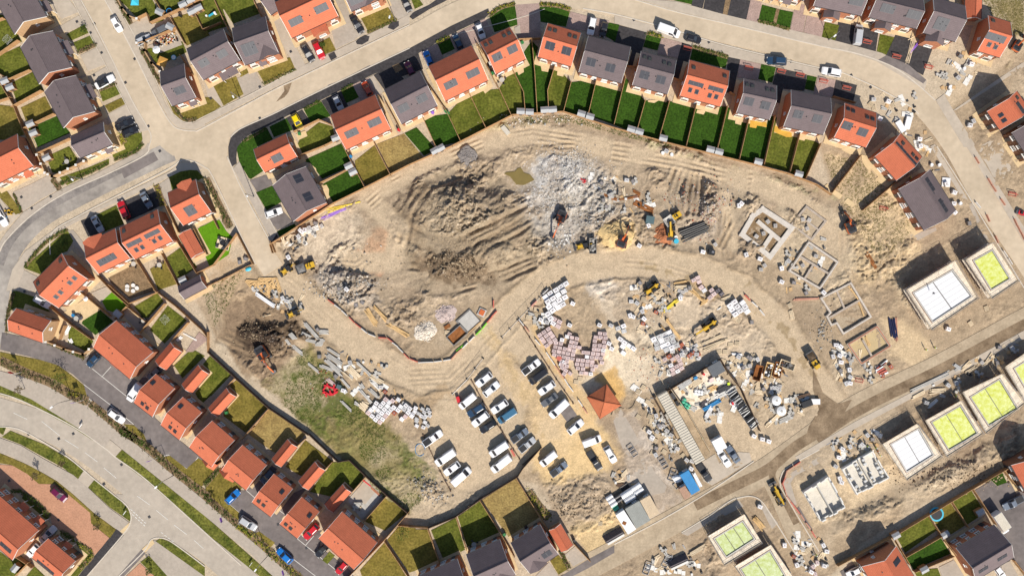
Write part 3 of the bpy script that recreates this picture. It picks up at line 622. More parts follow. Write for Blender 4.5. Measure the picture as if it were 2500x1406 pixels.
# ---------------- fences, walls ----------------
def fence(pts,label,h=1.8,m='timber_fence',raw=True,name='fence',cat='fence',group='garden fences',rails=True,z=None):
 p = [W(q,0,raw) for q in pts]; o0 = p[0]
 zz = lambda v: (gz(v.x,v.y) if z is None else z)-0.05
 r = thing(name,(o0.x,o0.y,0),0,label,cat,group); a = MB(); b = MB()
 for s,e in zip(p[:-1],p[1:]):
  d = e-s; n = max(1,round(d.length/1.85))
  for i in range(n):
   u,v = s+d*(i/n),s+d*((i+1)/n); zu = zz((u+v)/2); hh = h+random.uniform(-0.04,0.04)
   a.bar((u.x-o0.x,u.y-o0.y,zu+hh/2),(v.x-o0.x,v.y-o0.y,zu+hh/2),0.05,hh,m)
   a.bar((u.x-o0.x,u.y-o0.y,zu+hh+0.02),(v.x-o0.x,v.y-o0.y,zu+hh+0.02),0.11,0.05,m)
   if rails:
    t = d.normalized(); nn = Vector((-t.y,t.x))*0.06
    for zf in (0.2,0.55,0.9): a.bar((u.x-o0.x+nn.x,u.y-o0.y+nn.y,zu+hh*zf),(v.x-o0.x+nn.x,v.y-o0.y+nn.y,zu+hh*zf),0.05,0.09,m)
   b.box((u.x-o0.x,u.y-o0.y,zu+(hh+0.1)/2),(0.1,0.1,hh+0.12),m)
  b.box((e.x-o0.x,e.y-o0.y,zz(e)+(h+0.1)/2),(0.1,0.1,h+0.1),m)
 a.obj('panel',r); b.obj('posts',r); return r
def brick_wall(pts,label,h=1.7,m='brick_buff',raw=True):
 p = [W(q,0,raw) for q in pts]; o0 = p[0]; r = thing('brick_wall',(o0.x,o0.y,0),0,label,'wall','brick garden walls'); a = MB(); c = MB()
 for s,e in zip(p[:-1],p[1:]):
  d = e-s; n = max(1,round(d.length/2.4)); a.bar((s.x-o0.x,s.y-o0.y,h/2-0.1),(e.x-o0.x,e.y-o0.y,h/2-0.1),0.22,h+0.1,m)
  for i in range(n+1):
   u = s+d*(i/n)-o0; k = MB(); k.box((u.x,u.y,h/2),(0.42,0.42,h+0.2),m); k.box((u.x,u.y,h+0.13),(0.54,0.54,0.1),'concrete_white'); k.obj('pier',r)
 a.obj('wall',r); return r
# ---------------- garden and street things ----------------
SHEDM = {}
def shed(x,y,ang,label,w=2.1,d=1.6,roof='shed_roof',wallm='timber_fence',group='garden sheds'):
 c = W((x,y),1.8); r = thing('garden_shed',(c.x,c.y,max(0,gz(c.x,c.y))),math.radians(-ang),label,'shed',group)
 k = (w,d,roof,wallm)
 if k not in SHEDM:
  a = MB(); a.box((0,0,0.9),(w-0.15,d-0.15,1.8),wallm); b = MB()
  b.add([(-w/2,-d/2,1.75),(w/2,-d/2,1.75),(w/2,0,2.12),(-w/2,0,2.12),(w/2,d/2,1.75),(-w/2,d/2,1.75)],[(0,1,2,3),(3,2,4,5)],roof)
  b.add([(-w/2,-d/2,1.68),(w/2,-d/2,1.68),(w/2,0,2.04),(-w/2,0,2.04),(w/2,d/2,1.68),(-w/2,d/2,1.68)],[(3,2,1,0),(5,4,2,3)],roof)
  b.add([(-w/2+.07,-d/2+.07,1.7),(-w/2+.07,d/2-.07,1.7),(-w/2+.07,0,2.05),(w/2-.07,-d/2+.07,1.7),(w/2-.07,d/2-.07,1.7),(w/2-.07,0,2.05)],[(0,1,2),(3,4,5)],wallm)
  e = MB(); e.box((0,-d/2+0.06,0.85),(0.75,0.06,1.6),'timber_dark'); SHEDM[k] = (a.mesh('wall'),b.mesh('roof'),e.mesh('door'))
 for n_,m_ in zip(('wall','roof','door'),SHEDM[k]): link(n_,m_,r)
 return r
def leafy(mb,c,r,n,m,h=None,rn=random):
 for i in range(n):
  while True:
   v = Vector((rn.uniform(-1,1),rn.uniform(-1,1),rn.uniform(-1,1)))
   if v.length <= 1: break
  p = Vector(c)+Vector((v.x*r,v.y*r,v.z*(h or r))); s = rn.uniform(0.10,0.24)*min(1.4,max(0.7,r)); a = Vector((rn.uniform(-1,1),rn.uniform(-1,1),rn.uniform(-.6,.6))).normalized()*s; b = a.cross(Vector((rn.uniform(-.5,.5),rn.uniform(-.5,.5),1))).normalized()*s*0.7
  mb.add([p-a,p-b,p+a,p+b],[(0,1,2,3)],m)
def hedge(pts,label,w=0.9,h=0.7,m='leaf',raw=True,dens=14,mix=None,name='hedge',cat='hedge',stuff=False,group='low hedges'):
 c = smooth_line([W(q,0,raw) for q in pts],4) if len(pts) > 2 else [W(q,0,raw) for q in pts]
 o0 = c[0]; mb = MB(); rn = random.Random(len(label)*7+int(pts[0][0]))
 for s,e in zip(c[:-1],c[1:]):
  d = e-s; n = max(1,int(d.length*dens))
  for i in range(n):
   q = s+d*rn.random()+Vector((rn.gauss(0,w*0.3),rn.gauss(0,w*0.3))); z = max(0.0,gz(q.x,q.y))
   mm = m if not mix or rn.random() > 0.35 else mix
   leafy(mb,(q.x-o0.x,q.y-o0.y,z+h*rn.uniform(0.25,0.7)),rn.uniform(0.15,0.34),5,mm,h*0.35,rn)
 o = mb.obj(name); o.location = (o0.x,o0.y,0)
 if stuff or name == 'shrub_border': o['kind'] = 'stuff'
 tag(o,label,cat,group); return o
def tree(x,y,h,cr,label,m='leaf',raw=False,dens=160,group='small trees'):
 c = W((x,y),0,raw); z = max(0,gz(c.x,c.y)); r = thing('tree',(c.x,c.y,z),random.uniform(0,6),label,'tree',group)
 t = MB(); t.cyl((0,0,-0.1),(0.05,0.03,h*0.75),0.09,'bark',7,0.035)
 ends = []
 for i in range(7):
  a = i*2.4; z0 = h*(0.35+0.06*i); e = Vector((math.cos(a)*cr*0.75,math.sin(a)*cr*0.75,z0+h*0.25)); t.cyl((0.03,0.02,z0),e,0.035,'bark',5,0.012); ends.append(e)
 t.obj('trunk',r); mb = MB()
 for e in ends+[Vector((0,0,h*0.85))]: leafy(mb,e,cr*0.45,int(dens/8),m)
 mb.obj('crown',r); return r
def lamp_post(bx,by,hx,hy,label,h=8.0,m='steel'):
 b = W((bx,by)); e = W((hx,hy),h); r = thing('street_lamp',(b.x,b.y,0),0,label,'street lamp','street lamps'); d = e-b; d = d.normalized()*min(d.length,1.4) if d.length > 0.1 else Vector((0.8,0))
 a = MB(); a.cyl((0,0,0),(0,0,h-0.4),0.10,m,8,0.06); a.cyl((0,0,h-0.45),(d.x,d.y,h),0.05,m,6,0.04); a.cyl((0,0,0),(0,0,1.0),0.14,m,8); a.obj('pole',r)
 k = MB(); k.bar((d.x*0.95,d.y*0.95,h),(d.x*1.5,d.y*1.5,h+0.03),0.34,0.12,'plastic_white'); k.obj('lamp_head',r)
 return r
def clutter_box(x,y,ang,w,d,h,m,name,label,cat,group=None,cap=None,raw=False):
 c = W((x,y),h,raw); mb = MB(); z = gz(c.x,c.y) if True else 0
 mb.box((0,0,h/2),(w,d,h),m)
 if cap: mb.box((0,0,h+0.02),(w*0.45,d*0.4,0.05),cap)
 o = mb.obj(name); o.location = (c.x,c.y,max(z,-0.04)+0.02); o.rotation_euler = (0,0,math.radians(-ang)); return tag(o,label,cat,group)
# ---------------- palleted packs ----------------
PK = {}
def pack_mesh(m,w,d,h,cap):
 k = (m,w,d,h,cap)
 if k in PK: return PK[k]
 a = MB(); r = random.Random(len(PK))
 for i in range(3): a.box((0,(i-1)*d*0.42,0.05),(w,0.1,0.1),'timber_pale')
 a.box((0,0,0.13),(w,d,0.05),'timber_pale'); vs = []
 e = 0.06
 for z,q in ((0.16,0),(h-0.06,0),(h,e)):
  for x,y in ((-1,-1),(1,-1),(1,1),(-1,1)): vs.append((x*(w/2-q+r.uniform(-.02,.02)),y*(d/2-q+r.uniform(-.02,.02)),z))
 a.add(vs,[(8,9,10,11)]+[(i,(i+1) % 4,(i+1) % 4+4,i+4) for i in range(4)]+[(i+4,(i+1) % 4+4,(i+1) % 4+8,i+8) for i in range(4)],m)
 for q in (-0.25,0.25): a.box((w*q,0,h+0.006),(0.05,d*0.96,0.015),'pack_label' if m != 'pack_red' else 'black')
 if cap: a.box((0,0.02,h+0.012),(w*0.34,d*0.30,0.02),cap)
 PK[k] = a.mesh('pallet_pack'); return PK[k]
NPACK = 0
def packs(poly,ang,m,w,d,h,label,group,gap=0.12,drop=0.1,cap='pack_label',jit=0.06,mixes=(),name='brick_pack',cat='brick pack',raw=False,stack2=0.0):
 global NPACK
 pl = [W(p,0,raw) for p in poly]; ca,sa = math.cos(math.radians(-ang)),math.sin(math.radians(-ang)); rn = random.Random(int(poly[0][0]))
 q = [(p.x*ca+p.y*sa,-p.x*sa+p.y*ca) for p in pl]; u0,u1 = min(a for a,b in q),max(a for a,b in q); v0,v1 = min(b for a,b in q),max(b for a,b in q)
 def inside(x,y):
  c = False
  for i in range(len(pl)):
   a,b = pl[i],pl[(i+1) % len(pl)]
   if (a.y > y) != (b.y > y) and x < (b.x-a.x)*(y-a.y)/(b.y-a.y)+a.x: c = not c
  return c
 v = v0+d/2; row = 0
 while v < v1:
  u = u0+w/2+rn.uniform(-.3,.3)
  while u < u1:
   x,y = u*ca-v*sa,u*sa+v*ca
   if inside(x,y) and rn.random() > drop:
    mm = m
    for mx_,pr in mixes:
     if rn.random() < pr: mm = mx_
    hh = h*rn.choice((1,1,1,0.8))
    o = link(name,pack_mesh(mm,w,d,round(hh,2),cap if rn.random() < 0.7 else None)); o.location = (x+rn.uniform(-jit,jit),y+rn.uniform(-jit,jit),max(-0.05,gz(x,y))+0.01)
    o.rotation_euler = (0,0,math.radians(-ang)+rn.gauss(0,0.05)); tag(o,label,cat,group); NPACK += 1
   u += w+gap+rn.uniform(0,0.05)
  v += d+gap
def pallet_at(x,y,ang,kind,label,group='pallets and packs scattered on the site',raw=True):
 c = W((x,y),0.6,raw); z = max(-0.05,gz(c.x,c.y))
 if kind == 'pallet':
  if 'pallet' not in PK:
   a = MB()
   for i in range(3): a.box((0,(i-1)*0.48,0.05),(1.2,0.1,0.1),'timber_pale')
   for i in range(7): a.box((-0.54+i*0.18,0,0.12),(0.11,1.05,0.03),'timber_pale')
   for i in range(3): a.box((0,(i-1)*0.48,0.19),(1.2,0.1,0.1),'timber_pale')
   for i in range(7): a.box((-0.54+i*0.18,0,0.26),(0.11,1.05,0.03),'timber_pale')
   PK['pallet'] = a.mesh('pallet')
  o = link('pallet',PK['pallet']); cat = 'pallet'
 elif kind == 'bag':
  if 'bag' not in PK:
   a = MB(); rg = [[(0.42*k*(1+0.08*math.sin(3*t))*math.cos(t),0.42*k*(1+0.08*math.cos(2*t))*math.sin(t),z_) for t in [i*math.pi/5 for i in range(10)]] for k,z_ in ((0.95,0),(1.1,0.3),(1.08,0.6),(0.95,0.8),(0.6,0.72),(0.2,0.76))]; a.loft(rg,'plastic_white'); PK['bag'] = a.mesh('bulk_bag')
  o = link('bulk_bag',PK['bag']); cat = 'bulk bag'
 else:
  m,w,d,h = dict(white=('pack_white',1.1,0.95,0.95),pink=('pack_pink',1.0,0.85,0.85),grey=('pack_grey',1.1,0.9,0.8),red=('pack_red',1.0,0.8,0.7),conc=('concrete',1.0,0.9,0.7),dark=('concrete_dark',1.0,0.9,0.8))[kind]
  o = link('block_pack',pack_mesh(m,w,d,h,'pack_label')); cat = 'block pack'
 o.location = (c.x,c.y,z+0.01); o.rotation_euler = (0,0,math.radians(-ang)); return tag(o,label,cat,group)
def planks(x1,y1,x2,y2,w,h,m,label,name='timber_stack',cat='timber',n=None,group=None,raw=False,fan=0.03):
 a,b = W((x1,y1),h,raw),W((x2,y2),h,raw); c = (a+b)/2; d = b-a; z = gz(c.x,c.y); mb = MB(); n = n or max(1,round(w/0.28)); lay = max(1,round(h/0.22)); rn = random.Random(int(x1+y2))
 for k in range(lay):
  for i in range(n):
   y = -w/2+(i+0.5)*w/n; s = rn.uniform(-.35,.35); mb.box((s,y,(k+0.5)*h/lay),(d.length*rn.uniform(0.88,1),w/n*0.85,h/lay*0.85),m,rn.gauss(0,fan))
 o = mb.obj(name); o.location = (c.x,c.y,max(-0.05,z)+0.02); o.rotation_euler = (0,0,math.atan2(d.y,d.x)); return tag(o,label,cat,group)
def heap(x,y,r,h,m,label,raw=True,n=36,name='heap',cat='heap',sq=1.0,ang=0,stones=0,sm=None):
 c = W((x,y),0,raw); mb = MB(); rn = random.Random(int(x)); rings = []
 ph = [rn.uniform(0,6) for _ in range(6)]
 K = 14
 for k in range(K):
  t = k/(K-1); rr_ = r*(1-t); z = h*(1-(1-t)**1.0)**1.25; q = []
  for i in range(n):
   a = 2*math.pi*i/n; w = 1+0.13*math.sin(2*a+ph[0])+0.08*math.sin(5*a+ph[1])+0.05*math.sin(9*a+ph[2]*k); q.append((rr_*w*math.cos(a),rr_*w*math.sin(a)*sq,z*(1 if k else 0)-(0.15 if k == 0 else 0)+rn.uniform(-.12,.12)*min(1,h)*(k > 0)))
  rings.append(q)
 mb.loft(rings,m)
 for i in range(stones):
  a = rn.uniform(0,6.28); t = rn.uniform(0,1)**0.6; s = rn.uniform(.08,.24); mb.box((r*t*math.cos(a)*1.05,r*t*math.sin(a)*sq*1.05,h*(1-t)+s*0.2),(s,s*rn.uniform(.6,1),s*.8),sm or m,rn.uniform(0,3))
 o = mb.obj(name); o.location = (c.x,c.y,max(-.1,gz(c.x,c.y))); o.rotation_euler = (0,0,math.radians(-ang)); return tag(o,label,cat)
# ---------------- plant ----------------
def wheels(r,pts,rad,w,hub='yellow'):
 k = MB(); k.cyl((0,-w/2,0),(0,w/2,0),rad,'rubber',14); k.cyl((0,-w/2-.01,0),(0,w/2+.01,0),rad*0.5,hub,10); me = k.mesh('wheel')
 for x,y in pts: link('wheel',me,r).location = (x,y,rad)
def excavator(x,y,tx,ty,label,col='orange',reach=None,track_ang=None,raw=False,s=1.0):
 """body centre, bucket position in the plan"""
 c = W((x,y),1.8,raw); t = W((tx,ty),0.6,raw); d = t-c; rz = math.atan2(d.y,d.x); R = d.length/s; R = max(3.2,R); z = gz(c.x,c.y)
 r = thing('excavator',(c.x,c.y,max(-.05,z)),rz,label,'excavator'); s *= .88; r.scale = (s,s,s); ta = math.radians(track_ang)-rz if track_ang is not None else 0.0
 for q in (-1,1):
  k = MB(); pts = [(-1.9,.35),(-1.6,.05),(1.6,.05),(1.9,.35),(1.9,.6),(1.6,.9),(-1.6,.9),(-1.9,.6)]; vs = [(a,q*1.15-.28,b) for a,b in pts]+[(a,q*1.15+.28,b) for a,b in pts]
  k.add(vs,[tuple(range(8)),tuple(range(15,7,-1))]+[(i,(i+1) % 8,(i+1) % 8+8,i+8) for i in range(8)],'steel_dark')
  for i in range(12): k.box((-1.55+i*.28,q*1.15,.92),(.12,.58,.06),'black')
  o = k.obj('track',r); o.rotation_euler = (0,0,ta)
 k = MB(); k.box((0,0,.85),(1.6,1.9,.3),'steel_dark'); k.obj('undercarriage',r).rotation_euler = (0,0,ta)
 k = MB(); poly = [(-2.0,-.9),(-1.7,-1.3),(1.1,-1.3),(1.3,-1.1),(1.3,1.1),(1.1,1.3),(-1.7,1.3),(-2.0,.9)]; k.prism(poly,1.05,1.65,col); k.prism([(-1.95,-.9),(-1.65,-1.2),(-.3,-1.2),(-.3,1.2),(-1.65,1.2),(-1.95,.9)],1.65,2.15,'steel_dark',col); k.box((-.9,0,2.17),(1.0,1.7,.08),'black'); k.cyl((-1.2,-.7,2.15),(-1.2,-.7,2.6),.07,'steel_dark',6); k.box((.55,-.85,1.8),(1.2,.7,.3),'black'); k.obj('upper_body',r)
 k = MB(); k.box((.55,.82,1.85),(1.5,.92,.5),col); k.box((.55,.82,2.55),(1.45,.88,.9),'glass',top=.92); k.box((.5,.82,3.0),(1.3,.8,.1),'black'); k.obj('cab',r)
 ex = R*0.5; k = MB(); k.bar((.9,-.05,1.6),(ex*.75,-.05,3.5),.42,.55,col); k.bar((ex*.7,-.05,3.45),(ex*1.25,-.05,3.3),.38,.5,col); k.cyl((1.3,-.05,1.5),(ex*.8,-.05,3.0),.1,'steel',8); b = k.obj('boom',r)
 k = MB(); k.bar((ex*1.15,-.05,3.5),(R,-.05,1.3),.32,.42,col); k.cyl((ex*.9,-.05,3.8),(ex*1.3,-.05,3.7),.09,'steel',8); k.obj('dipper_arm',r)
 k = MB(); pr = [(-.3,1.4),(.35,1.2),(.45,.6),(.1,.15),(-.45,.25)]; vs = [(R+a,-.65,b_) for a,b_ in pr]+[(R+a,.55,b_) for a,b_ in pr]
 k.add(vs,[(0,1,2,3,4),(9,8,7,6,5)]+[(i,(i+1) % 5,(i+1) % 5+5,i+5) for i in range(4)],'steel_dark'); k.obj('bucket',r); return r
def dumper(x,y,hx,hy,label,raw=False,skip='steel_dark',load='concrete_dark'):
 """skip centre, body centre"""
 a,b = W((x,y),1.3,raw),W((hx,hy),1.3,raw); d = a-b; rz = math.atan2(d.y,d.x); c = (a+b)/2
 r = thing('site_dumper',(c.x,c.y,max(-.04,gz(c.x,c.y))),rz,label,'dumper','site dumpers'); wheels(r,((1.2,1.0),(1.2,-1.0),(-1.1,.95),(-1.1,-.95)),.55,.45)
 k = MB(); lo = [(.35,-.7,.9),(2.0,-.7,.9),(2.0,.7,.9),(.35,.7,.9)]; hi = [(.2,-1.15,1.7),(2.55,-1.1,1.6),(2.55,1.1,1.6),(.2,1.15,1.7)]; inn = [(.35,-1.02,1.66),(2.4,-.97,1.58),(2.4,.97,1.58),(.35,1.02,1.66)]; bt = [(.5,-.6,1.2),(1.9,-.6,1.2),(1.9,.6,1.2),(.5,.6,1.2)]; k.loft([lo,hi,inn,bt],skip); k.obj('skip',r)
 if load: k = MB(); k.add([(.4,-.95,1.5),(2.3,-.9,1.45),(2.3,.9,1.45),(.4,.95,1.5),(1.3,0,1.85)],[(0,1,4),(1,2,4),(2,3,4),(3,0,4)],load); k.obj('load',r)
 k = MB(); k.box((-.9,0,.85),(2.2,1.3,.5),'yellow'); k.box((-1.6,0,1.25),(.9,1.25,.5),'yellow'); k.box((-1.0,0,1.3),(.5,.5,.2),'black'); k.obj('chassis',r)
 k = MB(); 
 for q in (-.6,.6): k.bar((-1.0,q,1.0),(-1.1,q,2.5),.08,.08,'yellow')
 k.bar((-1.1,-.6,2.5),(-1.1,.6,2.5),.08,.08,'yellow'); k.obj('roll_bar',r)
 k = MB(); k.cyl((-.45,0,1.45),(-.4,0,1.5),.2,'black',10); k.obj('steering_wheel',r); return r
def telehandler(x,y,fx,fy,label,raw=False,reach=3.2,forks=True,bucket=False):
 c,f = W((x,y),1.5,raw),W((fx,fy),1.5,raw); d = f-c; rz = math.atan2(d.y,d.x); r = thing('telehandler',(c.x,c.y,max(-.04,gz(c.x,c.y))),rz,label,'telehandler','telehandlers'); r.scale = (.9,.9,.9)
 wheels(r,((1.4,1.0),(1.4,-1.0),(-1.4,1.0),(-1.4,-1.0)),.6,.45)
 k = MB(); k.box((0,0,.85),(4.3,1.2,.55),'yellow'); k.box((-1.9,0,1.3),(.8,1.5,.7),'steel_dark'); k.box((.2,-.8,1.25),(1.7,.6,.6),'black'); k.obj('body',r)
 k = MB(); k.box((0,.72,1.5),(1.4,.8,.6),'yellow'); k.box((0,.72,2.1),(1.35,.76,.75),'glass',top=.9); k.box((0,.72,2.5),(1.2,.7,.08),'black'); k.obj('cab',r)
 k = MB(); k.bar((-1.9,-.1,2.0),(reach,-.1,1.5),.42,.48,'yellow'); k.bar((reach-.2,-.1,1.5),(reach+.3,-.1,.7),.35,.4,'black'); k.obj('boom',r)
 k = MB()
 if bucket: k.box((reach+.7,0,.55),(.7,2.2,.7),'steel_dark'); k.obj('bucket',r)
 else:
  k.box((reach+.4,-.1,.6),(.1,1.3,.8),'black')
  for q in (-.5,.3): k.box((reach+1.0,q,.25),(1.2,.12,.07),'steel')
  k.obj('forks',r)
 return r
def digger_loader(x,y,hx,hy,label,raw=False):
 c,f = W((x,y),1.5,raw),W((hx,hy),1.5,raw); d = f-c; r = thing('backhoe_loader',(c.x,c.y,max(-.04,gz(c.x,c.y))),math.atan2(d.y,d.x),label,'backhoe loader','backhoe loaders'); r.scale = (.72,.72,.72)
 wheels(r,((1.6,.9),(1.6,-.9)),.5,.4); wheels(r,((-.8,1.0),(-.8,-1.0)),.75,.5)
 k = MB(); k.box((1.1,0,1.2),(2.0,.95,.75),'yellow',top=.9); k.box((-.3,0,.9),(2.0,1.2,.6),'yellow'); k.obj('body',r)
 k = MB(); k.box((-.6,0,1.9),(1.6,1.5,1.4),'glass',top=.9); k.box((-.6,0,2.65),(1.6,1.5,.12),'black'); k.obj('cab',r)
 k = MB()
 for q in (-.75,.75): k.bar((0,q,1.4),(2.6,q,.6),.18,.25,'yellow')
 k.obj('loader_arm',r); k = MB(); k.box((2.9,0,.5),(.7,2.2,.75),'steel_dark'); k.obj('loader_bucket',r)
 k = MB(); k.bar((-1.6,0,1.0),(-2.6,0,2.8),.28,.35,'yellow'); k.bar((-2.6,0,2.8),(-3.2,0,1.2),.24,.3,'yellow'); k.obj('rear_boom',r); k = MB(); k.box((-3.2,0,.8),(.5,.6,.6),'steel_dark'); k.obj('rear_bucket',r); return r
# ---------------- people ----------------
def person_mesh():
 b = bmesh.new(); sk_ = b.verts.layers.skin.verify(); V = {}
 J = dict(hip=((0,0,.95),.15),waist=((0,0,1.12),.15),chest=((0,0,1.35),.17),neck=((0,0,1.5),.065),head=((0.02,0,1.62),.10),crown=((0.01,0,1.74),.085),
             ls=((0,.2,1.42),.075),le=((.03,.30,1.15),.055),lh=((.16,.30,.93),.045),rs=((0,-.2,1.42),.075),re=((.03,-.30,1.15),.055),rh=((.14,-.31,.93),.045),
             lp=((0,.1,.9),.105),lk=((.05,.12,.5),.07),la=((0.1,.12,.08),.05),lt=((.25,.13,.05),.045),rp=((0,-.1,.9),.105),rk=((0,-.12,.5),.07),ra=((-.08,-.12,.08),.05),rt=((.07,-.13,.05),.045))
 for n_,(p,r_) in J.items():
  v = b.verts.new(p); v[sk_].radius = (r_,r_*0.85); V[n_] = v
 V['hip'][sk_].use_root = True
 for a,c in (('hip','waist'),('waist','chest'),('chest','neck'),('neck','head'),('head','crown'),('chest','ls'),('ls','le'),('le','lh'),('chest','rs'),('rs','re'),('re','rh'),('hip','lp'),('lp','lk'),('lk','la'),('la','lt'),('hip','rp'),('rp','rk'),('rk','ra'),('ra','rt')): b.edges.new((V[a],V[c]))
 me = bpy.data.meshes.new('person'); b.to_mesh(me); b.free(); o = bpy.data.objects.new('tmp',me); scene.collection.objects.link(o); o.modifiers.new('skin','SKIN'); ss = o.modifiers.new('ss','SUBSURF'); ss.levels = 1
 dg = bpy.context.evaluated_depsgraph_get(); m2 = bpy.data.meshes.new_from_object(o.evaluated_get(dg)); bpy.data.objects.remove(o)
 for k in ('skin','hivis','cloth_dark','black'): m2.materials.append(MATS[k])
 for p in m2.polygons:
  z = p.center.z; p.material_index = 0 if (z > 1.5 or (abs(p.center.y) > .22 and z < 1.0)) else 1 if z > .98 else 3 if z < .12 else 2; p.use_smooth = True
 m2.name = 'person'; return m2
PM = None
def person(x,y,ang,label,raw=False,helmet='plastic_white',vest='hivis',z=None):
 global PM
 if PM is None: PM = person_mesh()
 c = W((x,y),(z or 0)+0.9,raw); o = link('person',PM); o.location = (c.x,c.y,(max(-.05,gz(c.x,c.y)) if z is None else z)); o.rotation_euler = (0,0,math.radians(ang))
 if vest != 'hivis':
  for i,s in enumerate(o.material_slots):
   if PM.materials[i].name == 'hivis': s.link = 'OBJECT'; s.material = MATS[vest]
 k = MB(); rg = [[(q*math.cos(i*.785)+.01,q*.85*math.sin(i*.785),z_) for i in range(8)] for q,z_ in ((.16,1.66),(.135,1.68),(.125,1.76),(.08,1.83),(.02,1.85))]; k.loft(rg,helmet); k.obj('helmet',o); tag(o,label,'person'); return o
# ---------------- scaffolded shells and footings ----------------
def ring_poly(c,inset):      # inset a convex quad
 n = len(c); out = []; ar = sum(c[i].x*c[(i+1) % n].y-c[(i+1) % n].x*c[i].y for i in range(n)); sg = 1 if ar > 0 else -1
 for i in range(n):
  a,b,d = c[i-1],c[i],c[(i+1) % n]; e1 = (b-a).normalized(); e2 = (d-b).normalized(); n1 = Vector((-e1.y,e1.x))*sg; n2 = Vector((-e2.y,e2.x))*sg
  k = 1+n1.dot(n2); out.append(b+(n1+n2)*(inset/k))
 return out
def shell(outer,inner,deck,label,slabel,h=4.2,nd=2,wallm='concrete_white',split=0,dlabel=None):
 O = [W(p,h) for p in outer]; I = [W(p,h) for p in inner]; o0 = sum(I,Vector((0,0)))/4
 r = thing('house_shell',(o0.x,o0.y,0),0,label,'house shell','houses under construction'); I2 = [p-o0 for p in I]; O2 = [p-o0 for p in O]
 Wo = ring_poly(I2,-0.32); a = MB()
 for i in range(4):
  j = (i+1) % 4; m_ = 'brick'
  for pa,pb,mm in ((Wo[i],Wo[j],m_),(I2[i],I2[j],'concrete')): pass
  a.add([(Wo[i].x,Wo[i].y,-.1),(Wo[j].x,Wo[j].y,-.1),(Wo[j].x,Wo[j].y,h),(Wo[i].x,Wo[i].y,h)],[(0,1,2,3)],'brick'); a.add([(I2[i].x,I2[i].y,-.1),(I2[j].x,I2[j].y,-.1),(I2[j].x,I2[j].y,h),(I2[i].x,I2[i].y,h)],[(3,2,1,0)],'concrete'); a.add([(Wo[i].x,Wo[i].y,h),(Wo[j].x,Wo[j].y,h),(I2[j].x,I2[j].y,h),(I2[i].x,I2[i].y,h)],[(0,1,2,3)],'concrete')
 a.obj('wall',r)
 e0,e1 = (I2[1]-I2[0]),(I2[2]-I2[1])
 if e0.length < e1.length and not split: pass
 P0 = lambda u,v: I2[0]+(I2[1]-I2[0])*u+(I2[3]-I2[0])*v+(I2[2]-I2[1]-I2[3]+I2[0])*(u*v)
 for k in range(nd):
  u0,u1 = k/nd+0.012,(k+1)/nd-0.012; pl = [P0(u0,0.015),P0(u1,0.015),P0(u1,0.985),P0(u0,0.985)]; b = MB(); b.prism([(p.x,p.y) for p in pl],h-0.5,h-0.22,deck); d_ = b.obj('floor_deck',r)
  if deck == 'deck_white':
   c_ = MB()
   for q in range(1,6):
    s,e = pl[0]+(pl[3]-pl[0])*q/6,pl[1]+(pl[2]-pl[1])*q/6; c_.bar((s.x,s.y,h-.215),(e.x,e.y,h-.215),.03,.01,'concrete')
   c_.obj('deck_joints',d_)
  if k: s,e = P0(k/nd,0),P0(k/nd,1); w_ = MB(); w_.bar((s.x,s.y,h/2-.2),(e.x,e.y,h/2-.2),.22,h-.3,'concrete_dark'); w_.obj('party_wall',r)
 s = thing('scaffold',(o0.x,o0.y,0),0,slabel,'scaffold','scaffolds round the house shells'); bi = ring_poly(Wo,-.12); rn = random.Random(int(outer[0][0]))
 for lv,zz in ((0,h-.12),(1,2.3))[:2 if h > 3.5 else 1]:
  b = MB()
  for i in range(4):
   j = (i+1) % 4
   for q in range(5):
    f0,f1 = q/5,(q+1)/5; a0,a1 = bi[i]+(O2[i]-bi[i])*f0,bi[j]+(O2[j]-bi[j])*f0; c0,c1 = bi[i]+(O2[i]-bi[i])*(f1-.025),bi[j]+(O2[j]-bi[j])*(f1-.025); nseg = max(2,round((a1-a0).length/3.9)); 
    for t in range(nseg):
     g0,g1 = t/nseg+.002,(t+1)/nseg-.002; z1 = zz+rn.uniform(0,.05); pp = [a0+(a1-a0)*g0,a0+(a1-a0)*g1,c0+(c1-c0)*g1,c0+(c1-c0)*g0]; b.prism([(p.x,p.y) for p in pp],z1-.05,z1,'board')
  b.obj('boards',s)
 pm = MB(); pm.cyl((0,0,0),(0,0,h+1.0),.035,'steel',6); pm = pm.mesh('standard'); 
 for ring_ in (O2,ring_poly(O2,-.05)):
  pass
 for i in range(4):
  j = (i+1) % 4; d = O2[j]-O2[i]; n = max(2,round(d.length/2.4))
  for k in range(n):
   p = O2[i]+d*(k/n); q = link('standard',pm,s); q.location = (p.x,p.y,-.1)
  b = MB()
  b.bar((O2[i].x,O2[i].y,h+.02),(O2[j].x,O2[j].y,h+.02),.06,.26,'timber_pale')
  for zz in ((1.3,2.3,3.4) if h > 3.5 else (1.2,))+(h-.2,h+.4,h+.9): b.cyl((O2[i].x,O2[i].y,zz),(O2[j].x,O2[j].y,zz),.03,'steel',5)
  b.obj('guard_rail',s)
 return r
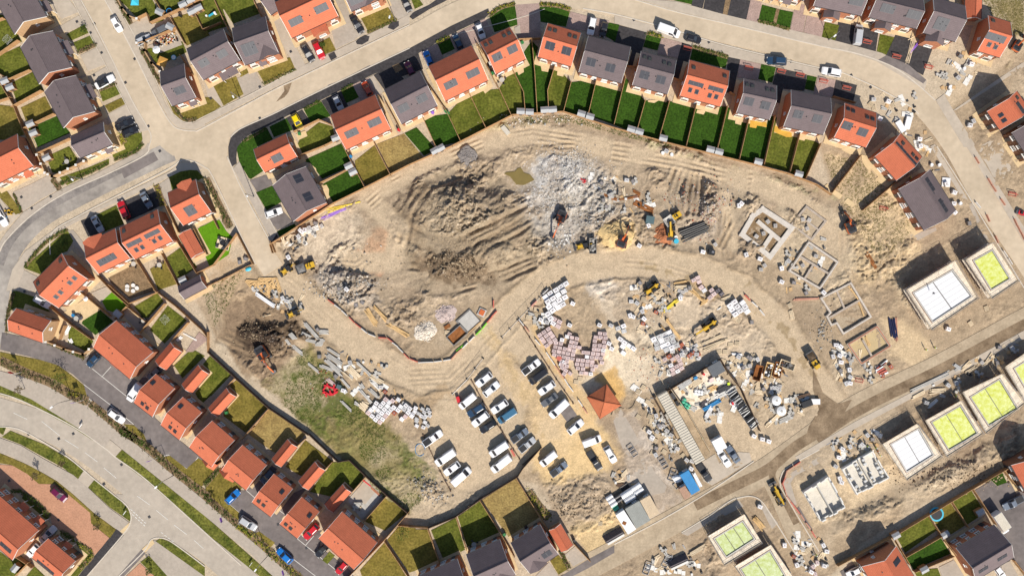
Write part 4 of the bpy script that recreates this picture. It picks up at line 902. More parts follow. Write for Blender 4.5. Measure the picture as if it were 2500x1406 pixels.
def footing(corners,label,h=0.45,w=0.34,m='brick',inner=None,floor=None,cross=(),raw=True,fz=0.06,rim=None):
 C = [W(p,0,raw) for p in corners]; o0 = sum(C,Vector((0,0)))/len(C); r = thing('foundation',(o0.x,o0.y,0),0,label,'foundation','house foundations'); C = [p-o0 for p in C]; n = len(C); a = MB(); b = MB(); z = max(-.02,gz(o0.x,o0.y)*0)
 for i in range(n):
  s,e = C[i],C[(i+1) % n]; d = (e-s).normalized()*w/2; a.bar((s.x-d.x,s.y-d.y,h/2-.1),(e.x+d.x,e.y+d.y,h/2-.1+i*.004),w,h+.2,m)
  nn = Vector((-d.y,d.x))*1.0
  if rim: a.bar((s.x,s.y,h+.045+i*.004),(e.x,e.y,h+.045+i*.004),w*.45,.05,rim)
 a.obj('footing_wall',r)
 for k,(p,q) in enumerate(cross): s,e = W(p,0,raw)-o0,W(q,0,raw)-o0; c = MB(); c.bar((s.x,s.y,h/2-.11-k*.004),(e.x,e.y,h/2-.11-k*.004),w*.85,h+.15,m); c.obj('cross_wall',r)
 if floor: o = link('floor_fill',fan_mesh('floor_fill',[(p.x,p.y) for p in C],-.3,fz,floor),r)
 return r
def cabin(c4,h,label,m,door=True,ribs=True,name='site_cabin',cat='site cabin',group='site cabins',windows=True):
 Q = [W(p,h) for p in c4]; o0 = sum(Q,Vector((0,0)))/4; e = Q[1]-Q[0]; f = Q[3]-Q[0]; ln,wd2 = e.length,f.length; rz = math.atan2(e.y,e.x); r = thing(name,(o0.x,o0.y,max(-.04,gz(o0.x,o0.y))),rz,label,cat,group)
 a = MB(); a.box((0,0,h/2+.05),(ln,wd2,h-.1),m); a.obj('wall',r); b = MB(); b.box((0,0,h+.03),(ln+.05,wd2+.05,.08),m)
 if ribs:
  n = int(ln/.36)
  for i in range(n): b.box((-ln/2+(i+.5)*ln/n,0,h+.10),(.16,wd2,.09),m)
 b.obj('roof',r)
 if door:
  k = MB(); k.box((-ln*.25,0,1.05),(.9,.08,2.0),'door_dark'); o = k.obj('door',r); o.location = (0,-wd2/2,0)
  if windows: add_window(r,ln*.2,-wd2/2,1.5,math.pi,1.2,.9); add_window(r,ln*.2,wd2/2,1.5,0,1.2,.9)
 return r
# ================= setting: roads, pavements, gardens =================
R1 = [(190,-70),(227,0),(310,160),(394,315),(440,360)]
R1B = [(440,330),(500,372),(551,427),(585,505),(607,555),(643,621),(668,660)]
R2 = [(420,365),(500,335),(560,306),(820,177),(1000,95),(1102,40),(1180,10),(1280,-8),(1400,-6),(1500,13),(1756,74),(1900,108),(2025,143),(2128,174),(2205,215),(2270,275),(2333,360),(2400,480),(2486,606),(2580,750)]
R3 = [(470,350),(400,378),(345,404),(230,460),(115,522),(51,580),(16,640),(-2,720),(-12,800),(-30,850)]
R5 = [(-60,990),(0,1005),(110,1040),(210,1095),(320,1180),(440,1280),(560,1385),(650,1470)]
R6 = [(2560,755),(2500,785),(2300,893),(2150,964),(2050,1020),(1922,1112),(1845,1163),(1730,1226),(1500,1350),(1380,1410)]
R6B = [(1870,1150),(1900,1210),(1935,1290),(1965,1350)]
for pts,w in ((R1,56),(R1B,56),(R2,60),(R3,56),(R6,64),(R6B,44)): flat_line(pts,w)
HT[...] = np.where(site < 0.02,np.minimum(HT,-0.03),HT)
ribbon('road',R1,0,5.5,0.020,'road_sand'); ribbon('road',R1B,0,5.4,0.024,'road_sand'); ribbon('road',R2,0,5.6,0.028,'road_sand')
ribbon('road',R3,0,4.9,0.014,'asphalt_mid'); ribbon('road',R5,0,6.6,0.02,'asphalt_grey')
ribbon('road',R6,0,6.2,0.016,'road_dirty'); ribbon('road',R6B,0,4.0,0.012,'road_dirty')
ribbon('mud_stain',[(2560,758),(2450,815),(2300,896),(2150,968),(2060,1018),(1990,1068)],.4,2.7,0.022,'mud_road'); ribbon('mud_stain',[(2560,745),(2380,840),(2200,930),(2080,990)],2.3,.7,0.021,'mud_road'); ribbon('mud_stain',[(1990,1068),(1940,1100),(1880,1150),(1800,1190),(1700,1240)],-.7,2.6,0.023,'mud_road'); ribbon('mud_stain',[(1900,1120),(1880,1160),(1905,1210),(1940,1280)],.5,1.6,0.024,'mud_road')
slab('mud_stain',[(1985,900),(2010,960),(2045,985),(2080,975),(2060,1010),(2010,1040),(1960,1090),(1975,1040),(2000,1000),(1985,950)],'mud_road',0.026,raw=True)
T(0,0); slab('road',[(1250,1180),(1560,1080),(1850,1250),(1953,1230),(2200,1180),(2150,1600),(1800,1640),(1400,1560),(1200,1500)],'road_sand',0.008)
# resurfaced and patched lengths
T(0,350); slab('road_patch',[(1145,250),(1465,82),(1512,160),(1185,335)],'asphalt',0.036)
ribbon('road_patch',[(330,408),(300,425),(245,453),(170,491),(112,524),(60,566),(28,610),(12,650)],-1.25,1.9,0.034,'asphalt_dark2')
T(500,0); slab('footpath',[(225,1406),(250,1310),(340,1235),(640,1100),(900,970),(1280,785),(1953,465),(2353,250),(2703,85),(2718,130),(2673,175),(2353,325),(1953,560),(1600,715),(1100,960),(780,1110),(590,1210),(440,1280),(370,1325),(310,1406),(300,1500),(305,1560),(260,1590),(228,1500)],'asphalt_new',0.09)
slab('tarmac_patch',[(1175,525),(1235,495),(1262,550),(1205,582)],'asphalt_new',0.10)
slab('tarmac_patch',[(1440,400),(1480,365),(1530,340),(1572,350),(1560,395),(1500,430),(1450,425)],'asphalt_new',0.10)
slab('tarmac_patch',[(1745,270),(1775,215),(1850,205),(1852,250),(1800,290)],'asphalt_new',0.10)
T(1000,0); slab('tarmac_patch',[(0,165),(30,125),(190,50),(260,0),(400,-20),(330,20),(190,90),(30,190)],'asphalt_new',0.06)
T(500,0); slab('mud_stain',[(680,975),(760,870),(750,820),(830,790),(800,880),(760,930)],'mud_road',0.034); slab('mud_stain',[(1165,830),(1180,810),(1268,780),(1262,800)],'asphalt',0.034); slab('mud_stain',[(1370,730),(1570,625),(1585,632),(1400,722)],'asphalt',0.034)
T(0,1046); slab('road',[(1100,620),(1245,800),(1252,890),(1180,1015),(825,1420),(1115,1420),(1372,1165),(1450,1060),(1530,1036),(1640,1078),(2000,1300),(1700,900),(1300,640)],'asphalt_grey',0.012)
T(1000,350); slab('puddle',[(900,290),(960,320),(1020,395),(1090,400),(1190,350),(1150,300),(1090,280),(1060,230),(1030,240),(1000,270),(930,275)],'puddle',0.03,bottom=-.4)
T(2000,350); slab('footway',[(1330,-90),(1420,-60),(1953,800),(1953,950)],'pave_tan',0.07); slab('footway',[(1060,30),(1100,10),(1300,340),(1420,540),(1360,520),(1230,310)],'pave_tan',0.07)
T(2000,0); slab('path',[(1270,1060),(1310,1050),(1953,640),(1953,590),(1700,760)],'pave_tan',0.05); slab('footway',[(1110,960),(1190,900),(1270,1040),(1500,1406),(1380,1406)],'pave_tan',0.06)
T(2000,700); slab('footway',[(2000,390),(2000,470),(850,1080),(380,1330),(-200,1660),(-230,1620),(330,1290),(870,1010),(1600,610)],'pave_tan',0.07)
# kerbs
K = 'kerb'
for pts,t in [((0,0),[(770,0),(900,235),(1060,550),(1260,960),(1420,1240),(1442,1320),(1425,1387),(1380,1480),(1060,1645),(620,1845),(300,2055),(60,2290),(0,2400)]),((0,0),[(1000,0),(1240,440),(1480,920),(1610,1150),(1700,1230),(1850,1250),(1953,1215),(2593,870),(2853,745),(3203,575),(3906,240)]),
               ((0,350),[(480,1060),(500,850),(740,700),(1060,530),(1600,250),(1720,170),(1830,170),(1953,230),(2030,320),(2290,860),(2440,1150)]),((500,350),[(215,130),(260,230),(370,470),(640,965)]),
               ((1500,0),[(-300,85),(0,140),(500,270),(1000,420),(1400,520),(1953,650),(2153,690),(2483,830),(2793,1000),(2900,1090)]),((1500,0),[(190,0),(600,120),(1200,260),(1953,440),(2253,500),(2513,580),(2753,700),(3060,960)]),
               ((500,0),[(248,1310),(340,1230),(640,1095),(900,965),(1280,780),(1953,462)]),((2000,350),[(1120,30),(1420,500),(1620,830),(1953,1380)]),((1500,1046),[(640,990),(900,830),(1100,690),(1200,655),(1310,645),(1400,690),(1500,830),(1800,1310)]),((1500,1046),[(1953,200),(1650,370),(1590,450),(1580,530),(1620,620),(1950,1170)]),
               ((1500,1046),[(0,1100),(460,860),(900,600),(1330,310)]),((0,1046),[(-60,-20),(170,0),(420,130),(640,265),(800,395),(900,480),(1100,640),(1200,720),(1245,800),(1245,890),(1180,1000),(830,1406)]),((0,1046),[(1130,1406),(1370,1170),(1440,1060),(1530,1040),(1640,1080),(1953,1310)]),((0,1046),[(-60,-350),(200,-270),(700,-20),(1000,185),(1100,270),(1400,490),(1953,985),(2300,1300)])]:
 T(*pts); ribbon('kerb',[(TX+a/3.906,TY+b/3.906) for a,b in t],0,0.26,0.11,K)
# thin edging between footways and plots
for pts,t in [((0,0),[(690,0),(1000,610),(1340,1270)]),((0,0),[(1095,0),(1380,530),(1600,1010),(1680,1110),(1760,1165),(1850,1165),(1953,1110),(2453,1010-140),(2820,660)]),((500,350),[(420,350),(690,860)]),((500,0),[(3240,90),(3000,175),(2400,330)])]:
 T(*pts); ribbon('edging',[(TX+a/3.906,TY+b/3.906) for a,b in t],0,0.16,0.095,K)
# footways tinted
T(0,0); slab('footway',[(700,5),(765,5),(1412,1245),(1340,1260)],'pave_tan',0.07); slab('footway',[(1010,5),(1090,5),(1370,530),(1590,1010),(1670,1115),(1755,1172),(1850,1175),(1953,1120),(1953,1205),(1850,1240),(1705,1222),(1618,1145),(1485,910)],'pave_tan',0.07)
T(500,0); slab('footway',[(0,1120),(640,790),(870,660),(1250,485),(1953,140),(1953,225),(1250,560),(640,850),(0,1185)],'pave_tan',0.07)
T(0,350); slab('footway',[(220,660),(560,450),(900,300),(1380,50),(1410,0),(1430,10),(1400,90),(1060,270),(620,470),(330,660),(60,905),(0,1030),(-40,1000),(60,850)],'pave_grey',0.07)
slab('footway',[(60,1406),(120,1200),(240,1030),(480,850),(760,700),(1060,545),(1620,270),(1720,190),(1830,185),(1930,240),(1900,260),(1810,255),(1720,270),(1600,330),(1300,480),(950,640),(640,800),(420,960),(240,1180),(150,1406)],'pave_tan',0.07)
T(500,350); slab('footway',[(270,240),(330,175),(420,360),(690,850),(640,940),(400,480)],'pave_grey',0.07)
T(1500,0); slab('footway',[(200,-10),(600,20),(1000,130),(1250,190),(1953,350),(2100,390),(2553,510),(2980,770),(2960,860),(2500,590),(2253,510),(1953,445),(1200,250),(600,110)],'pave_tan',0.07); slab('footway',[(0,150),(500,280),(1000,430),(1400,530),(1953,660),(2153,700),(2103,745),(1953,735),(1400,610),(1080,545),(650,410),(0,225)],'pave_tan',0.07)
T(2000,0); slab('footway',[(640,530),(850,620),(1020,765),(990,800),(800,680),(560,575)],'asphalt',0.08); slab('footway',[(270,490),(300,440),(560,500),(530,570)],'pave_grey',0.08)
# driveways, bays, parking
DR = [
 (0,0,[(510,0),(640,-30),(750,120),(590,185),(480,60)],'pave_tan'),(0,0,[(545,270),(755,150),(805,240),(640,310)],'pave_tan'),(0,0,[(765,530),(925,455),(1000,620),(840,680)],'pave_tan'),(0,0,[(870,720),(1010,640),(1050,720),(1120,810),(940,830)],'pave_tan'),(0,0,[(1010,1100),(1200,1000),(1330,1240),(1180,1310),(1080,1250)],'pave_tan'),
 (0,0,[(1225,250),(1400,150),(1450,235),(1600,180),(1610,290),(1330,480)],'pave_tan'),(0,0,[(1953,730),(1953,820),(2113,980),(2200,1010),(2013,760)],'pave_tan'),
 (500,0,[(300,755),(480,668),(560,830),(375,920)],'pave_grey'),(500,0,[(0,790),(80,820),(170,1020),(60,1070)],'pave_tan'),(500,0,[(600,150),(690,110),(960,620),(870,660),(700,350)],'pave_tan'),(500,0,[(1200,260),(1360,185),(1440,380),(1250,470)],'pave_grey'),(500,0,[(870,400),(1040,380),(1150,520),(1000,610)],'pave_tan'),(500,0,[(1200,0),(1340,-40),(1540,320),(1440,370)],'pave_grey'),(500,0,[(1745,10),(1880,-60),(2010,130),(1830,190)],'pave_grey'),
 (0,350,[(125,465),(300,390),(380,540),(215,655)],'pave_grey'),(0,350,[(300,390),(470,300),(545,450),(380,540)],'pave_grey'),(0,350,[(770,740),(900,690),(1000,840),(840,890)],'asphalt_new'),(0,350,[(1200,545),(1460,430),(1540,590),(1440,640),(1220,740),(1130,590)],'asphalt_new'),(0,350,[(1510,400),(1610,330),(1660,470),(1600,600)],'pave_grey'),(0,350,[(160,1200),(215,1200),(370,1280),(330,1406),(80,1406)],'pave_grey'),(0,350,[(640,830),(700,830),(860,1020),(820,1090),(700,960)],'pave_grey'),(0,350,[(0,520),(60,600),(190,680),(60,820),(0,840)],'pave_tan'),
 (500,0,[(775,1130),(930,1048),(1020,1180),(850,1260)],'asphalt_new'),(500,0,[(1110,965),(1300,870),(1370,1020),(1195,1100)],'asphalt_new'),(500,0,[(1410,810),(1560,745),(1690,910),(1480,960)],'pave_pink'),(500,0,[(1560,745),(1610,720),(1700,880),(1650,915)],'pave_tan'),(500,0,[(1610,720),(1780,625),(1930,790),(1720,870)],'asphalt_new'),
 (1000,0,[(-120,590),(80,495),(130,660),(-100,740)],'asphalt_new'),(1000,0,[(95,490),(265,420),(320,560),(180,640)],'pave_pink'),(1000,0,[(380,350),(555,265),(640,410),(460,490),(430,470)],'pave_pink'),(1000,0,[(555,265),(720,180),(800,320),(670,410),(640,415)],'pave_pink'),(1000,0,[(1012,50),(1235,35),(1252,370),(1035,385)],'pave_pink'),(1000,0,[(1535,115),(1690,155),(1680,300),(1500,270)],'pave_pink'),(1000,0,[(1690,155),(1900,200),(1870,360),(1680,330)],'pave_pink'),
 (1000,0,[(1050,410),(1150,380),(1210,620),(1140,640)],'pave_tan'),(1500,0,[(10,235),(205,285),(170,450),(-10,410)],'asphalt_new'),(1500,0,[(205,285),(310,310),(215,655),(120,620)],'asphalt_new'),(1500,0,[(450,360),(645,410),(600,560),(410,520)],'pave_pink'),(1500,0,[(645,410),(745,440),(655,770),(550,750)],'asphalt_new'),(1500,0,[(1080,545),(1200,570),(1130,900),(1065,880)],'asphalt_new'),(1500,0,[(1200,570),(1400,615),(1370,765),(1170,740)],'pave_pink'),(1500,0,[(1545,650),(1645,670),(1580,990),(1500,960),(1510,800)],'asphalt_new'),(1500,0,[(1645,670),(1835,715),(1810,870),(1610,850)],'asphalt_new'),(1500,0,[(1940,730),(2110,765),(2075,935),(1900,900)],'pave_pink'),
 (1500,0,[(750,-20),(860,0),(840,85),(735,55)],'asphalt_new'),(1500,0,[(868,-20),(1060,-10),(1035,145),(848,90)],'asphalt_new'),(1500,0,[(1110,-20),(1300,10),(1255,190),(1075,155)],'asphalt_new'),(1500,0,[(1300,0),(1410,0),(1370,220),(1258,190)],'pave_pink'),(1500,0,[(1730,30),(1840,60),(1800,310),(1675,290)],'pave_pink'),(1500,0,[(1845,100),(2010,130),(1980,365),(1805,310)],'pave_pink'),
 (2000,0,[(185,195),(570,270),(540,490),(150,400)],'asphalt_new'),(2000,0,[(740,310),(1090,390),(1075,480),(990,720),(640,525),(700,400)],'asphalt_new'),(2000,0,[(160,765),(360,815),(325,970),(125,935)],'asphalt_new'),
 (0,700,[(20,435),(430,520),(790,690),(910,610),(1250,880),(1400,860),(1480,1250),(1710,1460),(1940,1640),(1780,1735),(1560,1600),(1410,1540),(1340,1420),(1275,1310),(1140,1295),(1030,1190),(830,1050),(800,930),(690,830),(500,730),(300,670),(0,600)],'asphalt'),
 (500,1046,[(200,680),(330,590),(400,590),(480,510),(620,340),(720,400),(640,800),(830,620),(960,560),(1150,760),(930,1000),(1110,970),(1100,1130),(1390,1350),(1420,1406),(1290,1480),(900,1406),(800,1260),(700,1130),(640,1080),(520,970),(440,1010),(310,900),(340,810)],'asphalt'),
 (0,1046,[(-20,340),(120,350),(280,440),(370,525),(520,530),(620,600),(860,800),(870,900),(1050,1045),(900,1205),(830,1110),(700,1040),(500,930),(480,830),(230,600),(120,590),(0,660),(-40,600)],'pave_terra'),(0,1046,[(380,990),(520,930),(560,960),(440,1060),(330,1180),(270,1200),(250,1150)],'pave_tan'),(0,1046,[(1335,1280),(1475,1406),(1200,1406)],'pave_terra'),
 (0,1046,[(1110,955),(1180,1015),(830,1410),(745,1410)],'asphalt_new'),(0,1046,[(1350,1150),(1395,1180),(1180,1410),(1120,1410)],'asphalt'),
 (2000,1046,[(1480,590),(1640,495),(1690,545),(1840,500),(1900,560),(1960,560),(2000,900),(2000,1500),(1950,1400),(1830,1200),(1700,900),(1640,870)],'asphalt'),(2000,1046,[(1140,1320),(1280,1250),(1440,1406),(1170,1406)],'pave_grey'),(2000,1046,[(1690,1310),(1820,1260),(1900,1406),(1690,1406)],'pave_grey'),(2000,1046,[(200,1360),(350,1280),(440,1406),(220,1406)],'asphalt'),
 (500,350,[(430,355),(610,295),(650,395),(500,465)],'asphalt'),(500,350,[(580,690),(740,640),(840,750),(690,830),(610,720)],'asphalt'),(500,350,[(620,880),(670,850),(700,890),(650,930)],'asphalt_new'),
 (1000,1046,[(1480,1200),(1590,1110),(1690,1240),(1560,1310)],'pave_grey'),(1000,1046,[(1200,1406),(1330,1270),(1420,1406)],'pave_grey'),(1000,1046,[(1440,1406),(1710,1240),(1953,1110),(1953,1180),(1700,1330),(1550,1406)],'asphalt'),
 (2000,350,[(1490,50),(1700,-60),(1850,280),(1690,380),(1590,190)],'pave_tan'),(2000,350,[(1420,580),(1460,570),(1620,930),(1570,900)],'pave_grey'),(2000,350,[(860,880),(1110,800),(1120,830),(880,960)],'pave_grey'),(1500,1046,[(640,1000),(1000,780),(1190,680),(1230,740),(830,940),(700,1020)],'pave_grey'),(1500,1046,[(1370,690),(1400,700),(1560,900),(1500,960)],'pave_grey'),(1500,1046,[(1590,540),(1680,420),(1953,270),(1953,330),(1720,450),(1680,520),(1740,720),(1700,740)],'pave_grey'),(1500,1046,[(1730,770),(1760,740),(1890,960),(1850,950)],'asphalt'),
 (1500,700,[(-10,1280),(60,1160),(200,1400),(380,1760),(500,1900),(480,1960),(300,2000),(60,1500)],'pave_grey'),(1500,1046,[(780,350),(960,240),(1000,330),(1180,220),(1290,230),(1310,310),(930,540),(850,500)],'pave_tan'),
]
for x,y,p,m in DR: T(x,y); slab('driveway' if 'pave' in m or 'asph' in m else 'path',p,m,0.04)
# pavements beside the main road
T(0,1046)
slab('footway',[(-20,80),(200,160),(420,290),(700,440),(840,560),(1050,760),(1230,890),(1160,990),(900,800),(700,620),(540,490),(300,360),(100,260),(-20,225)],'pave_grey',0.08)
slab('footway',[(-20,-555),(300,-470),(640,-330),(870,-210),(1130,0),(1350,190),(1650,440),(1900,640),(2200,900),(2700,1320),(2900,1500),(2700,1500),(2400,1200),(1953,830),(1170,200),(1050,100),(1000,180),(900,120),(740,-10),(300,-280),(-20,-420)],'pave_grey',0.08)
slab('footway',[(1390,1170),(1470,1060),(1953,1406),(1600,1406),(1430,1215)],'pave_grey',0.07); slab('tactile_paving',[(1145,975),(1250,880),(1240,920),(1180,1000)],'patio',0.10); slab('tactile_paving',[(1355,1145),(1455,1055),(1475,1090),(1385,1180)],'patio',0.10); slab('tactile_paving',[(745,480),(800,400),(905,480),(840,560)],'pave_tan',0.10); slab('tactile_paving',[(995,180),(1050,105),(1160,195),(1100,270)],'pave_tan',0.10)
VG = [
 (0,1046,[(20,80),(100,20),(420,150),(640,280),(805,400),(740,480),(600,370),(380,250),(200,150)],'verge'),(0,1046,[(840,555),(905,485),(1120,660),(1220,760),(1245,830),(1245,885),(1050,750)],'verge'),(0,1046,[(1100,270),(1165,200),(1500,470),(1953,830),(2430,1250),(2600,1406),(2480,1406),(1953,985),(1400,500)],'verge'),(0,1046,[(-20,-420),(300,-290),(740,-20),(1055,105),(1000,185),(700,-10),(400,-170),(180,-280),(-20,-330)],'verge'),(0,1046,[(-20,225),(300,360),(540,500),(700,630),(900,810),(1105,960),(1050,1040),(870,900),(860,800),(620,600),(520,525),(370,525),(260,430),(110,345),(-20,325)],'lawn_olive'),(0,1046,[(1470,1080),(1530,1045),(1640,1085),(1953,1300),(1953,1406),(1860,1406)],'verge'),(0,1046,[(1340,1270),(1420,1210),(1660,1406),(1480,1406)],'verge'),(0,1046,[(-20,-30),(60,-20),(30,60),(-20,30)],'verge'),
 (0,700,[(0,620),(400,700),(560,750),(690,850),(800,940),(830,1040),(740,1010),(560,930),(300,800),(0,690)],'lawn_olive'),(0,700,[(1180,1310),(1280,1320),(1370,1400),(1430,1540),(1400,1500),(1290,1420)],'lawn_olive'),(0,1046,[(1560,275),(1620,255),(1780,380),(1890,280),(2100,390),(2050,480),(1880,570),(1740,420)],'lawn_olive'),(500,1046,[(20,470),(150,370),(360,560),(330,590),(190,680),(330,800),(320,880),(240,850),(0,640)],'lawn_olive'),(500,1046,[(450,1010),(520,980),(670,1085),(600,1160)],'lawn_olive'),
 (0,0,[(635,330),(805,240),(850,315),(680,390)],'lawn'),(0,0,[(700,410),(870,340),(915,430),(750,510)],'lawn'),(0,0,[(940,850),(1110,800),(1155,895),(980,970)],'lawn'),(0,0,[(1000,1010),(1170,930),(1200,990),(1040,1075)],'lawn_olive'),(0,0,[(1100,1330),(1350,1260),(1360,1330),(1330,1400),(1170,1480),(1080,1450)],'lawn'),
 (0,0,[(1130,0),(1420,-60),(1560,200),(1450,235),(1400,140),(1320,190),(1200,60)],'lawn'),(0,0,[(1430,-60),(1560,150),(1900,0),(1850,-100)],'lawn'),(0,0,[(1640,180),(1860,110),(2000,340),(1780,440)],'lawn_olive'),(0,0,[(1400,470),(1740,400),(1780,500),(1530,620),(1480,600)],'lawn'),(0,0,[(1540,830),(1680,1020),(1900,930),(2020,930),(2110,1020),(1880,1150),(1750,1160),(1660,1090)],'lawn_olive'),(0,0,[(1870,-80),(2000,150),(2200,60),(2060,-140)],'lawn'),
 (0,0,[(-20,140),(-20,500),(210,400),(140,280),(50,150)],'lawn'),(0,0,[(-20,540),(200,440),(300,680),(90,770),(-20,700)],'lawn'),(0,0,[(100,800),(310,690),(420,870),(170,1000)],'lawn'),(0,0,[(200,1030),(430,920),(520,1100),(330,1190),(250,1160)],'lawn_olive'),(0,0,[(270,1230),(540,1110),(670,1270),(360,1406),(330,1330)],'lawn_dark'),(0,0,[(-20,1000),(140,1020),(250,1280),(60,1340),(-20,1330)],'lawn_olive'),(0,0,[(-20,790),(60,880),(100,950),(-20,980)],'lawn'),
 (0,350,[(440,130),(660,30),(740,150),(700,230),(590,290),(500,280)],'lawn'),(0,350,[(570,330),(850,230),(1040,150),(1040,200),(640,400)],'lawn'),(0,350,[(1060,90),(1330,-20),(1370,20),(1280,90),(1100,170)],'lawn'),(0,350,[(-20,400),(70,460),(210,660),(150,680),(0,520)],'lawn_olive'),(0,350,[(230,1190),(640,820),(700,930),(640,1030),(580,1050),(390,1250)],'lawn'),(0,350,[(890,700),(1110,590),(1180,770),(1000,840)],'lawn'),(0,350,[(1610,310),(1780,250),(1880,260),(1960,340),(1990,430),(1870,340),(1720,380),(1650,480)],'lawn'),
 (0,350,[(1030,1220),(1330,1150),(1480,1406),(1240,1480),(1060,1330)],'earth_bed'),(0,350,[(1430,1200),(1570,1120),(1690,1340),(1510,1400)],'lawn_olive'),(0,350,[(1590,1090),(1740,980),(1880,1180),(1700,1300)],'lawn'),(0,350,[(1880,820),(2050,730),(2220,900),(2180,1060),(2000,1180),(1940,1030)],'lawn_vivid'),
 (500,350,[(-50,800),(140,730),(230,880),(100,1000),(170,1080),(60,1180),(0,1060)],'lawn_vivid'),(0,700,[(130,30),(340,100),(480,240),(150,200),(70,240)],'lawn'),(0,700,[(970,130),(1090,30),(1240,150),(1130,260),(1020,220)],'lawn_vivid'),(0,700,[(800,300),(920,190),(1080,330),(910,460),(780,350)],'lawn_dark'),(0,700,[(660,380),(760,390),(890,520),(830,620),(650,530)],'lawn'),(0,700,[(1280,190),(1500,60),(1560,140),(1390,320)],'lawn'),(0,700,[(1430,410),(1600,180),(1780,320),(1570,540)],'lawn'),(0,700,[(1660,750),(1830,590),(1953,660),(1740,870)],'lawn'),(0,700,[(1850,990),(1990,850),(2100,950),(1920,1120)],'lawn'),
 (500,700,[(-30,750),(50,660),(250,840),(60,1040),(-100,900)],'lawn'),(500,700,[(220,960),(310,880),(610,1140),(390,1390),(180,1230)],'lawn_olive'),(500,700,[(420,1406),(620,1160),(960,1406),(760,1640),(550,1500)],'lawn_dry'),(500,1046,[(430,50),(620,-150),(920,60),(760,230),(650,220)],'lawn_dry'),(500,1046,[(770,360),(960,110),(1220,310),(1050,500),(900,440)],'lawn_olive'),(500,1046,[(1000,600),(1220,320),(1390,310),(1540,440),(1330,680),(1180,640)],'lawn'),(500,1046,[(1520,880),(1740,640),(1940,790),(1720,970)],'lawn_olive'),(500,1046,[(1480,1350),(1720,1080),(1920,1406),(1500,1406)],'lawn_olive'),(500,1046,[(1740,1060),(1850,930),(2000,930),(2180,1300),(1950,1370)],'lawn_olive'),(500,1046,[(1120,1250),(1190,1170),(1240,1210),(1170,1290)],'lawn'),
 (1000,1046,[(0,960),(170,960),(280,1250),(60,1330),(0,1340)],'lawn_olive'),(1000,1046,[(205,970),(440,850),(530,1150),(330,1260)],'lawn'),(1000,1046,[(460,840),(670,690),(860,1000),(560,1150)],'lawn'),(1000,1046,[(690,680),(1010,470),(1260,880),(960,1050)],'lawn_dry'),(1000,1046,[(1340,1260),(1420,1200),(1520,1330),(1420,1390)],'lawn_olive'),
 (1500,0,[(315,310),(450,355),(410,485),(275,450)],'lawn_dark'),(1500,0,[(750,450),(1085,545),(1060,655),(720,570)],'lawn_dark'),(1500,0,[(1400,615),(1540,645),(1505,790),(1370,755)],'lawn_dark'),(1500,0,[(1840,720),(1930,740),(1900,870),(1815,850)],'lawn_dark'),(1500,0,[(1410,50),(1545,85),(1510,230),(1375,190)],'lawn_dark'),(1500,0,[(1575,95),(1705,120),(1670,290),(1540,240)],'lawn_dark'),(1500,0,[(1545,85),(1575,95),(1540,240),(1510,230)],'earth_bed'),(1500,0,[(1060,-10),(1110,0),(1075,155),(1032,145)],'earth_bed'),(1500,0,[(560,-20),(750,-10),(735,45),(540,0)],'lawn_dark'),
 (2000,0,[(55,215),(190,245),(150,400),(20,370)],'lawn'),(2000,0,[(580,330),(715,360),(640,525),(550,490)],'lawn'),
 (1000,0,[(760,160),(870,90),(1005,50),(1030,240),(810,310)],'lawn_dark'),(1000,0,[(1240,70),(1400,70),(1530,110),(1490,260),(1250,210)],'lawn_dark'),(1000,0,[(1900,220),(2000,240),(1960,400),(1870,350)],'lawn_dark'),(1000,0,[(265,415),(380,355),(430,470),(310,525)],'lawn_dark'),(1000,0,[(-190,590),(-120,580),(-60,660),(-130,700)],'earth_bed'),(1000,0,[(0,-40),(80,-20),(130,50),(50,90)],'lawn'),
 (500,0,[(80,820),(300,730),(370,900),(180,1010)],'lawn_olive'),(500,0,[(340,690),(430,620),(760,560),(815,550),(860,660),(570,800),(490,660),(340,740)],'lawn_olive'),(500,0,[(0,950),(50,1060),(0,1100),(-40,1110)],'lawn_olive'),(500,0,[(1090,410),(1190,360),(1250,480),(1150,520)],'lawn_olive'),(500,0,[(1490,180),(1740,60),(1830,190),(1560,310)],'lawn_olive'),(500,0,[(-120,-40),(100,-100),(230,250),(60,300),(-30,350)],'lawn'),(500,0,[(110,-20),(440,-60),(480,60),(530,130),(270,230)],'lawn'),
 (500,0,[(300,1406),(420,1300),(590,1220),(650,1330),(500,1400),(470,1440),(560,1630),(440,1710),(420,1700),(330,1550)],'lawn_dark'),(500,0,[(615,1210),(780,1130),(840,1240),(660,1310)],'lawn_dark'),(500,0,[(945,1050),(1110,970),(1200,1110),(1010,1170)],'lawn_dark'),(500,0,[(920,1300),(1090,1170),(1220,1210),(1240,1340),(930,1460),(880,1390)],'lawn'),(500,0,[(1300,870),(1410,815),(1470,930),(1350,985)],'lawn_dark'),
 (500,350,[(930,170),(1310,0),(1390,180),(1340,240),(1120,340),(1010,190)],'lawn_dark'),(500,350,[(1090,410),(1370,260),(1470,290),(1520,420),(1210,570)],'lawn_dark'),(500,350,[(490,470),(660,400),(730,560),(590,640)],'lawn_dark'),(500,350,[(690,840),(980,710),(990,740),(710,890)],'lawn_dark'),(500,350,[(1430,170),(1620,20),(1770,310),(1530,400),(1440,240)],'lawn_olive'),(500,350,[(1640,10),(1900,-90),(2080,130),(1780,300)],'lawn_dry'),(500,350,[(1905,-95),(2020,-150),(2210,60),(2090,120)],'lawn_dark'),
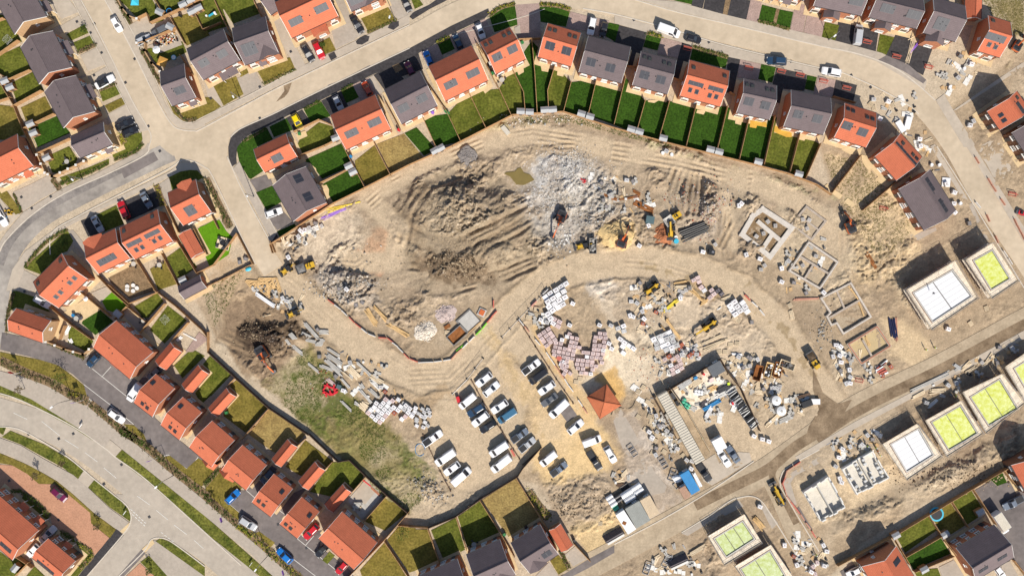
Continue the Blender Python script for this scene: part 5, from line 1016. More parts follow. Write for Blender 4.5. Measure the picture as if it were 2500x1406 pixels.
 (2000,1046,[(1450,560),(1730,390),(1790,510),(1700,545),(1640,490)],'lawn_dark'),(2000,1046,[(1250,690),(1440,570),(1580,800),(1400,920)],'lawn'),(2000,1046,[(1050,810),(1240,690),(1390,920),(1250,1010),(1150,960)],'lawn_olive'),(2000,1046,[(720,1000),(1030,815),(1130,960),(820,1180)],'lawn'),(2000,1046,[(810,1210),(1150,1020),(1250,1190),(900,1340)],'lawn_dark'),(2000,1046,[(900,1350),(1130,1330),(1160,1406),(930,1406)],'lawn'),
 (0,1046,[(0,1170),(110,1255),(200,1210),(260,1270),(160,1406),(-20,1406)],'lawn'),(0,1046,[(330,1310),(430,1406),(250,1406)],'lawn'),(0,1046,[(730,1080),(900,1210),(740,1406),(650,1406),(800,1220)],'lawn'),(0,1046,[(230,610),(330,690),(490,830),(420,880),(200,690)],'lawn'),(0,1046,[(560,970),(700,1040),(720,1080),(650,1080),(550,1010)],'lawn'),
]
for x,y,p,m in VG: T(x,y); slab('lawn' if 'lawn' in m else 'verge' if m == 'verge' else 'planting_bed',p,m,0.055)
# gardens of the curved row, from the fence lines
DIV = [[(1032,287),(1064,358)],[(1093,279),(1125,347)],[(1143,225),(1187,316)],[(1218,218),(1248,284)],[(1250,170),(1278,228),(1282,277)],[(1298,100),(1305,180),(1311,277)],[(1355,160),(1336,225),(1339,275)],[(1394,202),(1375,275)],[(1456,193),(1435,282)],[(1526,189),(1498,305)],[(1574,246),(1552,325)],[(1633,248),(1607,340)],[(1698,256),(1673,358)],[(1774,261),(1746,376)],[(1826,289),(1802,390)],[(1889,284),(1862,403)],[(1951,320),(1925,420)],[(2000,352),(1963,437)]]
for i in range(len(DIV)-1):
 a,b = DIV[i],DIV[i+1]; slab('lawn',a+b[::-1],('lawn_dark','lawn','lawn','lawn','lawn_dark','lawn_dark','lawn','lawn_dark','lawn_dark','lawn_dark','lawn_dark','lawn_dark','lawn_dark','lawn_dark','lawn_dark','lawn','lawn')[i],0.055,raw=True)
# patios
PT = [(0,700,[(600,250),(880,70),(990,200),(780,330)],'patio'),(0,700,[(870,60),(1060,-20),(1090,30),(960,150)],'pave_tan'),(0,700,[(1160,260),(1240,190),(1400,330),(1340,440)],'pave_grey'),(0,700,[(1770,620),(1900,430),(1990,500),(1840,620)],'pave_pink'),(500,1046,[(1360,680),(1550,470),(1720,610),(1500,870)],'concrete'),(500,1046,[(1400,650),(1500,520),(1560,460),(1670,550),(1530,720)],'pave_tan'),(0,0,[(1410,440),(1690,330),(1740,430),(1530,510)],'pave_grey'),(500,350,[(1000,190),(1060,240),(1080,330),(1030,330)],'patio'),(500,350,[(1090,420),(1160,395),(1185,440),(1180,560),(1110,500)],'patio'),(500,0,[(870,1280),(960,1250),(980,1300),(890,1340)],'patio'),(1000,0,[(690,850),(770,800),(780,850),(720,895)],'patio'),(1000,0,[(1010,650),(1080,610),(1090,690),(1040,720)],'patio'),(1000,0,[(1250,630),(1340,620),(1320,690),(1260,680)],'patio'),(1000,0,[(1410,680),(1480,680),(1465,735),(1405,720)],'patio'),(1000,0,[(1000,270),(1050,240),(1060,330),(1010,340)],'pave_grey'),
      (1500,0,[(320,960),(440,950),(380,985),(320,975)],'patio'),(1500,0,[(790,1050),(870,1060),(850,1095),(780,1080)],'patio'),(1500,0,[(1295,1150),(1450,1170),(1450,1215),(1360,1200),(1350,1225),(1290,1215)],'patio_ochre'),(1500,0,[(1530,1200),(1690,1270),(1690,1310),(1640,1310),(1520,1260)],'patio_ochre'),(1500,0,[(1155,1140),(1220,1150),(1205,1195),(1150,1180)],'patio'),(1500,0,[(1760,1300),(1830,1310),(1810,1345),(1750,1330)],'patio'),
      (2000,350,[(400,110),(450,120),(520,220),(480,275),(435,220),(410,180)],'patio'),(2000,350,[(535,340),(590,290),(670,400),(640,420),(580,380)],'patio'),(2000,350,[(600,470),(680,420),(735,540),(690,575),(640,510)],'patio'),(2000,350,[(815,790),(870,755),(910,820),(850,850)],'patio'),(2000,350,[(210,60),(240,40),(300,80),(370,110),(290,105)],'patio'),
      (2000,350,[(50,410),(75,385),(135,430),(115,465)],'patio'),(2000,350,[(120,480),(150,445),(222,495),(195,535)],'patio'),(2000,350,[(235,560),(270,520),(340,575),(310,615)],'patio'),(1500,700,[(-60,280),(160,480),(180,600),(60,730),(-120,760),(-200,640)],'road_sand')]
for x,y,p,m in PT[:-1]: T(x,y); slab('patio',p,m,0.095)
# white bay lines, centre dashes, give-way marks
def line(pts,w=0.12,z=0.055,m='paint_line'): ribbon('road_marking',[(TX+a/3.906,TY+b/3.906) for a,b in pts],0,w,z,m,bottom=0.0,n=2)
T(0,1046)
for a in [((400,-70),(570,65)),((620,105),(750,185)),((810,225),(930,315)),((990,370),(1110,470)),((1310,640),(1430,725)),((1490,775),(1600,865)),((1660,915),(1780,1005)),((1850,1060),(1940,1140)),((130,-150),(260,-90))]: line(a,0.14)
for k in range(6):
 for o in (0,26): line(((1245+k*26-o*.3,765+k*24+o),(1262+k*26-o*.3,780+k*24+o)),0.2)
for k in range(4): line(((1535+k*34,985+k*26),(1555+k*34,998+k*26)),0.16)
T(0,700)
for a in [((880,780),(1210,1045)),((800,930),(1060,1130)),((1060,1130),(1275,1310)),((830,1050),(1140,1300)),((1210,1045),(1330,920)),((970,860),(1060,760))]: line(a,0.13)
T(500,1046)
for a in [((400,590),(640,800)),((640,720),(780,830)),((880,1045),(1250,1345)),((960,1110),(1040,1020)),((190,680),(330,800)),((310,895),(440,1010)),((830,1230),(1060,1406)),((1390,1406),(1450,1330))]: line(a,0.13)
T(0,1046); line(((1890,270),(1780,380),(1610,250),(1560,270)),0.15); line(((1420,165),(1560,275)),.13)
# ================= houses =================
H = house
T(0,0)
H((215,-250),(445,160),(122,300),'g','grey-roofed house with cream gable cut off by the picture top, beside the street','topmost grey-roofed street house',wall='f',porch=[(.72,'b',3.0,1.6)])
H((505,297),(682,645),(372,802),'g','grey-roofed semi, middle of the three facing the dusty side street','middle grey-roofed street semi',porch=[(.42,'b',3.6,1.7)],gab=[])
H((725,720),(905,1065),(605,1222),'g','grey-roofed semi, lowest of the three facing the dusty side street','lowest grey-roofed street semi',porch=[(.42,'b',3.6,1.7)])
H((675,1300),(985,1168),(1095,1368),'g','small grey-roofed corner house with yellow shrub by its side, left of the road junction','small grey corner house',wall='f',porch=[(.75,'f',1.8,1.2)])
H((1525,690),(1755,608),(1890,925),'g','small grey-roofed corner house with one pale solar panel beside an orange parasol','small grey house by the orange parasol',sol=[(1715,862,2.6,1.8)],wall='b',porch=[(.72,'f',1.8,1.2)])
T(500,0)
H((-173,470),(178,282),(322,585),'g','grey-roofed semi with two pale solar panels, left of the grey house with dark gable','grey semi with two pale panels',sol=[(165,515,2.4,1.8),(-10,600,2.4,1.8)],porch=[(.58,'f',4.4,1.9)])
H((258,275),(578,160),(760,490),'g','grey-roofed house with dark front gable and large grey solar array','grey house with dark gable',sol=[(425,470,3.4,3.0)],gab=[(.72,'f',5.2,.3)],porch=[(.45,'f',1.8,1.1)])
H((667,26),(1112,-184),(1290,150),'r','large red-roofed semi with two pale panels and small front gable, behind a red car','red semi behind the red car',sol=[(868,205,3.3,1.8),(1110,83,3.3,1.8)],gab=[(.55,'f',4.0,1.6,1.6)])
H((1265,-200),(1585,-335),(1735,-30),'g','grey-roofed house with grey front gable at the picture top above a dark car','grey gabled house at picture top',sol=[(1440,0,3.2,2.0)],gab=[(.68,'f',4.6,.3)])
H((490,-60),(610,-140),(700,100),'g','small grey-roofed garage-like house between a garden and a red semi at picture top','small grey building at picture top',he=2.6,garage=True,win=False)
T(500,350)
H((465,60),(775,-90),(885,128),'r','small red-roofed corner house with one grey solar panel, nearest the junction','small red corner house',sol=[(690,140,2.6,1.9)],wall='b')
H((965,222),(1160,565),(822,712),'g','grey-roofed semi with two black panels beside the site entrance road and a white car','grey semi by the site entrance',sol=[(892,338,2.0,2.2),(983,512,2.0,2.2)])
T(500,0)
H((1197,1100),(1625,905),(1795,1225),'r','red-roofed semi in curved row with silver car on the drive behind it','red house behind the silver car',sol=[(1400,1270,3.2,1.8),(1618,1168,3.2,1.8)])
H((1710,860),(2053,685),(2218,1010),'g','grey-roofed semi between two red semis in the left half of the curved row','left grey curved-row house',sol=[(1895,1030,2.6,1.9),(2070,940,2.6,1.9)])
T(1000,0)
H((178,635),(590,435),(752,765),'r','red-roofed semi with a blue car on the drive behind it','red semi behind the blue car',sol=[(392,805,3.2,1.8),(603,700,3.2,1.8)])
H((668,408),(955,262),(1100,568),'r','red-roofed house with four roof windows, left of the pink shared drive','red house left of the pink drive',sol=[(835,545,2.4,1.9),(980,472,2.4,1.9)],sky=[(728,432),(775,408),(903,345),(950,322)])
H((1318,225),(1635,318),(1555,642),'r','red-roofed house with four roof windows, right of the pink shared drive','red house right of the pink drive',sol=[(1340,440,2.2,2.0),(1497,488,2.2,2.0)],sky=[(1338,285),(1388,298),(1528,342),(1578,358)])
H((1705,345),(2108,452),(1998,790),'g','wide grey-roofed semi next to the white car and black car on a pink drive','wide grey curved-row semi',sol=[(1730,595,2.2,2.0),(1915,650,2.2,2.0)])
T(1500,0)
H((255,492),(590,580),(482,895),'g','grey-roofed house with two dark panels and pink roof windows, facing the white van','grey house facing the white van',sol=[(287,718,2.2,2.0),(443,763,2.2,2.0)],sky=[(290,550),(338,567),(477,603),(527,620)])
H((717,575),(1100,680),(1007,1020),'r','red-roofed house with two long dark panels above four blue roof windows','red house with four blue roof windows',sol=[(778,803,3.6,1.05),(968,852,3.6,1.05)],sky=[(757,648),(1053,728),(723,860),(786,878),(910,912),(972,926)])
H((1235,752),(1548,820),(1478,1145),'g','grey-roofed house with four roof windows above a yellow-ochre patio','grey house above the ochre patio',sol=[(1283,970,2.2,2.0),(1440,1008,2.2,2.0)],sky=[(1267,812),(1317,825),(1460,858),(1510,868)])
H((1685,860),(2063,938),(1983,1285),'g','grey-roofed semi with outline solar panels, last grey roof before the row bends down','last grey house of the curved row',sol=[(1753,1092,2.2,2.0),(1935,1135,2.2,2.0)])
T(2000,0)
H((245,985),(548,1080),(420,1400),'r','red-roofed house with four roof windows and two dark panels beside two white packs','red house beside two white packs',sol=[(267,1200,2.3,2.0),(413,1262,2.3,2.0)],sky=[(277,1042),(325,1062),(460,1120),(510,1138)])
T(2000,350)
H((530,128),(735,355),(980,130),'r','red-roofed house turned diagonally with dark strip panels along its ridge','diagonal red house',sol=[(782,45,3.4,.95),(880,155,3.4,.95)],sky=[(800,0),(895,110),(930,148)])
H((755,440),(1000,830),(1305,645),'g','large grey-roofed brick house with two black panels, alone at the site edge','grey brick house at the site edge',sol=[(1058,395,3.4,1.5),(1183,597,3.4,1.5)])
T(2000,0)
H((1600,1065),(1722,1242),(2012,1055),'r','red-roofed brown-brick house with two blue roof windows at the right edge','red house at the right edge',sky=[(1735,1100),(1765,1150),(1888,935)],sol=[(1920,1030,3.0,1.6)],wall='n')
H((1835,1270),(2010,1530),(2300,1345),'g','grey-roofed brown-brick house cut off by the right edge, below the red one','grey house at the right edge',wall='n')
H((1612,150),(1825,215),(1705,548),'r','red-roofed brick house with one dark panel and two roof windows, top right corner','top right red house',sol=[(1685,362,4.6,1.7)],sky=[(1660,200),(1622,428),(1683,452)])
H((1086,-25),(1392,60),(1330,410),'g','grey-roofed house with front gable over asphalt drive strewn with pipes','grey gabled house by the piped drive',sol=[(1165,230,3.0,3.0)],gab=[(.42,'f',4.6,1.6,0.6)])
H((539,-109),(994,1),(960,285),'g','wide grey-roofed semi with two outlined panels beside the parked silver van','wide grey semi by the silver van',sol=[(655,85,3.3,2.0),(905,143,3.3,2.0)],gab=[(.38,'f',4.0,1.6,1.8)])
H((0,-205),(455,-110),(420,158),'g','wide grey-roofed semi cut off by the picture top, above a striped lawn','wide grey semi at picture top',sol=[(355,15,3.3,2.0)],gab=[(.45,'f',4.0,1.6,1.8)])
T(1500,0)
H((1440,-330),(1860,-230),(1790,5),'g','grey-roofed house front showing only at picture top above two dark green lawns','house front above two lawns',porch=[(.3,'f',2.0,1.2),(.7,'f',2.0,1.2)])
T(2000,0)
H((1400,-180),(1385,180),(1545,190),'r','narrow red-roofed garage at picture top between grey house and rough grass','narrow red garage at picture top',he=2.6,garage=True,win=False)
T(0,350)
H((-237,114),(165,-87),(320,215),'r','large bright red-roofed house cut off by the left edge below rear gardens','large left-edge red house',porch=[(.75,'f',2.2,1.4)])
H((1597,475),(1865,345),(2005,660),'r','red-roofed house with rear gable and one grey panel beside the vivid green lawn','red house by the vivid lawn',sol=[(1815,640,2.4,2.6)],gab=[(.62,'b',3.8,.8)],wall='n')
H((1140,805),(1502,630),(1640,935),'r','red-roofed semi with long panels and four pale roof windows behind a dark red car','red semi behind the dark red car',sol=[(1280,948,3.8,1.15),(1450,862,3.8,1.15)],sky=[(1182,838),(1452,700),(1302,1016),(1358,990),(1472,932),(1528,902)])
H((800,962),(1100,812),(1230,1100),'r','red-roofed house with orange rear gable and one grey panel, behind the silver-white car','red house with orange rear gable',sol=[(1018,1108,4.6,1.7)],gab=[(.28,'b',5.0,.6)])
H((315,1325),(590,1050),(850,1280),'r','red-roofed house with two roof windows on each slope beside the curved asphalt road','red house by the curved road',sky=[(710,1285),(665,1330),(577,1420),(535,1463),(362,1338),(577,1120)])
H((1820,815),(1942,1035),(1818,1090),'r','small red garage between the vivid lawn and a semi','red garage by the vivid lawn',he=2.4,garage=True,win=False)
H((1695,1365),(1905,1255),(1985,1368),'g','small grey-roofed garage at the garden end beside the bare soil track','grey garage by the soil track',he=2.4,garage=True,win=False)
T(0,700)
H((155,205),(485,322),(400,532),'r','red-roofed cream-gabled house at the left edge where the asphalt lane starts','cream-gabled red house',wall='f',white_gutter=False)
H((1110,322),(1460,622),(1245,885),'r','biggest red-roofed semi at the top of the asphalt lane, with a small oval front bed','big red semi at the lane top',porch=[(.5,'f',2.4,1.4)])
H((1487,830),(1665,968),(1440,1230),'r','uppermost detached red house of the asphalt lane, beside a half-hidden white van','first lane house',sky=[(1458,915),(1360,1112),(1405,1152)],gd=.8)
H((1745,1050),(1925,1195),(1705,1455),'r','second detached red house down the asphalt lane','second lane house',sky=[(1722,1140),(1625,1337),(1670,1375)],gd=.8)
T(500,1046)
H((70,-76),(285,110),(75,372),'r','third detached red house down the asphalt lane, with small front gable by hedge end','third lane house',gab=[(.85,'f',3.6,.9,1.2)],gd=.8)
H((360,155),(592,347),(385,580),'r','red house with left front gable above the blue car on the lane','lane house above the blue car',gab=[(.22,'f',4.4,1.0,1.0)],gd=.8)
H((660,430),(840,570),(615,830),'r','narrow red house between a dark car and the black shaded drive on the lane','lane house by the shaded drive',sky=[(735,603),(515,690),(562,728)],gd=.8)
H((925,650),(1095,790),(880,1045),'r','narrow red house with a red car on its right on the lane','lane house by the red car',sky=[(998,828),(775,910),(820,948)],gd=.8)
H((1310,790),(1645,1085),(1425,1345),'r','wide red semi at the lower end of the lane behind two small front beds','wide red semi at the lane end',gd=.8,porch=[(.5,'f',2.4,1.4)])
T(0,700)
GL = ['topmost red garage of the lane gardens, beside the largest semi','second red garage of the lane gardens, above a lane house garden','third red garage of the lane gardens, over brown-green lawn','red garage next to the dry brown lawn of the lane','red garage between two olive lawns of the lane','lowest red garage of the lane, next to the paved building plot']
for (x,y,a,b,c),lb,sh in zip([(0,700,(1625,530),(1478,705),(1590,790)),(0,700,(1890,745),(1730,930),(1835,1010)),(500,700,(205,965),(30,1155),(128,1232)),(500,1046,(790,100),(635,290),(730,365)),(500,1046,(1050,315),(890,500),(985,588)),(500,1046,(1315,530),(1140,720),(1220,798))],GL,['topmost lane garage','second lane garage','third lane garage','lane garage by the dry lawn','lane garage between olive lawns','lowest lane garage']):
 T(x,y); H(a,b,c,'r',lb,sh,he=2.4,garage=True,win=False,group='red garages of the lane gardens',gd=.4)
T(1000,1046)
H((60,1420),(455,1240),(600,1560),'g','grey-roofed brick house cut off by the picture bottom, leftmost of three below the car park','leftmost bottom grey house',gd=.8)
H((540,1200),(860,1055),(1000,1395),'g','grey-roofed brick house in the middle of three below the car park','middle bottom grey house',gab=[(.65,'f',4.6,.4)],gd=.8)
H((965,1090),(1245,915),(1405,1205),'g','grey-roofed house with a single dark panel, rightmost of three below the car park','rightmost bottom grey house',sol=[(1308,1195,2.4,1.9)],gab=[(.3,'f',4.8,.5)],gd=.8)
H((1440,905),(1560,1110),(1450,1180),'r','small red garage between grey house and rough soil at the bottom','red garage at the bottom',he=2.4,garage=True,win=False,gd=.3)
T(2000,1046)
H((735,1120),(905,1406),(555,1560),'r','red-roofed house with one dark panel at the bottom, beside narrow green gardens','red house at bottom right',sol=[(740,1268,1.3,2.6)],win=True,gd=.8)
H((1305,1135),(1670,915),(1850,1230),'g','big dark grey-roofed house with two panels, bottom right corner','grey house in bottom right corner',sol=[(1565,1340,2.6,1.2),(1745,1225,2.6,1.2)],gd=.8)
H((1830,350),(1990,640),(2300,470),'r','red-roofed brown-brick house at the right edge above the silver pickup','red house above the silver pickup',wall='n',gd=.6)
T(0,1046)
H((-60,590),(370,968),(120,1255),'r','big red-roofed terrace with black panels at the lower left edge','big red terrace at lower left',sol=[(55,1130,3.4,1.7)],porch=[(.52,'b',2.2,1.6),(.86,'b',2.2,1.6)],gd=.8)
H((460,1045),(720,1260),(560,1440),'r','smaller red-roofed house with a long black panel in the lower left corner','small red house at lower left',sol=[(435,1318,5.2,1.0)],wall='n',porch=[(.5,'b',2.0,1.3)],gd=.8)
# hut with hipped roof in the car park corner
T(1000,700)
def hip_hut(q,label,he=2.6,rise=2.0):
 Q = [W(p,he) for p in q]; o0 = sum(Q,Vector((0,0)))/4; Q = [p-o0 for p in Q]; r = thing('hipped_hut',(o0.x,o0.y,0),0,label,'hut'); a = MB(); I = ring_poly(Q,.3); a.prism([(p.x,p.y) for p in I],-.1,he,'brick'); a.obj('wall',r)
 b = MB(); n = 16
 for i in range(4):
  p,s = Q[i],Q[(i+1) % 4]
  for k in range(n):        # tile courses as real steps
   f0,f1 = k/n,(k+1)/n; z0 = he+rise*f0+.05; z1 = he+rise*f1+.01; b.add([(p.x*(1-f0),p.y*(1-f0),z0),(s.x*(1-f0),s.y*(1-f0),z0),(s.x*(1-f1),s.y*(1-f1),z1),(p.x*(1-f1),p.y*(1-f1),z1)],[(0,1,2,3)],'roof_plain')
  b.bar((p.x,p.y,he+.06),(0,0,he+rise+.06),.2,.14,'roof_plain'); b.bar((p.x,p.y,he-.05),(s.x,s.y,he-.05),.12,.14,'gutter')
 b.obj('roof',r); d = MB(); m = (I[2]+I[3])/2; e = (I[3]-I[2]).normalized(); nn = m.normalized(); d.box((0,0,1.05),(1.8,.08,2.0),'upvc'); o = d.obj('door',r); o.location = (m.x,m.y,0); o.rotation_euler = (0,0,math.atan2(e.y,e.x)); return r
mat('roof_plain',(0.46,0.145,0.07),0.8,0.14,0.8,0.3,fine=0.15)
hip_hut([(1690,1050),(1880,930),(2018,1130),(1815,1260)],'square red hip-roofed brick hut between car park and brick packs')

# ================= vehicles =================
CARLIST = [
 (0,0,[(1148,302,1072,165,'white','hatch','white car parked at the kerb of the dusty side street, topmost car'),(1432,345,1298,415,'silver','hatch','silver car on a drive beside a dark estate near the side street'),(1445,340,1605,258,'grey','suv','dark grey estate parked against a fence behind the silver car'),
   (1088,730,908,830,'white','convertible','white car with a black roof on the drive of a grey street house'),(1275,1145,1100,1225,'black','saloon','black saloon, upper of two black cars by the corner house'),(1315,1220,1165,1290,'black','hatch','shorter black car with red tail, lower of two by the corner house')]),
 (500,0,[(1030,590,935,430,'black','hatch','black car beside the red car under the red semi'),(1128,565,1045,400,'red','hatch','bright red car on the drive of the large red semi'),(1500,315,1405,155,'black','saloon','long black car beside an olive front lawn at the picture top'),(1955,110,1885,-40,'black','saloon','dark car cut off by the picture top near a tarmac patch'),
   (918,1232,842,1090,'yellow','hatch','yellow car on the asphalt drive by the road corner'),(1305,1052,1238,915,'silver','hatch','silver hatchback on the asphalt drive above a red curved-row roof'),(1515,785,1578,905,'orange_red','hatch','orange-red car on the pink drive in shade')]),
 (1000,0,[(-30,595,30,715,'maroon','hatch','dark purple car in roof shade beside the left grey curved-row house'),(150,490,203,620,'blue','hatch','blue car in shade on a pink drive, curved row'),(432,335,488,465,'navy','hatch','dark blue-black car in shade beside a front hedge'),(702,370,650,228,'white','hatch','white car on a pink drive left of the grass verge corner'),(1720,335,1755,172,'white','suv','white car on the pink drive beside a small black car'),(1838,350,1865,215,'black','hatch','small black car right of the white one on the pink drive')]),
 (1500,0,[(628,335,410,255,'white','van','white van parked on the sandy road with long shadow'),(830,390,678,350,'black','hatch','black hatchback parked behind the white van on the sandy road'),(1448,575,1645,590,'navy','suv','dark blue pickup-like car facing left on the sandy road')]),
 (2000,0,[(385,235,358,430,'silver','van','silver-white van on the black drive of the wide grey semi'),(22,668,212,705,'white','suv','white people carrier on the bend of the sandy road')]),
 (0,350,[(55,790,-40,610,'white','saloon','white car cut off by the left edge beside yellow toys'),(968,845,885,695,'silver','saloon','pale silver car on the dark drive by the orange gabled house'),(1140,550,1215,718,'red','suv','dark red car on the dark drive, left of the blue-grey car'),(1432,610,1352,470,'slate','saloon','blue-grey car on the dark drive, right of the dark red car')]),
 (500,350,[(738,632,575,690,'white','hatch','white car beside grey-roofed house next to the site entrance')]),
 (0,700,[(472,190,325,100,'white','hatch','white car tucked under the eaves near the cream-gabled house'),(835,755,940,650,'navy','hatch','dark car with pale stripes beside the biggest lane semi'),(1185,1290,1030,1175,'white','hatch','white car on the lay-by bay of the asphalt lane'),(1225,1085,1340,925,'white','van','white van half hidden beside the first lane house'),(1410,880,1530,770,'grey','hatch','dark car with white roof stripes in the shade behind the first lane house')]),
 (500,1046,[(325,590,205,705,'blue','hatch','blue car at the end bay of the lane below a gabled house'),(540,510,655,390,'navy','suv','dark car in deep shade between two lane houses'),(492,955,335,850,'silver','suv','silver estate in the lower lane bay by the hedge'),(945,1050,1080,915,'red','hatch','red car on the drive beside a narrow lane house'),(1075,1205,1165,1110,'black','convertible','black open-top car before the wide lane semi'),(690,1145,830,1275,'blue','hatch','bright blue car parked along the lower lane hedge'),(1258,1380,1355,1265,'red','hatch','red car at the bottom of the lane, half cut by roof shade')]),
 (0,1046,[(630,690,487,560,'maroon','hatch','maroon car alone on terracotta paving at lower left'),(525,935,385,1080,'silver','saloon','silver car between the two lower left red roofs'),(270,1205,350,1120,'white','hatch','white car tucked behind the small lower left house')]),
 (1000,700,[(1240,705,1080,825,'white','pickup','white pickup at the top of the right car park row'),(1148,915,1308,795,'black','van','black van second from the top in the right car park row'),(1228,1020,1385,910,'white','hatch','white hatchback third in the right car park row'),(1262,1130,1405,1025,'grey','saloon','grey car just above the long white van'),(1340,1240,1508,1085,'white','van','long white van beside a dark tarmac square in the car park'),(1655,1275,1512,1395,'white','hatch','white car below the dark square, right side of the yellow bay'),
   (632,945,785,825,'white','hatch','white car topmost in the left car park block'),(858,910,702,1040,'white','hatch','white car with black windscreen, second in the left car park block'),(480,1150,625,1030,'white','van','white van next to the red bin at the car park entrance'),(555,1225,710,1125,'navy','suv','dark blue car between the entrance van and another white car'),(600,1320,748,1205,'white','suv','white car between two dark cars in the left row'),(675,1380,818,1285,'black','hatch','black car at the lower end of the left row'),(780,1195,932,1090,'white','hatch','white car directly above the teal-blue van'),(845,1285,1015,1170,'teal','van','teal-blue van in the middle of the car park')]),
 (1000,1046,[(310,30,130,155,'white','pickup','white van at the far left edge of the car park near stacked packs'),(248,340,435,210,'white','van','large white van in the lower left car park group of three'),(330,435,475,330,'white','hatch','small white car in the middle of the lower left three'),(578,380,408,528,'white','van','white van lowest of the lower left three'),(768,255,935,140,'white','van','white van upper of two by the red post'),(782,405,965,262,'white','van','white van lower of two by the dark boundary shadow'),(1122,15,978,118,'slate','pickup','grey pickup above the silver car'),(1188,100,1055,210,'silver','pickup','silver pickup below the grey one'),(1252,345,1395,230,'white','van','white van at left of the yellow sand bay'),(1492,335,1355,440,'slate','pickup','grey pickup at the lower corner of the yellow sand bay'),(1825,85,1652,150,'white','van','white van lying crosswise at the top of the yellow sand bay'),(1820,390,1705,215,'black','pickup','black pickup with a white cover in the yellow sand bay'),(1960,325,1870,170,'white','hatch','white car at the right end of the yellow sand bay')]),
 (1500,1046,[(915,500,795,335,'black','pickup','black pickup beside the blue cabin'),(1100,362,1000,210,'white','saloon','white car below the white cabin roof'),(1080,170,1182,318,'slate','saloon','slate-grey car right of the white car below the cabin')]),
 (2000,1046,[(1755,755,1950,655,'slate','pickup','silver-grey pickup on black asphalt at lower right'),(1765,1420,1685,1315,'white','hatch','white car beside the bottom right grey house'),(265,1400,395,1335,'white','hatch','white car with open door at the picture bottom')]),
]
for x,y,l in CARLIST:
 T(x,y)
 for a in l: car(*a)
# box van
T(2000,1046)
def box_van(x1,y1,x2,y2,label):
 f,r_ = W((x1,y1),1.5),W((x2,y2),1.5); c = (f+r_)/2; d = f-r_; ln = d.length; r = thing('box_van',(c.x,c.y,.05),math.atan2(d.y,d.x),label,'van')
 a = MB(); a.box((-ln*.12,0,1.85),(ln*.74,2.15,2.3),'plastic_white'); a.box((-ln*.12,0,3.02),(ln*.72,2.05,.06),'cabin_white'); a.obj('cargo_box',r)
 b = MB(); b.loft([ring(ln*.24,1.0,.35,2.0),ring(ln*.34,1.0,.35,1.9),ring(ln*.42,.95,.35,1.15),ring(ln*.49,.85,.4,.95)],'car_white'); b.box((0,0,.55),(ln*.9,1.2,.3),'black'); b.obj('cab',r); g = MB(); g.add([(ln*.345,-.85,1.88),(ln*.345,.85,1.88),(ln*.425,.85,1.2),(ln*.425,-.85,1.2)],[(0,1,2,3)],'glass'); g.obj('windscreen',r); wheels(r,((ln*.33,.88),(ln*.33,-.88),(-ln*.25,.9),(-ln*.25,-.9)),.38,.3,'steel')
box_van(1800,995,1668,800,'white box van on black asphalt beside a garden fence at lower right')
# ================= boundary fences and garden walls =================
def nearest(p,used=[]):
 c = W(p[:2],0,True); return min(HOUSES,key=lambda h: (h[0]-c).length if h[1] else 1e9)
def side(p,h):
 c = W(p[:2],0,True)-h[0]; u = 'above' if c.y > 0 else 'below'; v = 'right of' if c.x > 0 else 'left of'; return v if abs(c.x) > 2.4*abs(c.y) else u if abs(c.y) > 2.4*abs(c.x) else u+' '+v
def uniq(fmt,pts_raw):
 """a label that singles this one out: the nearest house, then its side, then a second landmark"""
 mid = pts_raw[len(pts_raw)//2] if len(pts_raw) > 2 else tuple((Vector(pts_raw[0])+Vector(pts_raw[-1]))/2)
 c = W(mid,0,True); hs = sorted([h for h in HOUSES if h[1]],key=lambda h: (h[0]-c).length)
 cand = [f'{fmt} {side(mid, hs[0])} the {hs[0][1]}']
 for k in (1,2,3): cand.append(f'{fmt} {side(mid, hs[0])} {hs[0][1]}, {side(mid, hs[k])} {hs[k][1]}')
 xs = 'near picture left' if mid[0] < 833 else 'near picture right' if mid[0] > 1666 else 'mid picture'
 for k in (1,2,3,4): cand.append(f'{fmt} between {hs[0][1]} and {hs[k][1]}')
 for k in ('upper','lower','outer','inner'): cand.append(f'{fmt} {side(mid, hs[0])} the {hs[0][1]}, the {k} one')
 for k in ('longer','shorter','farther','nearer'): cand.append(f'{fmt} by the {hs[0][1]}, the {k} of its pair')
 for l in cand:
  if l not in USED and len(l.split()) <= 16: return l
 for l in cand:
  if l not in USED: return l
 return f'{fmt} {xs} by the {hs[1][1]} at {int(mid[0])}'
def conv(x,y,l): return [(x+a/3.906,y+b/3.906) for a,b in l]
fence([(668,618),(662,598),(815,498),(888,462),(1000,404),(1105,358)],'long brown fence from the site entrance up along the left half of curved gardens',group=None)
fence([(1105,358),(1251,283),(1374,275),(1500,315),(1625,350)],'long brown fence around the crest of the curved gardens',group=None)
fence([(1625,350),(1845,405),(1920,425),(1990,452),(2027,477)],'long brown fence below the right half of the curved gardens',group=None)
names = ['leftmost']
for i,d in enumerate(DIV): fence(d,uniq('garden divider fence',d),group='dividers of the curved-row gardens')
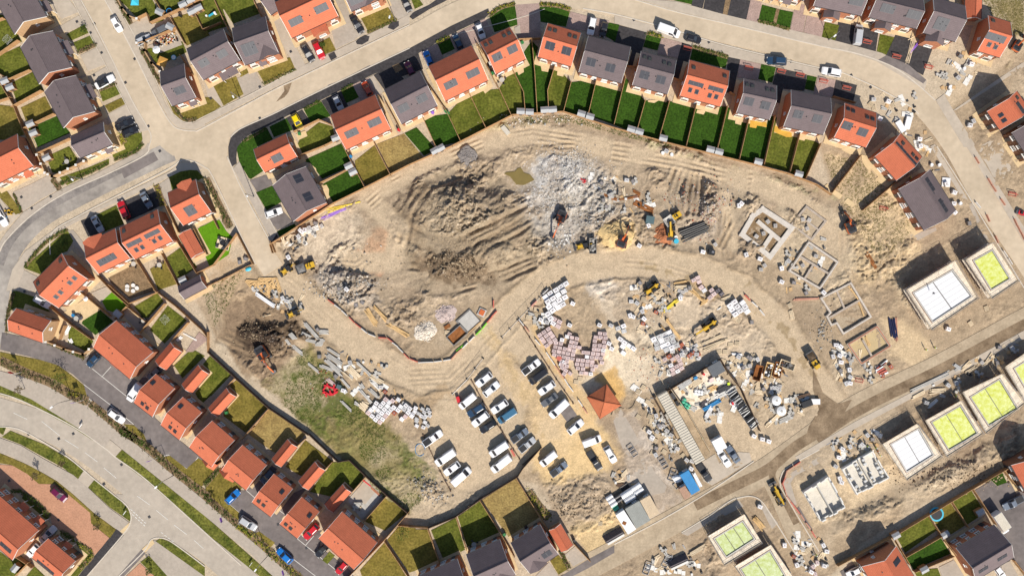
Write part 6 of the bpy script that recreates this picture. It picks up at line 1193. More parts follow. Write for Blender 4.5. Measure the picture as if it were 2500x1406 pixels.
FN = [
 (0,0,[(0,540),(200,400)]),(0,0,[(0,210),(60,190)]),(0,0,[(90,780),(310,680)]),(0,0,[(135,1030),(420,875)]),(0,0,[(240,1240),(540,1095)]),(0,0,[(0,980),(130,940)]),(0,0,[(30,800),(150,1000),(250,1250),(360,1480)]),(0,0,[(360,1480),(690,1330)]),(0,0,[(-20,690),(60,740)]),
 (0,0,[(1330,190),(1420,145),(1450,235),(1953,0)]),(0,0,[(1490,0),(1590,170)]),(0,0,[(1320,440),(1700,280)]),(0,0,[(1640,180),(1780,430)]),(0,0,[(1860,110),(1953,300)]),(0,0,[(1735,540),(1850,720)]),(500,0,[(100,0),(215,255)]),(500,0,[(470,0),(550,170)]),(500,0,[(0,300),(170,230)]),(500,0,[(1200,0),(1300,190)]),(500,0,[(210,240),(300,420)]),
 (500,0,[(860,1265),(1100,1150),(1215,1200)]),(500,350,[(900,130),(1150,30),(1270,-30)]),(500,350,[(1075,400),(1380,250)]),(500,350,[(1310,0),(1420,210),(1530,420)]),(500,350,[(1620,0),(1780,315)]),(500,0,[(1660,920),(1710,990)]),(500,0,[(1730,990),(1870,1250)]),(1000,0,[(180,820),(360,1080)]),(1000,0,[(640,430),(700,520)]),(1000,0,[(680,530),(840,840)]),(1000,0,[(1040,390),(1250,380)]),
 (0,350,[(1320,1110),(1510,1420)]),(0,350,[(1560,1050),(1720,1360)]),(0,350,[(950,1260),(1100,1420),(1250,1550)]),(0,350,[(1710,940),(1900,1250)]),(0,350,[(1870,820),(1990,1060)]),(0,350,[(1600,600),(1720,850)]),(0,350,[(1880,370),(2100,820)]),
 (500,350,[(-60,1240),(100,1160),(250,960),(320,860)]),(500,350,[(320,860),(470,1150)]),(0,700,[(500,190),(700,360),(900,500)]),(0,700,[(780,40),(1070,280)]),(0,700,[(1060,-20),(1250,155)]),(0,700,[(1250,160),(1530,50)]),(0,700,[(1110,310),(1230,185),(1410,330)]),(0,700,[(1350,440),(1590,160)]),(0,700,[(1650,520),(1810,340)]),(0,700,[(1490,30),(1700,190),(1953,420),(1995,480)]),(0,700,[(640,370),(590,500)]),
 (500,700,[(45,620),(300,860),(620,1150),(1000,1406)]),(500,700,[(45,430),(45,620)]),(500,700,[(210,960),(300,870)]),(500,700,[(400,1406),(620,1160)]),(500,1046,[(360,100),(480,-20)]),(500,1046,[(860,190),(970,90)]),(500,1046,[(1140,400),(1225,310)]),(500,1046,[(1400,610),(1540,450)]),(500,1046,[(1520,880),(1740,630)]),(500,1046,[(1340,1440),(1700,1070),(1953,780)]),(500,1046,[(1000,45),(1280,310),(1385,290),(1540,440),(1740,620),(1950,800)]),(500,1046,[(1720,1060),(1953,1406)]),(500,1046,[(1850,910),(1960,920),(2130,930)]),
 (1000,1046,[(0,920),(170,940),(440,830),(680,660),(1030,450),(1080,370),(1255,170)]),(1000,1046,[(180,950),(290,1270)]),(1000,1046,[(445,830),(545,1140)]),(1000,1046,[(670,670),(880,1000),(1000,1210)]),(1000,1046,[(1015,460),(1150,680),(1330,970)]),(1000,1046,[(1330,970),(1400,1130)]),(1000,1046,[(1560,1080),(1720,1250)]),(1000,1046,[(850,1020),(960,1270)]),
 (2000,1046,[(160,1290),(690,1010),(1040,800),(1440,560),(1953,260)]),(2000,1046,[(1020,810),(1180,1060),(1290,1200)]),(2000,1046,[(1240,680),(1400,930)]),(2000,1046,[(1440,560),(1660,900)]),(2000,1046,[(800,1210),(1150,1010)]),(2000,1046,[(890,1350),(1260,1200)]),(2000,1046,[(690,1020),(840,1280)]),(2000,1046,[(1830,1240),(1960,1406)]),(2000,1046,[(1730,380),(1840,520)]),
 (2000,350,[(110,470),(380,120)]),(2000,350,[(400,640),(720,370)]),(2000,0,[(120,930),(330,990)]),(1500,0,[(60,640),(200,650)]),(1500,0,[(540,750),(650,790)]),(1500,0,[(1090,890),(1140,920)]),(0,1046,[(190,1210),(280,1270),(330,1310)]),(0,1046,[(170,1390),(300,1260)]),
]
DARKF = {(500,700,0),(1000,1046,0),(500,1046,10)}
for i,(x,y,l) in enumerate(FN):
 p = conv(x,y,l); big = len(l) >= 4 and x in (500,1000) and y >= 700
 fence(p,uniq('brown timber fence',p) if not big else uniq('long dark brown boundary fence',p),m='timber_dark' if big else 'timber_fence')
T(0,0)
for l in ([(1140,0),(1190,100),(1250,170),(1330,200)],[(1330,430),(1400,410),(1400,500),(1470,620),(1550,700)]): p = conv(0,0,l); brick_wall(p,uniq('cream pier garden wall',p))
for x,y,l in ((0,350,[(490,305),(530,325),(830,180),(800,200)][:3]),(0,700,[(470,520),(640,590),(820,640),(880,590)]),(0,350,[(385,120),(460,290)])): p = conv(x,y,l); brick_wall(p,uniq('cream pier garden wall',p))
# sheds
SH = [(0,0,1520,115,25),(0,0,1620,255,28),(0,0,1740,40,-25),(0,0,1825,110,-25),(0,0,1890,75,-25),(0,0,1815,0,-25),(0,0,40,770,-22),(0,0,90,830,-22),(0,0,285,1180,-24),(0,0,315,1265,-24),(0,350,440,135,-28),(1000,0,1060,1062,2),(1000,0,1145,1068,2),(1000,0,1288,1048,-5),(1000,0,1365,1045,-5),(1000,0,1640,1085,16),(1000,0,1722,1112,16),(1500,0,162,1232,16),(1500,0,240,1255,16),(1500,0,468,1318,14),(1500,350,918,58,14),(1500,350,1000,80,14),(1500,350,1375,175,14),(1500,350,1762,292,16),(500,350,1370,215,-26),(500,350,1410,272,-26),(1000,350,295,45,-30),(1000,350,240,70,-30),(500,0,1245,1315,-22),(0,350,1740,1300,-25),(2000,1046,735,1020,-28),(2000,1046,1205,1010,-30),(2000,1046,1540,800,-28),(2000,1046,1005,1345,-28),(0,1046,140,1330,-50),(0,700,1120,260,40)]
for x,y,a,b,g in SH: T(x,y); shed(a,b,g,uniq('pale grey shed',[(x+a/3.906,y+b/3.906)]),1.95,1.55)
# hedges, shrub borders, planting
HD = [((1000,0,[(760,150),(870,75),(1005,40)]),'leaf','leaf_yellow',.9,.6),((1000,0,[(1240,45),(1400,55),(1530,95)]),'leaf','leaf_yellow',.9,.6),((1500,0,[(310,315),(450,352)]),'leaf','leaf_yellow',.8,.6),((1500,0,[(750,450),(900,495),(1080,545)]),'leaf','straw',.9,.7),((1500,0,[(1370,205),(1520,240),(1665,285)]),'leaf','straw',.6,.5),((1000,0,[(265,410),(380,350)]),'leaf','leaf_yellow',.8,.6),((500,0,[(570,800),(860,665)]),'leaf','straw',.5,.4),((500,0,[(370,1350),(590,1225)]),'leaf','leaf',.5,.4),((500,0,[(950,1040),(1100,965)]),'leaf','leaf',.5,.4),((500,0,[(1300,865),(1410,810)]),'leaf','leaf',.5,.6),((500,0,[(1550,315),(1830,195)]),'leaf','straw',.5,.4),
      ((500,350,[(10,340),(100,520),(240,800)]),'leaf','leaf_brown',1.5,.7),((0,0,[(1110,0),(1250,230)]),'leaf_brown','leaf',.8,.6),((0,0,[(1350,480),(1530,800)]),'leaf_brown','leaf',.8,.6),((0,0,[(1560,830),(1680,1040),(1760,1140),(1880,1140)]),'leaf_brown','leaf',.6,.5),((0,0,[(750,500),(915,425)]),'leaf_brown','leaf',.8,.5),((0,0,[(945,860),(1105,800)]),'leaf_brown','leaf',.8,.5),((0,350,[(570,390),(850,280),(1030,190)]),'leaf','leaf',.7,.5),((0,350,[(1090,160),(1290,80),(1360,0)]),'leaf','leaf',.7,.5),((0,350,[(240,1180),(420,960),(640,820)]),'leaf','straw',.7,.7),((0,350,[(1490,400),(1560,590)]),'leaf_yellow','leaf_brown',1.2,.6),((0,350,[(500,340),(570,440)]),'leaf_brown','leaf',1.0,.4),((0,350,[(130,480),(210,660)]),'leaf','leaf_brown',.5,.4),
      ((0,700,[(0,700),(250,820),(500,920),(700,1040),(840,1090)]),'leaf_brown','leaf',1.8,.7),((0,700,[(860,1110),(1030,1250),(1180,1380),(1300,1450)]),'leaf_brown','leaf',1.5,.7),((0,1046,[(1150,10),(1400,170),(1600,350),(1880,570),(1990,650)]),'leaf','leaf_brown',1.6,.7),((500,1046,[(0,640),(240,850),(310,910)]),'leaf','leaf_brown',1.4,.7),((500,1046,[(330,930),(480,1040),(620,1170),(800,1330),(920,1430)]),'leaf','leaf_yellow',1.5,.7),((500,1046,[(0,540),(140,380)]),'leaf','leaf',1.0,.8),((0,700,[(480,540),(650,610),(810,680)]),'leaf','leaf_brown',.7,.6),((0,700,[(70,430),(80,250),(130,60)]),'leaf_brown','leaf',.7,.6),
      ((0,1046,[(220,610),(350,700),(480,840)]),'leaf','leaf',1.0,.9),((0,1046,[(580,980),(700,1050)]),'leaf','leaf',1.2,.9),((0,1046,[(740,1080),(880,1200),(760,1330)]),'leaf','leaf_yellow',.9,.8),((0,1046,[(110,590),(200,590)]),'leaf','leaf',.7,.6),((1000,1046,[(1130,600),(1230,740),(1330,850)]),'leaf','leaf_yellow',1.8,.9),((1000,1046,[(1430,1150),(1520,1330)]),'leaf','leaf_brown',.8,.6),((0,0,[(1140,1290),(1190,1370)]),'leaf_yellow','leaf_yellow',1.2,.8),((500,1046,[(310,930),(440,1020)]),'leaf_yellow','leaf',.6,.5),((0,700,[(660,1010),(760,1030)]),'leaf_yellow','leaf',.8,.5)]
for (x,y,l),m,mx,w,h in HD: p = conv(x,y,l); ribbon('planting_bed',p,0,w*1.25,.088,'earth_bed'); hedge(p,uniq('low leafy border' if m == 'leaf' else 'yellow flowering shrubs' if m == 'leaf_yellow' else 'brownish shrub border',p),w,h,m,True,13,mx,name='hedge' if m == 'leaf' else 'shrub_border',cat='hedge' if m == 'leaf' else 'shrub border')
for x,y,a,b,h,r,m,l in [(0,700,630,860,4.5,1.5,'leaf','bushy green tree on the verge above the asphalt lane'),(0,1046,385,430,3.5,.8,'leaf_brown','bare young tree beside the terracotta paving'),(0,1046,960,910,3,.8,'leaf_brown','bare young tree near the lower left road corner'),(0,1046,625,320,3,.7,'leaf_brown','bare sapling on the grass verge beside the main road'),(0,700,240,970,4,.9,'leaf_brown','bare sapling over the footway at far left'),(0,1046,1390,120,3.2,.7,'leaf','small tree on olive grass by the lane end'),(0,0,820,290,1.8,.9,'leaf','round green shrub on a small front lawn by the side street'),(500,1046,1890,980,2.2,1.6,'leaf','broad green bush on the lawn next to lane end'),(0,350,640,950,1.6,.8,'leaf','dark bush in the shaded corner lawn by the curved road'),(500,0,1130,440,1.4,.6,'leaf','round bush on the small lawn beside the bright red car'),(0,1046,1450,1330,3,.8,'leaf','sapling on the verge below the main road junction'),(500,1046,100,690,3,.6,'leaf_brown','thin sapling on olive grass left of the lane')]: T(x,y); tree(a,b,h,r,l,m)
# street lamps and signs
for x,y,a,l in [(0,1046,(1655,445,1490,555),'tall grey lamp leaning over the main road, middle of the footway'),(0,700,(700,1070,495,1145),'tall lamp beside the upper main road footway'),(500,1046,(610,1200,485,1345),'tall lamp near the lower main road hedge gap'),(500,0,(335,940,265,915),'white lamp on the footway beside an olive lawn'),(0,350,(790,345,680,340),'white-headed lamp on the grass strip above the curved road'),(2000,0,(90,385,150,345),'short lamp at the corner of a striped front lawn'),(500,0,(1820,200,1765,155),'lamp at the front lawn corner near the picture top'),(500,350,(470,510,400,500),'lamp at the road down to the site entrance')]: T(x,y); lamp_post(*a,l)
def sign_post(x,y,hx,hy,m,label,h=4.5):
 b = W((x,y)); e = W((hx,hy),h); r = thing('banner_sign',(b.x,b.y,0),0,label,'sign','banner signs by the main road'); a = MB(); a.cyl((0,0,0),(0,0,h+.3),.05,'upvc',6); a.obj('pole',r); k = MB(); d = (e-b).normalized(); k.bar((d.x*.05,d.y*.05,h-.6),(d.x*1.2,d.y*1.2,h-.6),.05,1.3,m); k.obj('banner',r)
for x,y,a,m,l in [(0,1046,(1505,275,1405,315),'purple','purple banner sign on a pole by the main road, middle one'),(0,700,(800,1080,670,1110),'purple','pinkish banner sign left of the white car in the lane lay-by'),(500,1046,(210,855,150,885),'purple','purple banner sign beside the lane bay hedge'),(0,700,(210,815,90,820),'red','dark red and blue banner sign at the far left footway'),(500,1046,(790,1350,740,1385),'purple','purple banner sign lowest along the main road')]: T(x,y); sign_post(*a,m,l)
def board_sign(x,y,ang,label):
 c = W((x,y),.8); r = thing('sign_board',(c.x,c.y,0),math.radians(ang),label,'sign','small white verge signs'); a = MB(); a.box((0,0,.9),(1.2,.06,.5),'plastic_white'); a.obj('panel',r); b = MB(); b.cyl((-.45,0,0),(-.45,0,.9),.04,'steel',6); b.cyl((.45,0,0),(.45,0,.9),.04,'steel',6); b.obj('posts',r)
for x,y,a,b,l in [(0,700,770,1325,'small white sign on the upper main road verge'),(500,1046,440,1290,'small white sign on the verge near the bottom lamp'),(0,1046,1190,800,'small white sign on the verge by the give-way marks')]: T(x,y); board_sign(a,b,55,l)
# garden furniture and play things
T(2000,1046)
def trampoline(x,y,rr,label,m='blue_light'):
 c = W((x,y),.9); r = thing('trampoline',(c.x,c.y,.05),0,label,'trampoline'); a = MB(); n = 28
 i_,o_ = rr*.78,rr
 vs = [(q*math.cos(6.2832*k/n),q*math.sin(6.2832*k/n),z) for q,z in ((i_,.86),(o_,.84),(o_,.78),(i_,.8)) for k in range(n)]
 a.add(vs,[(j*n+k,j*n+(k+1) % n,((j+1) % 4)*n+(k+1) % n,((j+1) % 4)*n+k) for j in range(4) for k in range(n)],m); a.obj('safety_pad',r)
 b = MB(); b.cyl((0,0,.79),(0,0,.82),i_,'black',n); b.obj('bounce_mat',r); lm = MB()
 lm.cyl((0,0,0),(0,0,.8),.04,'steel',6); me = lm.mesh('leg')
 for k in range(6): link('leg',me,r).location = (o_*.92*math.cos(k*1.047),o_*.92*math.sin(k*1.047),0)
trampoline(1120,815,1.75,'round blue-rimmed trampoline on an olive lawn at lower right'); T(0,0); trampoline(1612,110,.75,'small round blue-rimmed trampoline beside a shed at upper left','blue')
def parasol(x,y,rr,m,label,sides=8,h=2.3):
 c = W((x,y),h); r = thing('parasol',(c.x,c.y,.05),.4,label,'parasol'); a = MB(); a.cyl((0,0,0),(0,0,h+.1),.03,'steel',6); a.obj('pole',r); b = MB(); vs = [(rr*math.cos(6.2832*k/sides),rr*math.sin(6.2832*k/sides),h-.25) for k in range(sides)]+[(0,0,h+.2)]; b.add(vs,[(k,(k+1) % sides,sides) for k in range(sides)],m); b.obj('canopy',r)
mat('canvas_orange',(.62,.33,.08),.8,.1); mat('canvas_white',(.78,.78,.78),.8,.06)
T(0,0); parasol(1545,590,1.55,'canvas_orange','square orange parasol in a garden beside the small grey house',4); parasol(1488,475,.95,'canvas_white','round white parasol on a cluttered garden patio'); T(0,700); parasol(812,115,.6,'canvas_white','small round white parasol on a tan patio at left')
T(0,0)
def simple(name,cat,label,build,x,y,z=.06,ang=0,raw=False,h=0):
 mb = MB(); build(mb); c = W((x,y),h,raw); o = mb.obj(name); o.location = (c.x,c.y,max(z,gz(c.x,c.y))); o.rotation_euler = (0,0,math.radians(-ang)); return tag(o,label,cat)
def tent(mb):
 mb.add([(-1,-.9,0),(1,-.9,0),(1,.9,0),(-1,.9,0),(-.15,0,1.3),(.15,0,1.3)],[(0,1,5,4),(1,2,5),(2,3,4,5),(3,0,4)],'blue_light')
simple('play_tent','tent','turquoise play tent on a garden lawn at the top left',tent,1285,20)
def pool(mb): mb.cyl((0,0,0),(0,0,.3),.6,'blue_light',18); mb.cyl((0,0,.3),(0,0,.31),.5,'plastic_white',18)
simple('paddling_pool','paddling pool','small oval blue and white paddling pool on a shaded lawn',pool,1660,553)
T(0,350)
def toys(mb):
 for i in range(9): mb.box((random.uniform(-1,1),random.uniform(-1,1),.3),(random.uniform(.3,.7),random.uniform(.3,.7),.5),random.choice(['yellow','yellow','plastic_white','blue','steel']),random.uniform(0,3))
simple('toy_pile','toys','yellow and blue pile of toys on a drive at the left edge',toys,95,670)
T(500,0); 
def slide(mb): mb.bar((-.8,0,.2),(.8,0,1.0),.5,.08,'blue_light'); mb.box((1.0,0,.55),(.5,.5,1.1),'plastic_white'); mb.cyl((-1.3,.3,0),(-1.3,.3,.4),.25,'plastic_white',10)
simple('slide','slide','small blue and white garden slide at upper left',slide,70,150,ang=-20)
# wheelie bins, tables, washing lines
BN = [(0,0,1715,150,'black'),(1000,0,765,640,'black'),(1000,0,790,700,'green'),(1000,0,345,1060,'green'),(1000,0,365,1080,'green'),(1000,0,1075,405,'green'),(500,0,355,545,'black'),(500,0,375,580,'green'),(500,0,900,1275,'green'),(1000,1046,905,1010,'green'),(500,0,1850,1240,'red'),(500,700,205,1200,'green'),(1000,1046,1570,1070,'black'),(1000,1046,1110,940,'black'),(500,350,1390,125,'blue'),(1000,0,220,1075,'purple'),(0,700,1340,300,'black')]
for x,y,a,b,m in BN:
 T(x,y); c = W((a,b),1); r = thing('wheelie_bin',(c.x,c.y,.08),random.uniform(0,3),uniq(f'{m} wheelie bin',[(x+a/3.906,y+b/3.906)]),'bin','wheelie bins'); q = MB(); q.box((0,0,.5),(.55,.6,1.0),m,0,1.1); q.obj('body',r); q = MB(); q.box((0,.02,1.04),(.62,.68,.08),m); q.obj('lid',r)
def gtable(mb):
 mb.cyl((0,0,.68),(0,0,.72),.6,'concrete',12); mb.cyl((0,0,0),(0,0,.7),.05,'steel',6)
 for k in range(4): a = k*1.57+.5; mb.box((math.cos(a)*.95,math.sin(a)*.95,.4),(.42,.42,.06),'steel_dark',a); mb.box((math.cos(a)*1.15,math.sin(a)*1.15,.65),(.06,.42,.5),'steel_dark',a)
for x,y,a,b in [(0,350,1530,1160),(0,350,1285,1150),(500,350,170,945),(1000,0,880,770),(500,1046,1460,730),(0,350,650,178),(0,700,1380,320),(0,700,740,300),(1000,1046,615,1095)]: T(x,y); simple('garden_table','garden table',uniq('garden table and chairs',[(x+a/3.906,y+b/3.906)]),gtable,a,b,.09)
T(0,350)
def seatring(mb):
 for k in range(5): a = k*1.25; mb.cyl((math.cos(a)*1.3,math.sin(a)*.7,.1),(math.cos(a)*1.3,math.sin(a)*.7,.4),.5,'concrete_white',14)
simple('garden_ring_seats','stone rings','cluster of pale round stone rings on bare garden soil',seatring,1260,1380,.06)
def sofa(mb): mb.box((0,.5,.35),(2.2,.7,.6),'concrete'); mb.box((-1.0,-.4,.35),(.7,1.4,.6),'concrete'); mb.box((.3,-.5,.25),(.9,.6,.4),'timber_pale')
T(500,1046); simple('garden_sofa','garden sofa','grey corner sofa on the shaded patio of the lane end',sofa,1465,730,.09)
T(500,350)
def hottub(mb):
 mb.box((0,0,.2),(3.2,2.9,.3),'timber_pale'); mb.cyl((-.1,.1,.3),(-.1,.1,.8),.65,'black',14)
 for k in range(4): mb.box((1.2*(-1)**k,1.0*(-1)**(k//2),.55),(.6,.6,.5),'steel_dark')
simple('garden_deck','garden deck','square timber deck with black furniture on the vivid lawn',hottub,180,955,.06,15)
T(0,700)
def lounge(mb): mb.loft([[(math.cos(k*.7)*1.3*q,math.sin(k*.7)*.8*q,z) for k in range(9)] for q,z in ((1,0),(1.05,.3),(.9,.45),(.5,.4))],'slate_cover')
mat('slate_cover',(.10,.09,.10),.8,.2); simple('covered_furniture','garden cover','dark covered furniture on a tan patio next to a blue bin',lounge,745,290,.09,10)
simple('blue_barrel','barrel','blue barrel at the patio corner beside dark covered furniture',lambda mb: mb.cyl((0,0,0),(0,0,.9),.4,'blue',12),712,270,.09)
def rotary(mb):
 mb.cyl((0,0,0),(0,0,1.9),.03,'steel',6)
 for k in range(4): mb.bar((0,0,1.5),(1.3*math.cos(k*1.57),1.3*math.sin(k*1.57),1.9),.03,.03,'steel')
 for q in (.5,.8,1.1,1.3):
  for k in range(4): mb.bar((q*math.cos(k*1.57),q*math.sin(k*1.57),1.5+.3*q),(q*math.cos(k*1.57+1.57),q*math.sin(k*1.57+1.57),1.5+.3*q),.015,.015,'upvc')
for x,y,a,b,l in [(0,700,1600,310,'rotary washing line on an olive lawn of the big lane semi'),(0,0,110,400,'rotary washing line on the lawn at upper left edge')]: T(x,y); simple('rotary_washing_line','washing line',l,rotary,a,b)
mh = MB(); mh.box((0,0,0),(.6,.6,.1),'steel_dark'); mh = mh.mesh('manhole_cover')
MHP = [(0,0,735,210),(0,0,900,230),(0,0,898,720),(0,0,1198,790),(0,0,1415,1205),(0,0,970,505),(0,0,865,315),(0,0,1285,565),(0,350,205,513),(0,350,305,620),(0,350,485,508),(0,350,1525,75),(500,0,525,830),(500,0,58,940),(500,0,525,1130),(500,0,865,990),(500,0,820,495),(1500,0,185,193),(1500,0,900,405),(1500,0,1683,590),(2000,0,305,720),(2000,0,490,835),(2000,0,838,962),(0,1046,700,48),(0,1046,562,95),(0,1046,275,52),(0,1046,560,868),(0,1046,992,528),(0,1046,1425,840),(0,1046,88,495),(0,1046,1160,342),(0,700,235,45),(500,1046,700,910),(500,1046,970,1135)]
for x,y,a,b in MHP: T(x,y); c = W((a,b)); o = link('manhole_cover',mh); o.location = (c.x,c.y,.042); o.rotation_euler = (0,0,.5); tag(o,'small dark square drain cover set in road or footway','manhole cover','drain covers')
# ================= construction site =================
T(2000,700)
shell([(830,30),(1295,-250),(1510,110),(1070,410)],[(905,60),(1270,-150),(1450,90),(1085,330)],'deck_white','brick house shell with two bright white floor decks, right of the footings','scaffold around the white-decked shell right of the footings',nd=2)
T(2000,350)
shell([(1395,1110),(1652,945),(1897,1310),(1645,1480)],[(1480,1120),(1650,1025),(1812,1290),(1645,1390)],'membrane','brick house shell with one yellow-green floor, nearest the right edge road','scaffold around the single yellow-green shell near the right edge',nd=1)
T(2000,700)
shell([(1365,1005),(1740,830),(1960,1110),(1590,1395)],[(1450,1052),(1720,888),(1885,1160),(1622,1315)],'membrane','brick house shell with double yellow-green floor, second from right in the lower row','scaffold around the second-from-right yellow-green shell of the lower row',h=2.8)
shell([(1010,1275),(1350,1085),(1560,1400),(1215,1620)],[(1080,1292),(1347,1140),(1503,1395),(1240,1550)],'membrane','brick house shell with double yellow-green floor, beside the white-decked shell of the lower row','scaffold between yellow-green and white shells of the lower row',h=2.8)
shell([(1770,765),(2010,600),(2250,980),(1975,1120)],[(1868,780),(2080,650),(2200,850),(1985,985)],'membrane','brick house shell with yellow-green floor cut off by the right edge','scaffold of the shell cut off by the right edge',h=2.8)
T(2000,1046)
shell([(600,150),(930,-45),(1165,265),(835,490)],[(690,152),(945,8),(1085,250),(838,405)],'deck_white','brick house shell with two white decks in the middle of the lower row','scaffold around the white-decked shell of the lower row',h=2.8)
T(1500,1046)
shell([(890,1025),(1237,815),(1405,1085),(1050,1300)],[(960,1050),(1222,890),(1330,1050),(1070,1217)],'membrane_pale','brick house shell with three pale green floor bays by the bottom road corner','scaffold around the three-bay pale green shell at the bottom',nd=3,h=2.8)
shell([(1145,1310),(1490,1105),(1720,1440),(1380,1640)],[(1210,1340),(1482,1170),(1620,1400),(1360,1570)],'membrane_pale','brick house shell with pale green floor cut off by the picture bottom','scaffold of the pale green shell cut off by the bottom',h=2.8)
# footings
footing([(1837,528),(1861,511),(1932,557),(1879,627),(1811,573)],'thick white concrete strip foundation with two long compartments',.5,1.2,'footing_pale',cross=[((1848,540),(1907,590)),((1884,573),(1862,606))],floor='earth_bed')
footing([(1932,548),(1968,505),(2015,540),(1980,585)],'thin brick footing beside the white strip foundation, strewn with blocks',.35,.5,'footing_dusty',cross=[((1950,526),(1998,562)),((1972,545),(1955,567))],floor='earth_fill') if mat('earth_fill',(.40,.32,.225),.95,.15,.6,.4,fine=.2) else None
footing([(1926,661),(1973,592),(2043,640),(2000,704)],'brick footing with three compartments, left of the row of footings',.55,.6,'footing_dusty',cross=[((1952,626),(2028,672)),((1985,645),(1962,682))],floor='earth_fill',rim='footing_pale',fz=-.03)
footing([(2003,728),(2075,691),(2124,773),(2057,814),(2041,788),(2028,793),(2017,772),(2026,763)],'brick footing with stepped corner and timber planks inside',.6,.55,'footing_dusty',cross=[((2020,777),(2098,732)),((2040,708),(2060,753))],floor='earth_fill',rim='footing_pale',fz=-.03)
mat('sand_fill',(.50,.385,.215),.95,.1,.6,.2)
footing([(2069,840),(2139,797),(2171,844),(2101,887)],'rectangular brick footing filled with smooth tan sand',.6,.55,'footing_dusty',cross=[((2104,829),(2126,868))],floor='sand_fill',rim='brick',fz=.0)
T(2000,1046)
def slabhouse(c4,label,rows=True,h=1.2):
 Q = [W(p,.5) for p in c4]; o0 = sum(Q,Vector((0,0)))/4; r = thing('block_shell',(o0.x,o0.y,0),0,label,'blockwork shell','blockwork shells'); q = [p-o0 for p in Q]; o = link('floor_slab',fan_mesh('floor_slab',[(p.x,p.y) for p in q],-.1,.3,'block_pale'),r)
 I = ring_poly(q,.2); a = MB(); rn = random.Random(int(c4[0][0]))
 for i in range(4):
  s,e = I[i],I[(i+1) % 4]; n = 6
  for k in range(n):
   hh = h*rn.choice((.6,.8,1,1,.3)); a.bar((s+(e-s)*(k/n)).to_3d()+Vector((0,0,.3+hh/2)),(s+(e-s)*((k+1)/n)).to_3d()+Vector((0,0,.3+hh/2)),.3,hh,'concrete_white')
 a.obj('wall',r)
 b = MB(); m0,m1 = (I[0]+I[1])/2,(I[2]+I[3])/2; b.bar((m0.x,m0.y,.3+h*.45),(m1.x,m1.y,.3+h*.45),.25,h*.9,'concrete'); b.obj('party_wall',r)
 if rows:
  for u in (.12,.38,.62,.88):
   for v in (.12,.26,.42,.58,.74,.88):
    if rn.random() < .2: continue
    p = q[0]+(q[1]-q[0])*(u+rn.uniform(-.03,.03))+(q[3]-q[0])*v; m = MB(); s = rn.uniform(.5,.9); m.box((0,0,.5),(s,s*.7,1.0),'pack_grey'); o = m.obj('block_stack'); o.location = (p.x+o0.x,p.y+o0.y,.3); o.rotation_euler = (0,0,.6+rn.uniform(-.2,.2)); tag(o,'small grey block stack standing inside a pale blockwork shell','block stack','block stacks on the slabs')
mat('block_pale',(.62,.575,.50),.85,.1,.8,fine=.12)
slabhouse([(205,378),(500,200),(665,465),(350,632)],'pale blockwork shell with rows of block stacks and a party wall')
slabhouse([(-165,600),(75,440),(240,740),(5,880)],'pale blockwork shell with deep shaded rooms nearest the lower road bend',h=1.9,rows=False)
# timber walls inside that shell
# ---- compound ----
T(1500,700)
def rowbox(p0,p1,w,n,h,m,labels,name='container',cat='container',group='containers of the compound'):
 a,b = W(p0,h),W(p1,h); d = b-a; rz = math.atan2(d.y,d.x); ln = d.length/n
 for k in range(n):
  c = a+d*((k+.5)/n); r = thing(name,(c.x,c.y,max(-.04,gz(c.x,c.y))),rz,labels[k] if isinstance(labels,list) else labels,cat,group); q = MB(); q.box((0,0,h/2),(ln-.06,w,h-.05),m); 
  for i in range(int(ln/.3)): 
   for s in (-1,1): q.box((-ln/2+.2+i*.3,s*(w/2+.02),h/2),(.12,.06,h-.4),m)
  q.obj('wall',r); t = MB(); t.box((0,0,h+.02),(ln-.04,w+.06,.06),m)
  nn = max(3,int(ln/.62))
  for i in range(nn): t.box((-ln/2+(i+.5)*ln/nn,0,h+.09),(.26,w-.06,.11),m)
  t.obj('roof',r); dr = MB()
  for s in (-1,1): dr.box((0,s*w*.24,h/2),(.06,w*.44,h-.25),'steel'); 
  o = dr.obj('door',r); o.location = (ln/2,0,0); hb = MB(); hb.box((.06,0,h/2),(.05,.06,h*.7),'steel_dark'); hb.obj('lock_bar',o)
rowbox((455,1018),(820,1670),2.5,3,2.5,'cabin_white',['pale ribbed container at the upper end of the compound line','pale ribbed container in the middle of the compound line','pale ribbed container at the lower end of the compound line'])
def racking(p0,p1,w,label,m='black',h=1.4,items=26,mi='steel_dark'):
 a,b = W(p0,h),W(p1,h); d = b-a; c = (a+b)/2; r = thing('pipe_rack',(c.x,c.y,max(-.04,gz(c.x,c.y))),math.atan2(d.y,d.x),label,'pipe rack'); ln = d.length; f = MB(); rn = random.Random(int(p0[0]))
 for x in (-ln/2,0,ln/2): 
  for y in (-w/2,w/2): f.box((x,y,h/2),(.1,.1,h),'steel')
 for y in (-w/2,w/2): f.box((0,y,h*.5),(ln,.08,.08),'steel')
 f.box((0,0,.3),(ln,w,.1),m); f.obj('frame',r); q = MB()
 for i in range(items): x = -ln/2+(i+.5)*ln/items; q.bar((x+rn.uniform(-.2,.2),-w/2+rn.uniform(0,.3),h*rn.uniform(.6,1.0)),(x+rn.uniform(-.2,.2),w/2-rn.uniform(0,.3),h*rn.uniform(.6,1.0)),rn.uniform(.08,.2),.12,mi if rn.random() < .6 else 'upvc')
 q.obj('pipes',r)
racking((1110,990),(1350,1340),2.4,'long black rack of pipes and gutters at the right of the compound',items=34,mi='black')
def yard(x0): pass
T(1500,700)
cabin([(885,765),(1000,700),(1065,810),(945,860)],2.4,'dark grey ribbed shed roof at the top of the compound','cabin_dark',door=True) if mat('cabin_dark',(.115,.125,.14),.5,.12,1.0) else None
